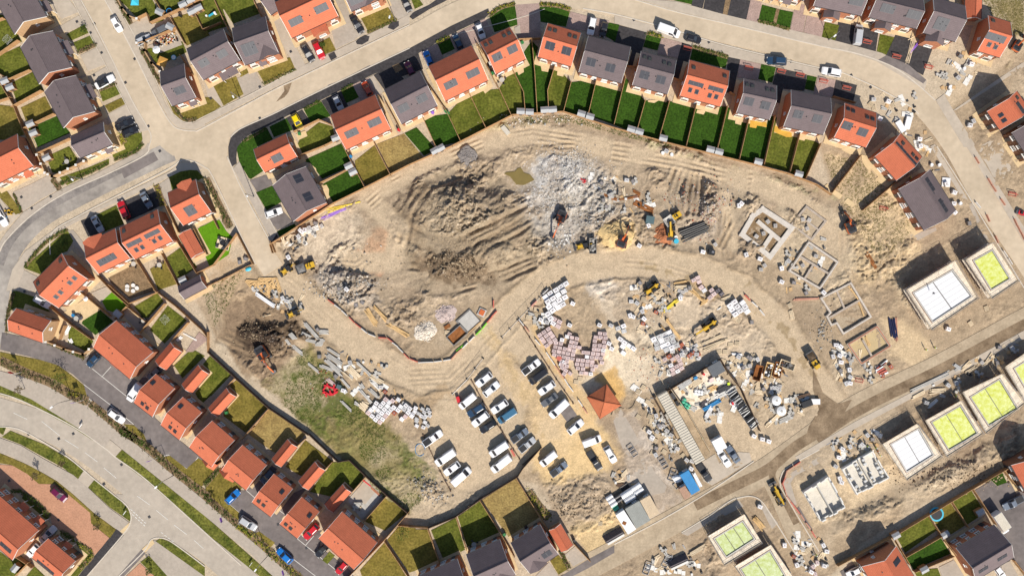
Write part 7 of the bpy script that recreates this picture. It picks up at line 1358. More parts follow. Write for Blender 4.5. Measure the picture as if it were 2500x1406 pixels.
# fenced racking area: timber boards floor and shelves
slab('compound_floor',[(560,990),(900,780),(1110,920),(960,1040),(1000,1060),(760,1190),(680,1150)],'board',-0.0,bottom=-.2)
fence(conv(1500,700,[(495,985),(880,755),(1000,690),(1070,810),(1190,960),(1370,1360)]),'tall boarded fence around the upper side of the site compound',2.4,'timber_dark',group=None)
fence(conv(1500,700,[(360,1040),(580,1430)]),'boarded fence along the left of the pale containers',2.2,'timber_dark',group=None)
fence(conv(1500,700,[(520,960),(700,1210),(900,1560)]),'boarded fence along the right of the pale containers',2.0,'timber_pale',group=None)
for a in [(980,1045,1160,960,1.3,.5,'concrete_white','white plank stack under the grey shed in the compound'),(850,1175,1010,1080,.9,.5,'blue','blue plank-like stack in the compound'),(820,1140,900,1075,.8,.4,'slate_cover','short dark stack in the compound'),(810,1075,880,1040,.9,.4,'timber_pale','small timber stack beside the green wraps'),(610,970,730,890,1.4,.5,'pack_grey','grey slatted stack at the upper compound fence'),(730,950,830,880,1.6,.4,'timber_pale','pale board stack at the upper compound fence'),(890,990,960,960,1.2,.4,'timber_new','fresh board stack in the compound centre'),(990,1000,1110,940,1.1,.6,'steel_dark','dark sheet stack beside the grey shed'),(870,1250,930,1150,1.0,.5,'deck_white','white sheet stack at the compound centre'),(640,950,700,1010,.7,.5,'concrete','grey lintel stack inside the compound fence')]: planks(*a,name='material_stack',cat='material stack')
def wraps(mb):
 for i in range(7): mb.loft([[(.45*q*math.cos(k)*1.1+(i % 3)*.8,.35*q*math.sin(k)+(i//3)*.7,z) for k in [j*.9 for j in range(7)]] for q,z in ((1,0),(1.1,.3),(.9,.6),(.3,.68))],'green_wrap')
simple('wrapped_packs','wrapped packs','bright green wrapped packs beside the pale containers',wraps,640,1120,-.02,30)
def whitebags(mb):
 for i in range(6): mb.loft([[(.4*q*math.cos(k)+(i % 3)*.75,.35*q*math.sin(k)+(i//3)*.6,z) for k in [j*.9 for j in range(7)]] for q,z in ((1,0),(1.1,.3),(.9,.5),(.3,.58))],'plastic_white')
simple('sheeted_bags','bags','crumpled white bags in the middle of the compound',whitebags,770,1010,-.02,10); simple('sheeted_bags','bags','white crumpled bags with red item at the pipe rack',whitebags,1110,1110,-.02,40)
for a,b,an,m,w,d,h,l in [(775,870,-25,'blue',.9,.7,1.0,'blue crate on the upper compound boards'),(855,835,20,'red',.5,.5,1.4,'dark red cylinder-like post box at the upper compound'),(935,1055,-20,'cabin_white',.9,.8,.8,'pale crate in the compound below the white plank stack'),(1130,1110,0,'red',.5,.7,.9,'red crate among the black pipes'),(990,880,-25,'concrete_white',1.0,.8,.8,'white crate beneath the dark grey shed'),(1090,925,0,'hivis',.6,.6,.6,'yellow-topped crate beside the dark grey shed'),(930,890,-30,'pack_pink',1.1,1.0,.6,'pinkish pack on the compound boards'),(560,1040,-30,'steel_dark',.9,1.6,1.2,'dark crate against the container line'),(600,1110,-30,'black',.8,1.3,1.2,'black crate by the green wraps')]: clutter_box(a,b,an,w,d,h,m,'crate',l,'crate')
# silos / tanks
def tank(mb): mb.cyl((0,0,0),(0,0,2.2),1.15,'concrete_white',24); mb.cyl((0,0,2.2),(0,0,2.45),1.13,'plastic_white',24,.5); mb.cyl((0,0,2.4),(0,0,2.55),.3,'concrete',10)
simple('mortar_silo','silo','upper of two round white silos beside the compound',tank,1548,1085,-.03,h=2.2); simple('mortar_silo','silo','lower of two round white silos beside the compound',tank,1593,1185,-.03,h=2.2)
# skips
def skip(x,y,ang,label,m,load):
 c = W((x,y),1.2); r = thing('skip',(c.x,c.y,max(-.04,gz(c.x,c.y))),math.radians(-ang),label,'skip','waste skips'); k = MB(); k.loft([[(-1.2,-.75,0),(1.2,-.75,0),(1.2,.75,0),(-1.2,.75,0)],[(-1.9,-.9,1.4),(1.9,-.9,1.4),(1.9,.9,1.4),(-1.9,.9,1.4)],[(-1.78,-.8,1.4),(1.78,-.8,1.4),(1.78,.8,1.4),(-1.78,.8,1.4)],[(-1.3,-.7,.5),(1.3,-.7,.5),(1.3,.7,.5),(-1.3,.7,.5)]],m); k.obj('body',r); q = MB(); rn = random.Random(int(x))
 if load:
  for i in range(26): s = rn.uniform(.2,.6); q.box((rn.uniform(-1.3,1.3),rn.uniform(-.55,.55),rn.uniform(.8,1.25)),(s,s*.8,.3),rn.choice(load),rn.uniform(0,3))
  q.obj('rubbish',r)
skip(1368,820,-75,'brown empty skip by the compound','rust',None); skip(1470,795,-75,'skip full of black waste between brown skip and timber skip','timber_new',['black','steel_dark','plastic_white']); skip(1560,790,-80,'skip full of pale timber offcuts beyond the black waste','rust',['timber_pale','plastic_white','timber_new']); skip(1645,745,20,'small crate-like skip with grey rubble at the right of the skips','timber_pale',['concrete_dark','steel_dark'])
T(2000,350)
# lower site cabins
T(1500,1046)
cabin([(625,440),(705,393),(815,585),(738,627)],2.5,'bright blue ribbed site cabin beside the lower road','blue'); cabin([(610,580),(668,548),(738,630),(672,677)],2.2,'small brown ribbed cabin attached below the blue one','cabin_brown')
cabin([(18,822),(95,772),(200,962),(125,1007)],2.5,'white site cabin with rust marks, left of three by the lower road','plastic_white',ribs=False); cabin([(98,768),(232,690),(355,862),(205,952)],2.5,'grey ribbed site cabin in the middle of three by the lower road','cabin_grey'); cabin([(240,690),(332,638),(430,805),(350,850)],2.5,'tan ribbed site cabin, right of three by the lower road','cabin_tan')
cabin([(930,125),(1022,76),(1070,175),(985,225)],2.6,'square white cabin roof above two parked cars','plastic_white',ribs=False)
clutter_box(95,900,28,.9,.8,2.6,'rust','roof_unit','rusty unit on the roof edge of the white cabin','roof unit')
def rolls(n,l,rr,m):
 def f(mb):
  for i in range(n): mb.cyl((0,i*2*rr,rr),(l,i*2*rr,rr),rr,m,12)
 return f
for x,y,n,l,rr,m,an,lb in [(95,690,2,2.9,.75,'plastic_white',-33,'two big white wrapped rolls, left pair above the cabins'),(175,625,2,2.9,.62,'plastic_white',-33,'two big white wrapped rolls, right pair above the cabins'),(-40,730,3,1.8,.5,'pack_white',-33,'white wrapped rolls at the left end above the white cabin'),(20,690,2,1.6,.5,'steel_dark',-33,'dark rolls between white rolls above the cabins'),(75,600,4,2.2,.2,'black',-33,'black pipes lying above the white rolls'),(-10,770,2,1.4,.4,'green_wrap',-33,'green wrapped roll beside the white cabin')]: simple('wrapped_roll','wrapped rolls',lb,rolls(n,l,rr,m),x,y,-.03,an)
for a in [(760,430,830,560,.8,.6,'plastic_white','white narrow stack between blue cabin and black pickup'),(60,470,120,400,.9,.3,'timber_pale','timber frame by the pavement slab above white rolls'),(20,540,110,545,1.0,.3,'timber_dark','flat brown pallet stack beside the grey slab')]: planks(*a,name='material_stack',cat='material stack')
def frames(mb):
 for i in range(3):
  for e in (-1,1): mb.box((e*.7,i*.9,.15+.05*i),(.1,1.3,.2),'steel'); mb.box((0,i*.9+e*.6,.15+.05*i),(1.4,.1,.2),'steel')
for x,y,an,lb in [(590,540,50,'grey metal frames left of the brown cabin'),(540,470,20,'grey metal frames above left of the blue cabin'),(480,350,-30,'white bed-like frame lying on yellowish soil'),(190,235,-35,'small frame lying on the grey concrete slab'),(300,1360,20,'timber frames heap near the bottom road edge'),(480,1290,30,'metal frames by the slate lean-to at the bottom')]: simple('metal_frame','metal frames',lb,frames,x,y,-.03,an)
def whitetarp(mb): mb.loft([[(1.4*q*math.cos(k)*(1+.2*math.sin(3*k)),1.0*q*math.sin(k),z) for k in [j*.6 for j in range(10)]] for q,z in ((1,0),(.95,.4),(.6,.75),(.2,.8))],'plastic_white')
simple('white_sheet','tarpaulin','crumpled white sheet heap left of the blue cabin',whitetarp,600,475,-.03)
def lean(mb):
 mb.add([(-2.6,-1,0),(2.6,-1,0),(2.6,1,0),(-2.6,1,0),(-2.2,-.1,1.6),(2.2,-.1,1.6)],[(0,1,5,4),(1,2,5),(2,3,4,5),(3,0,4)],'slate_cover'); mb.box((0,-1.2,.3),(4.6,.5,.5),'concrete_white')
simple('slate_stack','sheeted stack','dark sheeted stack with pale edge on yellow sand at the bottom',lean,-10,1010,0,-30); simple('slate_stack','sheeted stack','dark sheeted stack with pale edge by the bottom road',lean,600,1255,0,-25)
planks(715,1205,875,1110,1.0,.5,'timber_pale','long pale timber stack on soil beside a green shell'); planks(1335,850,1425,955,1.3,.5,'timber_new','orange-brown pallet stack beside the three-bay shell')
T(2000,1046); T(1500,1046)
# lines of pallets and offcuts left of the containers
T(1500,700)
PL = [(230,1000,30),(280,960,30),(320,1100,30),(350,1130,30),(340,1240,20),(390,1260,20),(360,1300,25),(430,1330,25),(480,1350,25),(500,1390,25),(230,1240,35),(300,1360,30),(1005,620,-10),(1060,620,0),(1040,710,20),(1100,800,30),(1130,750,30),(1180,780,30),(1190,830,30),(1240,790,30),(1110,840,30),(1280,720,10),(1240,690,10),(1110,550,0),(1170,540,10),(1300,740,30),(1500,890,20),(1570,900,40),(1600,930,30),(1530,940,0),(1440,960,60),(1370,970,20),(1400,900,30),(350,600,60),(1690,250,70),(1700,290,80),(1680,180,60),(1150,300,30),(1180,320,40)]
for a,b,an in PL: pallet_at(1500+a/3.906,700+b/3.906,an,'pallet','wooden pallet stack among the loose pallets near the site compound','loose pallets near the compound')
T(1500,1046)
for a,b,an in [(330,30,30),(360,80,35),(500,20,30),(540,60,30),(580,130,20),(600,190,20),(660,260,50),(690,300,40),(740,310,20),(730,380,30),(1470,120,20),(1330,70,30),(1410,100,10)]: pallet_at(1500+a/3.906,1046+b/3.906,an,random.choice(['pallet','pallet','white','grey']) if a < 1300 else 'white','pallet or pack in the line of scrap left of the container compound' if a < 1300 else 'white pack beside the compound corner by the muddy road','scrap line left of the containers' if a < 1300 else 'white packs at the compound corner')
for (x0_,y0_,x1_,y1_,n_,w_) in [(1770,870,1850,900,16,'between the grey shed and the skips'),(1560,690,1620,730,12,'at the top of the material yard'),(1590,1000,1625,1110,18,'close along the left of the container line'),(1645,700,1700,730,8,'below the pink packs in the bend'),(1850,930,1905,960,12,'below the waste skips'),(1640,850,1710,880,10,'above the compound wall')]:
 rn_ = random.Random(int(x0_))
 for k in range(n_):
  kd = rn_.choice(('pallet','pallet','pallet','dark','grey','conc')); pallet_at(rn_.uniform(x0_,x1_),rn_.uniform(y0_,y1_),rn_.uniform(0,90),kd,('wooden pallet stack' if kd == 'pallet' else {'dark': 'dark sheeted pack','grey': 'grey block pack','conc': 'concrete block pack'}[kd])+' crowded '+w_,('pallets' if kd == 'pallet' else kd+' packs')+' '+w_)
# ---- packs ----
T(1000,700)
packs([(1270,75),(1350,10),(1430,20),(1460,-60),(1500,-50),(1510,140),(1440,190),(1400,290),(1350,320),(1285,260),(1300,190),(1270,130)],-32,'pack_white',1.35,1.15,1.25,'white-wrapped block pack in the upper white stack beside the red barriers','upper white pack stack',drop=.06,cap='pack_label',name='block_pack',cat='block pack')
packs([(1370,290),(1420,270),(1470,370),(1400,440),(1350,330)],30,'pack_pink',1.25,1.0,1.0,'pink brick pack just below the upper white stack','pink packs below the white stack',drop=.2,mixes=(('pack_white',.2),))
packs([(1220,430),(1340,370),(1420,490),(1390,520),(1300,580)],-35,'pack_pink',1.1,.9,1.0,'pink brick pack in the left block beside the boundary rail','left block of pink packs',drop=.06)
packs([(1415,480),(1500,470),(1520,430),(1560,460),(1620,500),(1620,570),(1600,620),(1580,700),(1510,690),(1520,760),(1450,760),(1410,680),(1350,630)],12,'pack_pink',1.02,.88,1.0,'pink brick pack in the left part of the big brick stack','big brick stack, left part',drop=.08,mixes=(('pack_white',.12),('pack_red',.03)))
packs([(1780,420),(1880,440),(1890,550),(1870,650),(1860,730),(1770,760),(1740,830),(1600,830),(1580,720),(1610,620),(1690,620),(1750,560)],6,'pack_pink',1.02,.88,1.0,'pink brick pack in the right part of the big brick stack','big brick stack, right part',drop=.07,mixes=(('pack_white',.12),))
packs([(1440,770),(1500,750),(1560,830),(1540,870),(1470,850)],35,'pack_pink',1.02,.88,1.0,'pink brick pack at the lower tip of the big brick stack','lower tip of the brick stack',drop=.1)
for a,b,k in [(1555,160,'white'),(1525,365,'white'),(1810,365,'white'),(1250,315,'white'),(1310,340,'grey'),(1385,360,'pallet'),(1210,215,'pallet'),(1135,290,'pallet'),(1200,350,'pallet'),(1215,270,'pallet'),(1920,370,'grey'),(1475,720,'white'),(1445,740,'white'),(1590,910,'pallet'),(1630,880,'pallet'),(1900,540,'white'),(1925,590,'white'),(1525,450,'pink')]: 
 if k != 'pallet': pallet_at(1000+a/3.906,700+b/3.906,25,k,uniq2 := f'single {"white" if k == "white" else k} pack standing loose around the big brick stack','loose packs around the brick stack')
 else: pallet_at(1000+a/3.906,700+b/3.906,10,k,'stack of bare wooden pallets beside the brick packs','bare pallets by the brick packs')
clutter_box(1425,680,40,1.1,1.1,1.0,'barrier_red','red_pack','single red sheeted pack at the left edge of the brick stack','brick pack')
T(500,700)
packs([(1545,1200),(1610,1130),(1720,1030),(1790,1110),(1790,1190),(1670,1310)],38,'pack_white',1.05,.95,1.0,'white-pink pack in the left white stack near the rough grass','left white pack stack, lower block',drop=.04,mixes=(('pack_pink',.25),))
packs([(1780,1060),(1830,1010),(1900,1090),(1960,1140),(1980,1230),(1900,1300),(1830,1290),(1800,1180)],38,'pack_white',1.05,.95,1.0,'pack in the upper right block of the left white stack','left white pack stack, upper block',drop=.22,mixes=(('pack_pink',.3),('pack_red',.06),('pack_grey',.15)))
T(1000,700)
packs([(0,1150),(90,1130),(240,1210),(200,1310),(60,1340),(20,1250)],30,'pack_white',.95,.8,.8,'small pale pack in the loose heap at the left car park edge','loose packs at the left car park edge',drop=.4,mixes=(('pack_grey',.4),),jit=.35)
T(1500,700)
packs([(1050,180),(1100,140),(1170,95),(1290,240),(1220,270),(1130,260)],-35,'pack_white',1.35,1.1,1.2,'white block pack in the curved upper right stack inside the road bend','white packs inside the road bend',drop=.04,name='block_pack',cat='block pack')
packs([(800,0),(830,-60),(890,-50),(960,10),(1040,70),(1000,100),(920,130)],-38,'pack_pink',1.15,.95,1.0,'pink pack in the stack at the top of the road bend','pink packs at the top of the bend',drop=.12,mixes=(('pack_white',.2),('slate_cover',.08)))
packs([(700,-100),(760,-130),(830,-60),(790,-20)],-30,'pack_pink',1.1,.9,1.0,'pink pack at the far upper end of the road bend stack','pink packs at the upper bend end',drop=.2)
packs([(345,490),(525,415),(605,565),(440,645)],-24,'pack_grey',1.3,1.15,.9,'flat pale grey slab pack in the square block left of the telehandler','grey slab packs',drop=.03,mixes=(('pack_red',.04),('pack_white',.35)),gap=.04)
packs([(450,680),(560,600),(660,720),(680,770),(550,830)],-32,'pack_pink',1.1,.9,.8,'mixed pink and white pack in the row above the compound wall','mixed packs above the compound',drop=.18,mixes=(('pack_white',.35),('pack_red',.1)))
packs([(610,520),(700,500),(850,640),(830,680),(760,690),(640,640)],-30,'pack_red',1.0,.85,.6,'loose terracotta and white tile pack below the telehandler boom','tile packs below the telehandler',drop=.3,mixes=(('pack_white',.35),('pack_grey',.15)),jit=.3)
packs([(-10,380),(60,340),(115,350),(130,420),(60,450),(10,420)],-20,'pack_white',1.2,1.0,1.1,'white block pack in the small group above the sand apron','white packs above the sand apron',drop=.12,mixes=(('pack_grey',.3),))
packs([(30,480),(70,470),(150,520),(180,590),(80,650),(30,570)],35,'pack_white',1.2,1.0,1.1,'white block pack in the small group on the sand apron','white packs on the sand apron',drop=.2)
# scattered packs and pallets, plan units
SCAT = [(1541,736,'grey'),(1555,740,'grey'),(1538,770,'white'),(1545,773,'white'),(1568,760,'grey'),(1570,790,'red'),(1572,778,'white'),(1660,728,'white'),(1602,762,'red'),(1552,733,'pallet'),(1572,730,'pallet'),(1590,808,'pallet'),
  (1834,786,'dark'),(1560,600,'white'),(1583,551,'white'),(1716,615,'white'),(1746,597,'conc'),(1804,502,'white'),(1810,497,'white'),(1820,622,'white'),(1855,632,'white'),(1867,648,'conc'),(1858,658,'conc'),(1925,637,'grey'),(1908,655,'white'),(1908,688,'white'),(1968,715,'dark'),(1938,690,'dark'),(2010,714,'white'),(1960,536,'conc'),(1976,537,'conc'),(1970,558,'conc'),(1965,528,'pallet'),(1875,541,'conc'),(1893,551,'conc'),(1847,577,'conc'),(1864,570,'conc'),(1992,625,'conc'),(1960,648,'conc'),
  (2041,842,'white'),(2052,846,'white'),(2034,870,'grey'),(2050,868,'white'),(2073,876,'dark'),(2053,884,'white'),(2052,905,'dark'),(2073,902,'white'),(2076,920,'grey'),(2066,936,'grey'),(2075,935,'white'),(2176,895,'red'),(2156,917,'red'),(2135,928,'pallet'),(2410,753,'pallet'),(2315,803,'white'),(2372,790,'pallet'),
  (2133,243,'grey'),(2128,253,'pallet'),(2135,263,'pallet'),(2169,248,'white'),(2182,256,'pallet'),(2245,340,'white'),(2250,355,'pallet'),(2247,357,'white'),(2148,290,'white'),(2377,296,'grey'),(2368,306,'white'),(2340,190,'grey'),(2320,213,'bag'),(2345,137,'dark'),(2355,168,'bag'),(2372,157,'white'),(2275,403,'bag'),(2294,403,'bag'),(2282,423,'pallet'),(2310,450,'white'),(2330,470,'white'),(2345,497,'bag'),(2328,497,'white'),(2330,518,'white'),(2366,545,'dark'),
  (2056,1095,'white'),(2075,1090,'grey'),(2048,1116,'white'),(2105,1085,'grey'),(2085,1075,'pallet'),(2040,1138,'grey'),(2050,1167,'white'),(2054,1177,'white'),(2118,1062,'grey'),(2130,1072,'dark'),(2315,940,'grey'),(2335,935,'grey'),(2262,983,'grey'),(2472,850,'grey'),(2440,848,'dark'),(2398,885,'conc'),(2435,885,'dark'),(2160,1385,'white'),(2010,1330,'white'),(2018,1345,'white'),(1985,1382,'pink'),(1995,1372,'pink'),(1980,1395,'white'),(1990,1400,'pink'),(2012,1380,'white'),(1972,1345,'pallet'),(1915,1330,'white'),(1938,1358,'red'),(1945,1378,'white'),(1855,1236,'white'),(1925,1395,'dark'),
  (1465,1278,'pallet'),(1468,448,'dark'),(1472,490,'dark'),(1480,505,'dark'),(1488,478,'conc'),(1530,440,'grey'),(1545,443,'dark'),(1655,480,'pallet'),(1626,370,'grey'),(1640,378,'bag'),(1618,374,'bag'),(730,578,'grey'),(745,562,'white'),(738,566,'white'),(755,557,'grey'),(770,545,'dark'),(785,552,'conc'),(680,597,'pallet'),(735,563,'white'),(585,640,'dark'),(600,632,'dark'),(705,628,'white'),(830,705,'dark'),(850,706,'white'),(870,744,'dark'),(885,738,'dark'),(690,728,'grey'),(700,735,'grey'),(775,805,'dark'),(780,870,'dark'),(820,918,'dark'),(855,885,'grey'),(838,953,'white'),(842,955,'grey'),(930,945,'grey'),(940,956,'red'),(935,962,'timber'),(1092,813,'pallet'),(1600,1090,'pallet'),(2130,1348,'white')]
SL = {}
for i,(a,b,k) in enumerate(SCAT):
 if k == 'timber': k = 'pallet'
 z = ('on the upper left strip of the site' if a < 1000 and b < 700 else 'along the haul road in the left of the site' if a < 1100 else 'around the rubble and sand heaps' if a < 1700 and b < 700 else 'in the material yard inside the road bend' if a < 1850 and b < 830 else 'around the foundations' if a < 2200 and b < 960 else 'by the new houses near the right road' if b < 600 else 'around the scaffolded shells of the lower row')
 kn = dict(white='white-wrapped pack',grey='grey block pack',pink='pink brick pack',red='red brick pack',conc='concrete block pack',dark='dark sheeted pack',pallet='wooden pallet stack',bag='round white bulk bag')[k]
 pallet_at(a,b,(i*37) % 90,k,f'{kn} {z}',f'{kn}s {z}')
for a,b,an,l in [(2200,309,32,'long white wrapped pack lying left of its twin near the road bend'),(2218,300,-75,'long white wrapped pack, right of its twin near the road bend')]: clutter_box(a,b,-an+90 if an > 0 else an,3.0 if True else 1,1.4,.7,'plastic_white','insulation_pack',l,'insulation pack',raw=True)
clutter_box(2310,445,5,2.0,2.2,.25,'deck_white','sheet_stack','large flat white sheet stack beside the grey brick house','sheet stack',raw=True)
clutter_box(1234,318,50,2.4,1.1,.9,'cabin_white','small_trailer','small pale trailer box just below the curved garden fence','trailer',raw=True)
# ---- timber, beams, pipes ----
T(500,700)
BEAM = [(945,340,1080,490,.9),(930,440,1010,480,.8),(960,505,1060,525,.8),(1090,430,1175,435,1.1),(1090,510,1140,515,1.0),(1060,545,1125,550,1.0),(820,440,870,495,1.1),(770,490,810,545,.7),(830,560,930,640,.9),(985,730,1090,820,.6),(1175,590,1280,660,.7),(1160,640,1300,740,1.1),(1150,690,1290,820,1.1),(1100,750,1230,800,.8),(1450,720,1590,850,.6),(1565,970,1660,1060,.9),(1300,870,1380,970,.6),(1480,980,1590,1110,.7),(1300,1090,1400,1185,.6),(1480,920,1510,965,.9),(1190,740,1300,850,.6)]
for i,(a,b,c,d,w) in enumerate(BEAM): planks(a,b,c,d,w,.45,'concrete','grey precast concrete beam stack lying between haul road and rough grass','beam_stack','concrete beams',group='concrete beams left of the haul road')
TIMB = [(1370,770,1470,870,1.5,'timber_pale','bundle of cream boards lying left of the haul road'),(1320,810,1420,905,.4,'timber_pale','single long cream plank left of the haul road'),(1580,850,1700,920,1.2,'timber_pale','stack of cream boards above the left white packs'),(1580,890,1670,970,1.0,'concrete_white','whitish board stack above the left white packs'),(1170,880,1240,940,.8,'pack_pink','pinkish board stack beside the red barriers pile'),(1480,1110,1570,1190,1.8,'timber_pale','weathered timber bundle left of the white pack block'),(1540,220,1640,370,1.3,'timber_new','fresh yellow timber bundle inside the haul road loop, left one'),(1610,190,1740,320,.8,'timber_new','fresh yellow timber bundle inside the haul road loop, right one'),(1740,350,1940,470,1.0,'timber_new','loose yellow timber lying at the lower end of the haul road loop'),(480,65,670,185,.9,'plastic_white','long white curved sheet pile beside roof trusses'),(560,285,640,260,.15,'timber_pale','thin stick across the bare soil by the backhoe')]
for i,(a,b,c,d,w,m,l) in enumerate(TIMB): planks(a,b,c,d,w,.4,m,l,fan=.06)
def truss(x1,y1,x2,y2,label,n=2,raw=False):
 a,b = W((x1,y1),.3,raw),W((x2,y2),.3,raw); c = (a+b)/2; d = b-a; ln = d.length; mb = MB()
 for k in range(n):
  o = k*.12; z = .12+k*.1
  mb.bar((-ln/2,-.9+o*3,z),(ln/2,-.9+o*3,z),.22,.1,'timber_new'); mb.bar((-ln/2,-.9+o*3,z),(0,1.3+o*3,z),.22,.1,'timber_new'); mb.bar((ln/2,-.9+o*3,z),(0,1.3+o*3,z),.22,.1,'timber_new')
  for t in (-.5,-.2,.2,.5): mb.bar((t*ln*.7,-.9+o*3,z),(t*ln*.35,.3+o*3,z),.2,.08,'timber_new')
 o = mb.obj('roof_truss'); o.location = (c.x,c.y,gz(c.x,c.y)+.05); o.rotation_euler = (0,0,math.atan2(d.y,d.x)); return tag(o,label,'roof truss','roof trusses by the haul road')
T(500,350)
for a in [(410,1290,520,1420,'ochre roof truss leaning at the upper left of the truss pile'),(520,1270,690,1400,'pale roof truss with ladder-like webs in the middle of the truss pile'),(470,1310,640,1450,'roof truss half covered at the lower side of the truss pile'),(560,1280,740,1390,'roof truss nearest the haul road in the truss pile')]: truss(*a)
T(1500,700)
for a in [(350,160,470,50,.9,'timber_pale','pale timber bundle, left of three fan-laid stacks in the yard'),(420,205,510,85,.9,'timber_pale','pale timber bundle, middle of three fan-laid stacks in the yard'),(475,235,600,125,.8,'pipe_yellow','yellow-edged timber bundle, right of three fan-laid stacks'),(490,310,630,500,.6,'timber_new','long timber poles crossing the grey slab packs, right pair'),(440,360,600,580,.5,'timber_new','long timber poles crossing the grey slab packs, left pair'),(720,20,870,150,.8,'timber_new','long timber lying below the pink packs of the bend'),(820,550,1030,460,.6,'timber_pale','upper cream timber bundle below the telehandler'),(850,605,1080,490,.8,'timber_pale','lower cream timber bundle below the telehandler'),(570,10,740,0,1.0,'timber_pale','cream boards stack at the top of the yard, lower'),(570,-30,700,-55,.5,'timber_new','thin board stack at the top of the yard, upper'),(1030,130,1120,90,1.0,'timber_pale','board stack beside the white packs inside the bend'),(820,170,890,130,.7,'timber_new','short board bundle below the pink packs'),(1710,130,1953,105,.5,'mesh_orange','long reddish scaffold boards left of the stepped footing'),(1440,1330,1600,1200,.9,'timber_pale','long board stack below the silos'),(1570,1290,1700,1230,1.2,'concrete','grey board stack right of the lower silo'),(1740,1060,1860,1020,.7,'timber_dark','brown timber stack beside the dark tank'),(1350,1000,1420,1010,1.1,'timber_pale','board bundle behind the upper silo'),(980,220,1010,200,.3,'concrete_white','small white plank on the yard floor, left'),(1035,295,1070,270,.3,'concrete_dark','small dark plank on the yard floor, right'),(1130,640,1230,650,.5,'plastic_white','white curved sheet on sand above the pallets')]: planks(a[0],a[1],a[2],a[3],a[4],.35,a[5],a[6],fan=.05)
clutter_box(1840,1115,-20,2.6,1.5,1.3,'black','water_tank','black tank at the lower right of the compound','tank'); clutter_box(1920,1095,0,2.2,1.3,.9,'deck_white','white_box','white box beside the black tank at the road bend','box')
T(2000,700)
for a in [(870,1000,1250,820,.9,'concrete','long grey precast beam stack along the lower road'),(890,1060,1010,1000,.8,'timber_pale','cream plank stack on fresh paving, left'),(1060,1000,1210,985,1.2,'timber_pale','cream plank stack on fresh paving, right'),(1360,790,1450,720,1.0,'timber_pale','cream timber fan stack above the second shell, left'),(1400,820,1500,760,.8,'timber_pale','cream timber fan stack above the second shell, lower'),(1560,770,1660,640,.9,'timber_pale','long cream boards fan near the right shells'),(370,130,430,280,.35,'timber_new','yellow planks leaning inside the stepped footing'),(290,0,370,120,.3,'timber_new','long yellow plank inside the stepped footing, upper'),(445,480,485,560,.5,'timber_new','yellow board inside the sand-filled footing'),(1290,740,1360,790,.8,'pack_grey','grey slat bundle beside the lower road edge'),(1040,1150,1120,1080,.8,'concrete_white','pale plank stack above the yellow-green shell')]: planks(a[0],a[1],a[2],a[3],a[4],.35,a[5],a[6],fan=.07)
def pipes(x1,y1,x2,y2,n,rr,m,label,raw=False,fan=.02,name='pipe_stack'):
 a,b = W((x1,y1),.3,raw),W((x2,y2),.3,raw); c = (a+b)/2; d = b-a; ln = d.length; mb = MB(); rn = random.Random(int(x1))
 for i in range(n):
  y = (i-(n-1)/2)*rr*2.15; f = rn.gauss(0,fan)*ln; s = rn.uniform(-.4,.4); mb.cyl((-ln/2+s,y-f,rr),(ln/2+s,y+f,rr),rr,m,8)
 o = mb.obj(name); o.location = (c.x,c.y,gz(c.x,c.y)+.05); o.rotation_euler = (0,0,math.atan2(d.y,d.x)); return tag(o,label,'pipes')
pipes(690,300,720,480,4,.2,'navy_pipe','bundle of dark blue pipes beside the white-decked shell') if mat('navy_pipe',(.02,.025,.07),.35,.1) else None
pipes(735,290,740,510,3,.1,'mesh_orange','thin orange pipes beside the dark blue bundle',fan=.03)
T(1500,350)
pipes(640,890,880,790,6,.22,'black','long black drainage pipes lying on the rough mound')
T(500,350)
pipes(1100,720,1380,610,5,.07,'purple','purple pipes along the curved garden fence',fan=.03); pipes(1170,650,1480,550,4,.07,'pipe_yellow','yellow pipes along the curved garden fence',fan=.03); pipes(910,870,1080,800,4,.14,'concrete_white','white pipe bundle by the upper left site fence'); pipes(750,970,840,880,5,.14,'timber_pale','pale pole bundle by the upper left site fence')
T(2000,0); pipes(840,600,910,370,6,.08,'timber_pale','pale long poles across the black driveway',fan=.03); pipes(870,500,960,400,3,.08,'purple','purple and dark pipes across the black driveway',fan=.04); pipes(850,380,950,325,1,.1,'timber_pale','single pale pole lying below the grey gabled house')
T(1500,350)
for x1,y1,x2,y2,w,l in [(195,560,380,660,1.6,'wide rusty steel sheet beside the sand heaps'),(0,545,250,505,.5,'narrow rusty steel beam above the wide sheet'),(180,455,250,490,.8,'short rusty steel sheet at the upper end of the beams'),(-160,475,20,540,.7,'rusty steel beam at the left of the sheets')]: planks(x1,y1,x2,y2,w,.2,'rust',l,'steel_sheet','steel sheet',n=2)
T(2000,350); planks(430,1040,530,1190,1.0,.25,'rust','rusty orange steel sheet lying alone on soil','steel_sheet','steel sheet',n=2)
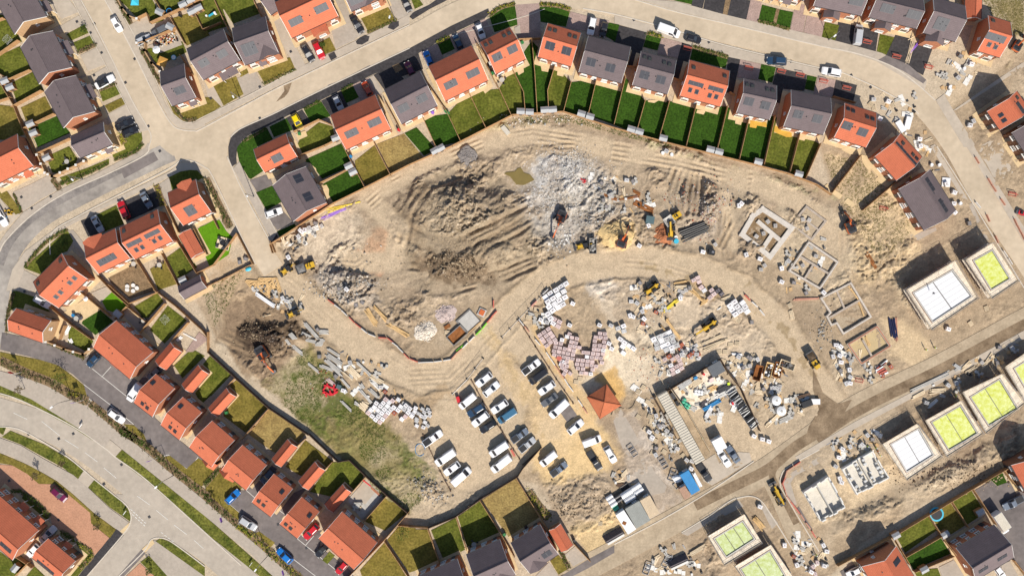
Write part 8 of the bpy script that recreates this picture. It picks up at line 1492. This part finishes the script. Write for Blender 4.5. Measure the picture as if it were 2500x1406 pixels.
# ---- heaps ----
mat('sand_yellow',(.62,.45,.22),.95,.1,1.0,.5); mat('sand_red',(.40,.165,.08),.95,.15,1.0,.5,fine=.1); mat('stone_grey',(.24,.215,.20),.95,.2,4.0,.6,fine=.3); mat('stone_white',(.66,.59,.50),.95,.15,4.0,.5,fine=.3); mat('stone_pink',(.50,.41,.38),.95,.2,4.0,.5,fine=.3); mat('soil_dark',(.10,.07,.045),.95,.3,1.5,.6,fine=.3)
heap(1143,385,2.55,.55,'stone_grey','round dark grey gravel heap below the curved gardens',stones=30,sm='stone_grey'); heap(1503,577,4.0,1.9,'sand_yellow','yellow sand heap beside the tall orange excavator',sq=.85); heap(1618,577,2.9,1.5,'sand_red','reddish sand heap beside the black pipes',sq=.95); heap(1038,808,2.7,1.0,'stone_white','white crushed stone heap inside the haul road loop',stones=150,sm='stone_white'); heap(1087,765,2.6,.7,'stone_pink','pinkish gravel heap beside the concrete bay',stones=140,sm='stone_pink')
T(1500,350)
def rubble(x,y,rx,ry,n,label,mats,smax=.6,raw=True,name='rubble_heap'):
 c = W((x,y),0,raw); mb = MB(); rn = random.Random(int(x*3+y)); cl = [(rn.gauss(0,.45),rn.gauss(0,.45),rn.uniform(.12,.42)) for _ in range(11)]
 for i in range(n):
  q = cl[int(rn.random()**1.5*11)]; px_,py_ = rx*(q[0]+rn.gauss(0,q[2])),ry*(q[1]+rn.gauss(0,q[2])); s = rn.uniform(.08,smax)*(1 if rn.random() < .3 else .5); mb.box((px_,py_,gz(c.x+px_,c.y+py_)+s*.2),(s,s*rn.uniform(.5,1),s*.7),rn.choice(mats),rn.uniform(0,3),rn.uniform(.6,1))
 o = mb.obj(name); o.location = (c.x,c.y,0); o['kind'] = 'stuff'; return tag(o,label,'rubble')
rubble(1385,465,11,10,5600,'spread of white and grey rubble in the middle of the site',['concrete_white','concrete','concrete_dark','concrete_white','stone_white','clod2','stone_grey','concrete'],.32); rubble(1720,510,9,7,900,'brick and grey rubble over the right rough mound',['concrete','concrete_dark','pack_red','soil_dark','stone_pink'],.45); rubble(840,690,8,4.5,900,'grey rubble bank beside the haul road',['concrete_dark','soil_dark','concrete','stone_white'],.55); rubble(1090,545,15,13,4200,'fine crumbled clods over the left side of the spoil heap',['clod','clod2','clod_grey'],.28,name='earth_clods'); rubble(1220,590,14,11,3200,'fine crumbled clods over the right side of the spoil heap',['clod','clod2','clod_grey'],.26,name='earth_clods'); rubble(1130,560,19,12.5,900,'clods of earth over the big spoil heap',['clod','clod2','clod2'],.45,name='earth_clods')
rubble(1110,655,7,4.5,700,'dark earth clods on the lower spoil bank',['soil_dark','clod','soil_dark'],.6,name='earth_clods'); rubble(640,825,6,5,600,'dark fresh clods around the dug pit',['soil_dark','clod'],.4,name='earth_clods'); rubble(1050,1195,6,4,400,'grey stones at the foot of the rough grass',['concrete_dark','concrete','clod'],.6); rubble(2300,1160,17,3.2,700,'clods along the bare strip above the lower gardens',['clod','clod2','soil_dark'],.5,name='earth_clods'); rubble(1425,1230,8,5,700,'clods on the bare plot left of the cabins',['clod','clod2','soil_dark'],.4,name='earth_clods'); rubble(1280,300,14,1.8,260,'pale stones below the curved garden fence',['stone_white','clod2','concrete'],.5); rubble(1600,900,6,8,420,'rubble beside the wall of the yard',['concrete','clod2','pack_red','stone_white'],.35); rubble(1370,580,4,3.5,300,'white rubble around the digging orange excavator',['concrete_white','concrete','concrete_dark'],.6); rubble(2010,800,3,6,260,'stones left of the stepped footing',['concrete_dark','clod','concrete'],.5); rubble(800,930,4,6,220,'scrap stones between packs and rough grass',['concrete','clod2','pack_red'],.4)
# rough grass on the left bank
def grass_patch(poly,n,label,seed,mats=('grass_g','grass_y')):
 rn = random.Random(seed); xs = [p[0] for p in poly]; ys = [p[1] for p in poly]; mb = MB(); k = 0; cl = [(rn.uniform(min(xs),max(xs)),rn.uniform(min(ys),max(ys)),rn.uniform(18,48),rn.random() < .85) for _ in range(34)]
 while k < n:
  x,y = rn.uniform(min(xs),max(xs)),rn.uniform(min(ys),max(ys)); ins = False
  for i in range(len(poly)):
   (x1,y1),(x2,y2) = poly[i],poly[(i+1) % len(poly)]
   if (y1 > y) != (y2 > y) and x < (x2-x1)*(y-y1)/(y2-y1)+x1: ins = not ins
  if not ins: continue
  g = any(c[3] and (x-c[0])**2+(y-c[1])**2 < c[2]**2 for c in cl)
  if not g and rn.random() < .72: continue
  k += 1; c = P((x,y)); z = gz(c.x,c.y); m = mats[0] if g and rn.random() < .85 else mats[1]
  for j in range(3):
   a = rn.uniform(0,6.28); s = rn.uniform(.15,.34); d = Vector((math.cos(a),math.sin(a),0)); q = Vector((-d.y,d.x,0))*s*.22; b0 = Vector((c.x+rn.uniform(-.15,.15),c.y+rn.uniform(-.15,.15),z)); tip = b0+d*s*.9+Vector((0,0,s*rn.uniform(.15,.45))); mb.add([b0-q,b0+q,tip],[(0,1,2)],m)
 o = mb.obj('rough_grass'); o['kind'] = 'stuff'; return tag(o,label,'grass')
mat('grass_g',(.062,.092,.012),.85,.35,.5); mat('grass_y',(.19,.16,.06),.9,.3,.5)
grass_patch([(640,940),(740,850),(860,960),(960,1060),(1060,1160),(1060,1190),(1010,1240),(985,1262)],4500,'rough green and straw grass bank inside the boundary fence',3)
grass_patch([(1255,288),(1400,282),(1640,352),(1640,366),(1400,300),(1260,305)],900,'weedy grass strip under the curved garden fence',5); grass_patch([(2400,0),(2500,0),(2500,90),(2440,70)],1500,'dry rough grass at the top right corner',6,('grass_y','grass_y')); grass_patch([(2010,375),(2110,395),(2230,560),(2150,640),(2060,520)],2200,'dry stubble in the bare plots left of the site-edge houses',7,('grass_y','grass_y')); grass_patch([(490,700),(600,650),(560,740),(520,800)],500,'weeds on the soil track bank',8)
# ---- machines ----
T(1000,350); excavator(1445,705,1360,925,'orange tracked excavator digging in white rubble',track_ang=40)
T(1500,350); excavator(75,930,135,775,'orange tracked excavator between yellow sand heap and rusty sheets',track_ang=80)
T(2000,350); excavator(300,790,220,640,'orange excavator with folded boom at the garden edge on the right',track_ang=60)
T(500,700); excavator(545,640,680,830,'large orange excavator beside the dug pit and rough grass',track_ang=-55,s=1.15)
T(2000,0); excavator(1910,430,1953,330,'orange and black excavator at the top right corner',s=.85)
T(500,350); dumper(925,1195,1015,1160,'yellow site dumper with grey skip beside the haul road entrance'); digger_loader(780,1200,745,1225,'yellow loader at the site entrance next to the dumper')
T(500,700); digger_loader(850,250,780,280,'yellow and black backhoe loader on the left of the haul road')
T(1500,350); dumper(535,730,595,690,'yellow dumper with pale empty skip above the red sand heap',skip='concrete',load=None); telehandler(538,815,540,860,'small yellow loader next to the red sand heap',reach=2.0,bucket=True); clutter_box(340,730,10,2.0,1.8,1.2,'water_tank','water_bowser','dark green water bowser above the red sand','bowser') if mat('water_tank',(.08,.13,.14),.5,.1) else None
T(1000,350); digger_loader(1660,975,1615,985,'yellow backhoe loader between grey skip and sand'); T(1000,350); skip(1745,980,90,'grey open skip beside the yellow backhoe loader','concrete_dark',['concrete_dark','concrete'])
T(1500,700); telehandler(915,365,760,470,'yellow telehandler with long boom over the tile packs',reach=4.6); dumper(1885,675,1925,740,'dumper with black skip on the haul road bend',skip='steel_dark',load='soil_dark'); telehandler(365,15,330,40,'small yellow machine at the top of the material yard',reach=2.0)
T(1500,1046); telehandler(1580,660,1530,560,'yellow backhoe on the lower spur road with raised boom',reach=3.4,bucket=True)
T(2000,350); simple('red_roller','roller','small red roller at the right edge beside kerbs',lambda mb: (mb.cyl((-1,-.5,.4),(-1,.5,.4),.4,'steel',14),mb.cyl((.6,-.5,.4),(.6,.5,.4),.4,'steel',14),mb.box((-.2,0,.7),(1.6,.9,.5),'red'),mb.box((-.3,0,1.1),(.5,.6,.4),'black')),1920,670,.02,20)
T(500,700)
def redpile(mb):
 rn = random.Random(5)
 for i in range(14): mb.box((rn.uniform(-1.6,1.6),rn.uniform(-1.2,1.2),.3+.06*(i % 4)),(rn.uniform(.8,1.8),.35,.5),'red',rn.uniform(0,3))
simple('barrier_pile','barrier pile','heap of red plastic barriers beside the rough grass',redpile,1205,985,0); T(500,700); simple('water_butt','water tank','dark teal tank next to the red barrier heap',lambda mb: mb.box((0,0,.5),(1.1,1.0,1.0),'water_tank'),1285,950,0,20)
T(1000,350); simple('barrier_pile','barrier pile','small red scrap heap at the edge of white rubble',redpile,1650,365,0).scale = (.42,.42,.5)
T(2000,700); simple('barrier_pile','barrier pile','red and white barrier sections lying below the sand-filled footing',lambda mb: [mb.box((math.cos(i)*.6,i*.45-1.4,.25),(2.0,.35,.5),'barrier_red' if i % 3 else 'plastic_white',.4+.05*i) for i in range(7)],590,775,0)
# ---- barriers, rails, mesh panels ----
BM = {}; mat('green_bright',(.2,.6,.03),.5,.1)
def barrier_mesh(k):
 if k not in BM:
  mb = MB(); mb.box((0,0,.1),(1.9,.30,.2),k); mb.box((0,0,.45),(1.9,.16,.5),k,0,.95); mb.box((0,0,.72),(1.86,.2,.1),k); BM[k] = mb.mesh('barrier')
 return BM[k]
def barriers(pts,label,group,cols=('barrier_red','barrier_white'),raw=False,miss=.0):
 p = [W(q,0,raw) for q in pts]; i = 0
 for s,e in zip(p[:-1],p[1:]):
  d = e-s; n = max(1,round(d.length/2.0))
  for k in range(n):
   i += 1
   if random.random() < miss: continue
   c = s+d*((k+.5)/n); m = cols[(i//2) % len(cols)]; o = link('barrier',barrier_mesh(m)); o.location = (c.x,c.y,max(-.05,gz(c.x,c.y))); o.rotation_euler = (0,0,math.atan2(d.y,d.x)+random.gauss(0,.04)); col = {'barrier_red': 'red','barrier_white': 'white','green_bright': 'green','mesh_orange': 'orange'}[m]; tag(o,f'{col} water-filled barrier {label}','barrier',f'{col} barriers {label}')
T(500,700); barriers([(1175,120),(1300,215),(1440,350),(1550,440),(1640,480),(1750,490),(1840,570),(1953,690)],'along the left side of the haul road','',miss=.05)
T(1000,700); barriers([(0,680),(85,720),(230,715),(400,690),(440,640),(560,530),(690,400),(830,230),(900,140)],'around the lower loop of the haul road','',('barrier_red','barrier_white','barrier_white','mesh_orange','barrier_white','green_bright'),miss=.1); barriers([(800,130),(800,200)],'standing beside the concrete bay','',('barrier_red',)); barriers([(1040,310),(1300,620),(1560,1000),(1740,1280)],'along the brick stack boundary','',('barrier_white','mesh_orange','barrier_white'),miss=.45); barriers([(1150,190),(1220,130),(1320,20)],'left of the upper white packs','',miss=.1)
T(1500,700); barriers([(1230,70),(1370,200),(1440,290)],'along the outer yard edge at the bend','',miss=.25)
T(1500,1046); barriers([(1770,310),(1640,400),(1600,520),(1640,640),(1760,800),(1870,960),(1920,1040)],'along the kerb of the lower spur road','',('barrier_red','mesh_orange'),miss=.15)
T(2000,350); barriers([(1400,420),(1480,560),(1590,680),(1700,950),(1880,1230)],'along the left kerb of the right-hand road','',('mesh_orange','barrier_white'),miss=.6); barriers([(1480,130),(1640,400),(1850,720),(1953,920)],'along the right kerb of the right-hand road','',('mesh_orange',),miss=.6)
RF = {}
def red_frame(x,y,ang,label,m='barrier_red'):
 c = W((x,y)); z = max(.05,gz(c.x,c.y)+.02)
 if m not in RF:
  mb = MB()
  for s in (-1,1): mb.box((s*.95,0,.55),(.09,.09,1.1),m); mb.box((0,s*.45,.06),(2.0,.09,.1),m); mb.box((s*.95,0,.06),(.09,1.0,.08),m)
  for q in (.35,1.05): mb.box((0,0,q),(2.0,.07,.16),m)
  RF[m] = mb.mesh('road_barrier')
 o = link('road_barrier',RF[m]); o.location = (c.x,c.y,z); o.rotation_euler = (0,0,math.radians(-ang)); return tag(o,label,'road barrier','red pedestrian barriers on new drives')
for x,y,a,b,l in [(1500,0,695,465,'red barrier frame across the black drive left of the four-blue-window house'),(1500,0,1280,650,'red barrier frame on the pink drive, curved row right half'),(1500,0,1590,680,'pale red barrier frame at a narrow black drive entrance'),(1500,0,1770,715,'red barrier frame on a black drive beside a dark blue car'),(2000,0,455,400,'red barrier frame beside the silver van on the black drive'),(2000,0,735,540,'red barrier frame at the mouth of the piped black drive'),(2000,0,1040,640,'red barrier frame standing edgewise right of the piped drive'),(2000,0,40,775,'red barrier frame on a pink drive near the people carrier'),(2000,0,260,840,'red barrier frame on the small black drive below the road bend'),(2000,350,610,620,'red barrier frame lying on bare soil left of the grey brick house'),(2000,350,1840,485,'red barrier frame on the concrete strip at right edge'),(2000,700,380,890,'red barrier frame lying below the footings')]: T(x,y); red_frame(a,b,12,l)
def mesh_fence(pts,label,h=1.9,raw=False,m='steel',rail_top=None):
 p = [W(q,0,raw) for q in pts]; o0 = p[0]; r = thing('mesh_fence',(o0.x,o0.y,0),0,label,'site fence','temporary site fences')
 for s,e in zip(p[:-1],p[1:]):
  d = e-s; n = max(1,round(d.length/3.4))
  for k in range(n):
   a,b = s+d*(k/n)-o0,s+d*((k+1)/n)-o0; z = gz((a+o0).x,(a+o0).y); mb = MB()
   for zz in (.15,h): mb.cyl((a.x,a.y,z+zz),(b.x,b.y,z+zz),.035,m,5)
   for q in (a,b): mb.cyl((q.x,q.y,z),(q.x,q.y,z+h),.035,m,5)
   for t in range(1,14): q = a+(b-a)*(t/14); mb.cyl((q.x,q.y,z+.15),(q.x,q.y,z+h),.008,m,4)
   for t in range(1,6): mb.cyl((a.x,a.y,z+h*t/6),(b.x,b.y,z+h*t/6),.008,m,4)
   mb.obj('mesh_panel',r)
  f = MB(); 
  for k in range(n+1): q = s+d*(k/n)-o0; f.box((q.x,q.y,gz(s.x,s.y)+.07),(.7,.25,.15),'rubber' if rail_top is None else rail_top,math.atan2(d.y,d.x)+1.57)
  f.obj('feet',r)
T(1000,700); mesh_fence([(880,480),(1030,320),(1240,100),(1290,30)],'mesh fence along the upper haul road edge of the car park'); mesh_fence([(410,1020),(550,880),(700,680)],'mesh fence at the car park entrance by the lower haul loop'); 
def post_rope(pts,label,raw=False):
 p = [W(q,0,raw) for q in pts]; o0 = p[0]; r = thing('rope_fence',(o0.x,o0.y,0),0,label,'rail','low timber rails in the car park'); mb = MB()
 for s,e in zip(p[:-1],p[1:]):
  d = e-s; n = max(1,round(d.length/3)); mb.bar((s.x-o0.x,s.y-o0.y,.16),(e.x-o0.x,e.y-o0.y,.16),.22,.22,'timber_dark')
  for k in range(n+1): q = s+d*(k/n)-o0; mb.box((q.x,q.y,.2),(.3,.3,.5),'timber_dark')
 mb.obj('rail',r)
post_rope([(590,890),(700,1090),(790,1240),(890,1390)],'dark low timber rail between the two left car park rows'); post_rope([(1040,320),(1200,570),(1400,880),(1560,1110)],'dark low timber rail beside the brick stack side of the car park'); T(1000,1046); post_rope([(870,0),(940,120),(1050,290)],'dark low timber rail by the red post in the car park'); post_rope([(130,60),(250,320),(390,590)],'dark low timber rail at the rough grass edge of the car park'); T(1000,1046); simple('red_post','red marker','red and white marker bar lying beside the car park rail',lambda mb: mb.bar((-.9,0,.15),(.9,0,.15),.5,.3,'barrier_red'),985,230,0,62); post_rope([(1080,340),(1255,180)],'pale-topped low rail at the yellow sand bay entrance')
T(1000,700); simple('red_bin','bin','small red bin at the left car park entrance fence',lambda mb: mb.box((0,0,.5),(.8,1.4,1.0),'red',.3),465,1070,0)
simple('tarmac_sheet','ground sheet','thin dark rectangular board by the long white van',lambda mb: mb.box((0,0,.02),(3.0,3.6,.06),'asphalt'),1510,1200,-.02,-35)
def bay(x,y): pass
# concrete washout bays in the haul loop
def bays():
 c = W((560,330)); r = thing('concrete_bay',(c.x,c.y,-.02),math.radians(42),'grey concrete tank slab beside the haul road loop','concrete slab'); a = MB(); a.box((0,0,.15),(4.6,4.2,.35),'concrete_dark'); a.box((.2,0,.36),(3.9,3.6,.1),'concrete'); a.obj('slab',r); k = MB(); k.box((0,-2.1,.45),(4.4,.25,.4),'ply'); k.obj('edge_board',r)
 c = W((455,460)); r = thing('brown_pit',(c.x,c.y,-.02),math.radians(42),'brown timber-lined washout pit beside the haul road loop','pit'); a = MB()
 for s in (-1,1): a.box((0,s*1.35,.35),(4.8,.22,.75),'concrete_dark'); a.box((s*2.3,0,.35),(.22,2.5,.75),'concrete_dark')
 a.obj('wall',r); k = MB(); k.box((0,0,.1),(4.5,2.5,.14),'rust'); k.obj('floor',r)
 simple('red_hatch','hatch frame','square frame with orange box beside the concrete bay',lambda mb: (mb.box((0,0,.3),(1.9,1.9,.2),'concrete'),mb.box((0,0,.45),(1.2,1.3,.3),'orange')),690,245,0,25); simple('rust_plate','steel plate','rust-red plate leaning left of the washout pit',lambda mb: mb.box((0,0,.3),(1.6,.9,.12),'rust',.5),360,380,0); pallet_at(1000+355/3.906,700+440/3.906,5,'pallet','orange wooden pallet beside the washout pit','pallet by the pit')
T(1000,700); bays()
simple('green_line','marker board','bright green board at the corner of the washout bays',lambda mb: mb.box((0,0,.2),(2.3,.3,.4),'green_bright',.7),480,585,0)
T(1500,350); pipes(30,480,30,400,2,.1,'steel_dark','dark rails standing in the sand bay'); T(1000,1046); simple('blue_hose','hose','blue and white hose loop at the rough grass edge',lambda mb: [mb.cyl((1.2*math.cos(k*.4),1.5*math.sin(k*.4),.1),(1.2*math.cos(k*.4+.4),1.5*math.sin(k*.4+.4),.1),.07,'blue',6) for k in range(14)],100,200,0)
T(1500,700); simple('black_hose','hose','black hose curving from the hut to the compound',lambda mb: [mb.cyl((2.2*k/6*1.6-3,.9*math.sin(k*.55),.08),(2.2*(k+1)/6*1.6-3,.9*math.sin(k*.55+.55),.08),.09,'black',6) for k in range(12)],70,1160,0,-30)
T(500,350); simple('blue_sheet','sheet','crumpled turquoise sheet on the wall end beside trusses',lambda mb: mb.loft([[(.8*q*math.cos(k),.5*q*math.sin(k),z) for k in [j*.9 for j in range(7)]] for q,z in ((1,0),(1,.3),(.4,.5))],'blue_light'),418,1200,.0,-20)
T(1500,350); simple('blue_bowser','tank','round blue-topped tank at the end of the black pipes',lambda mb: (mb.cyl((0,0,0),(0,0,.9),.6,'blue_light',14),mb.cyl((-.1,.9,0),(-.1,.9,.6),.5,'concrete_white',14)),585,935,0); simple('generator','generator','black generator beside a white pack right of the red sand',lambda mb: (mb.box((0,0,.6),(1.5,1.3,1.2),'black'),mb.box((.2,.1,1.25),(.6,.5,.2),'steel')),920,1040,0,10)
# low garden retaining wall at the far left track and concrete kerb runs
T(0,700)
fence(conv(500,350,[(640,935),(680,1040)]),'short brown hoarding beside the site entrance',2.0,group=None); fence(conv(500,350,[(20,1370),(250,1260),(400,1180),(470,1150)]),'low boarding along the track at the left of the trusses',.9,group=None)
# garden works of the lane
T(500,1046); planks(1500,480,1580,550,.3,.2,'red','red pipe length on the lane building plot, upper'); planks(1580,560,1680,640,.6,.2,'brick','brick-red strip on the lane building plot'); planks(1520,530,1570,700,.15,.1,'maroon_strip','thin maroon pipe across the lane building plot') if mat('maroon_strip',(.2,.04,.03),.7,.1) else None
T(0,700)
for a in [(1230,230,1320,290,.5,'patio','tan plank stack in the paved garden of the big lane semi'),(1750,440,1880,520,.4,'concrete_white','white pipes in the cluttered lane garden, upper'),(1690,510,1740,470,.7,'plastic_white','white crate stack in the cluttered lane garden'),(620,460,660,380,.8,'plastic_white','white board leaning by the cream-gabled house'),(660,490,680,530,.9,'plastic_white','white panel lying on the small lawn by the cream-gabled house')]: planks(a[0],a[1],a[2],a[3],a[4],.2,a[5],a[6],'garden_material','garden material')
for i in range(20):
 pass
T(0,0)
def rockery(mb):
 rn = random.Random(3)
 for i in range(70): mb.box((rn.uniform(-2.6,2.6),rn.uniform(-1,1),.15),(rn.uniform(.2,.6),rn.uniform(.2,.5),.35),rn.choice(['black','concrete_white','pack_red','concrete','timber_new']),rn.uniform(0,3))
o_ = simple('patio_clutter','clutter','jumble of pots and stones on a garden patio beside the white parasol',rockery,1590,390,.09,-20)
# loose offcuts and scrap
OFF = []
for k,(w,d,h,m) in enumerate([(2.4,.3,.12,'timber_pale'),(1.6,.2,.12,'timber_new'),(.7,.5,.4,'concrete_white'),(1.1,.8,.15,'ply'),(.5,.5,.5,'concrete_dark'),(1.3,.9,.1,'concrete_white'),(.8,.6,.5,'concrete'),(1.8,.35,.25,'concrete'),(.6,.4,.6,'black'),(1.5,.12,.12,'steel')]):
 mb = MB(); rn_ = random.Random(k)
 for j in range(rn_.choice((1,2,3))): mb.box((rn_.uniform(-.25,.25),j*d*1.05-d*.5,h/2),(w*rn_.uniform(.75,1),d,h),m,rn_.uniform(-.2,.2))
 OFF.append((mb.mesh('scrap'),'board_offcut' if k in (0,3) else 'timber_offcut' if k == 1 else 'scrap_sheet' if k in (5,9,7) else 'scrap_block'))
def scrap(poly,n,where,seed):
 rn = random.Random(seed); xs = [p[0] for p in poly]; ys = [p[1] for p in poly]; k = 0
 while k < n:
  x,y = rn.uniform(min(xs),max(xs)),rn.uniform(min(ys),max(ys)); ins = False
  for i in range(len(poly)):
   (x1,y1),(x2,y2) = poly[i],poly[(i+1) % len(poly)]
   if (y1 > y) != (y2 > y) and x < (x2-x1)*(y-y1)/(y2-y1)+x1: ins = not ins
  if not ins: continue
  k += 1; c = P((x,y)); me,nm = rn.choice(OFF); o = link(nm,me); o.location = (c.x,c.y,max(-.05,gz(c.x,c.y))+.02); o.rotation_euler = (0,0,rn.uniform(0,3.1)); t = nm.replace('_',' '); tag(o,f'loose {t} lying {where}',t,f'{t}s {where}')
for p_,n_,w_ in [([(1545,690),(1640,680),(1660,760),(1580,830),(1545,790)],46,'at the upper left of the material yard'),([(1640,830),(1730,830),(1720,880),(1620,920),(1580,900)],34,'around the tile packs'),([(1650,920),(1750,890),(1800,985),(1720,1050),(1670,990)],46,'inside the fenced compound'),([(1775,880),(1860,870),(1930,900),(1890,960),(1830,960)],60,'around the waste skips'),([(1820,960),(1900,960),(1990,975),(1960,1010),(1880,1050),(1850,1020)],40,'around the white silos'),([(1555,950),(1600,960),(1690,1130),(1640,1130),(1570,1010)],50,'left of the container line'),([(2000,1085),(2130,1040),(2180,1080),(2060,1130)],36,'above the blockwork shells'),([(2020,830),(2075,850),(2160,890),(2160,930),(2050,945)],36,'below the footings'),([(1930,1300),(2010,1320),(2020,1400),(1960,1400)],34,'at the bottom of the spur road'),([(1590,1350),(1690,1320),(1720,1400),(1590,1400)],26,'by the bottom road edge'),([(790,850),(960,890),(1020,1000),(900,1010),(820,950)],46,'among beams left of the haul road'),([(640,680),(760,740),(700,780),(610,700)],26,'around the roof trusses'),([(2250,940),(2480,830),(2500,880),(2320,980)],40,'along the paving above the lower shells'),([(1900,620),(2010,560),(2060,680),(1920,720)],26,'among the foundations'),([(1440,430),(1560,430),(1600,500),(1480,540)],34,'near the rusty steel sheets'),([(2120,220),(2250,240),(2290,420),(2220,350),(2150,300)],34,'on the plots at the road bend'),([(2280,150),(2370,130),(2400,180),(2300,230)],20,'below the top right house'),([(1480,1150),(1540,1150),(1560,1200),(1490,1200)],12,'above the white rolls'),([(690,590),(790,540),(800,560),(720,610)],20,'by the upper left site fence'),([(1290,760),(1330,730),(1350,790),(1320,830)],16,'between the white and pink packs')]: scrap(p_,int(n_*1.0),w_,len(w_)*7+n_)
# ---- people ----
T(2000,700)
for a,b,l in [(1020,600,'worker in yellow vest on the pavement by the lower road, left of two'),(1105,580,'worker in yellow vest on the pavement by the lower road, right of two')]: person(a,b,40,l)
T(2000,1046)
for a,b,v,l in [(540,182,'hivis','worker in yellow vest at the top of the block shell passage'),(560,215,'hivis_orange','worker in orange vest in the block shell passage'),(582,255,'hivis','worker in yellow vest at the bottom of the block shell passage'),(462,168,'hivis','worker in yellow vest beside block stacks of the shell')]: person(a,b,70,l,vest=v)
T(2000,700); person(1300,1040,20,'worker in yellow vest by the orange generator above the yellow-green shell'); simple('orange_generator','generator','orange machine above the yellow-green shell',lambda mb: (mb.box((0,0,.5),(2.0,1.0,1.0),'orange'),mb.box((.4,0,1.1),(.6,.6,.3),'black')),1290,1128,0,-15)
person(1090,62,30,'worker in dark clothes kneeling area on the white deck',vest='cloth_dark',z=4.75); T(1500,1046); person(838,92,60,'worker in yellow vest beside the lower container'); person(1925,1205,10,'worker in yellow vest at the end of the spur road'); T(2000,350); person(868,328,10,'worker in yellow vest between the diagonal red house and grey brick house')
fam = {}
for l,os_ in USED.items():
 for sfx in (', the upper one',', the lower one',', the outer one',', the inner one'):
  if l.endswith(sfx): fam.setdefault(l[:-len(sfx)],[]).extend(os_)
for b_,os_ in fam.items():
 os_ = sorted(USED.get(b_,[])+os_,key=lambda o: o.location.x); n_ = len(os_)
 for i,o in enumerate(os_): o['label'] = b_+(', '+('the left one','the right one')[i] if n_ == 2 else f", {('first', 'second', 'third', 'fourth', 'fifth')[min(i, 4)]} from left")
finish_ground()
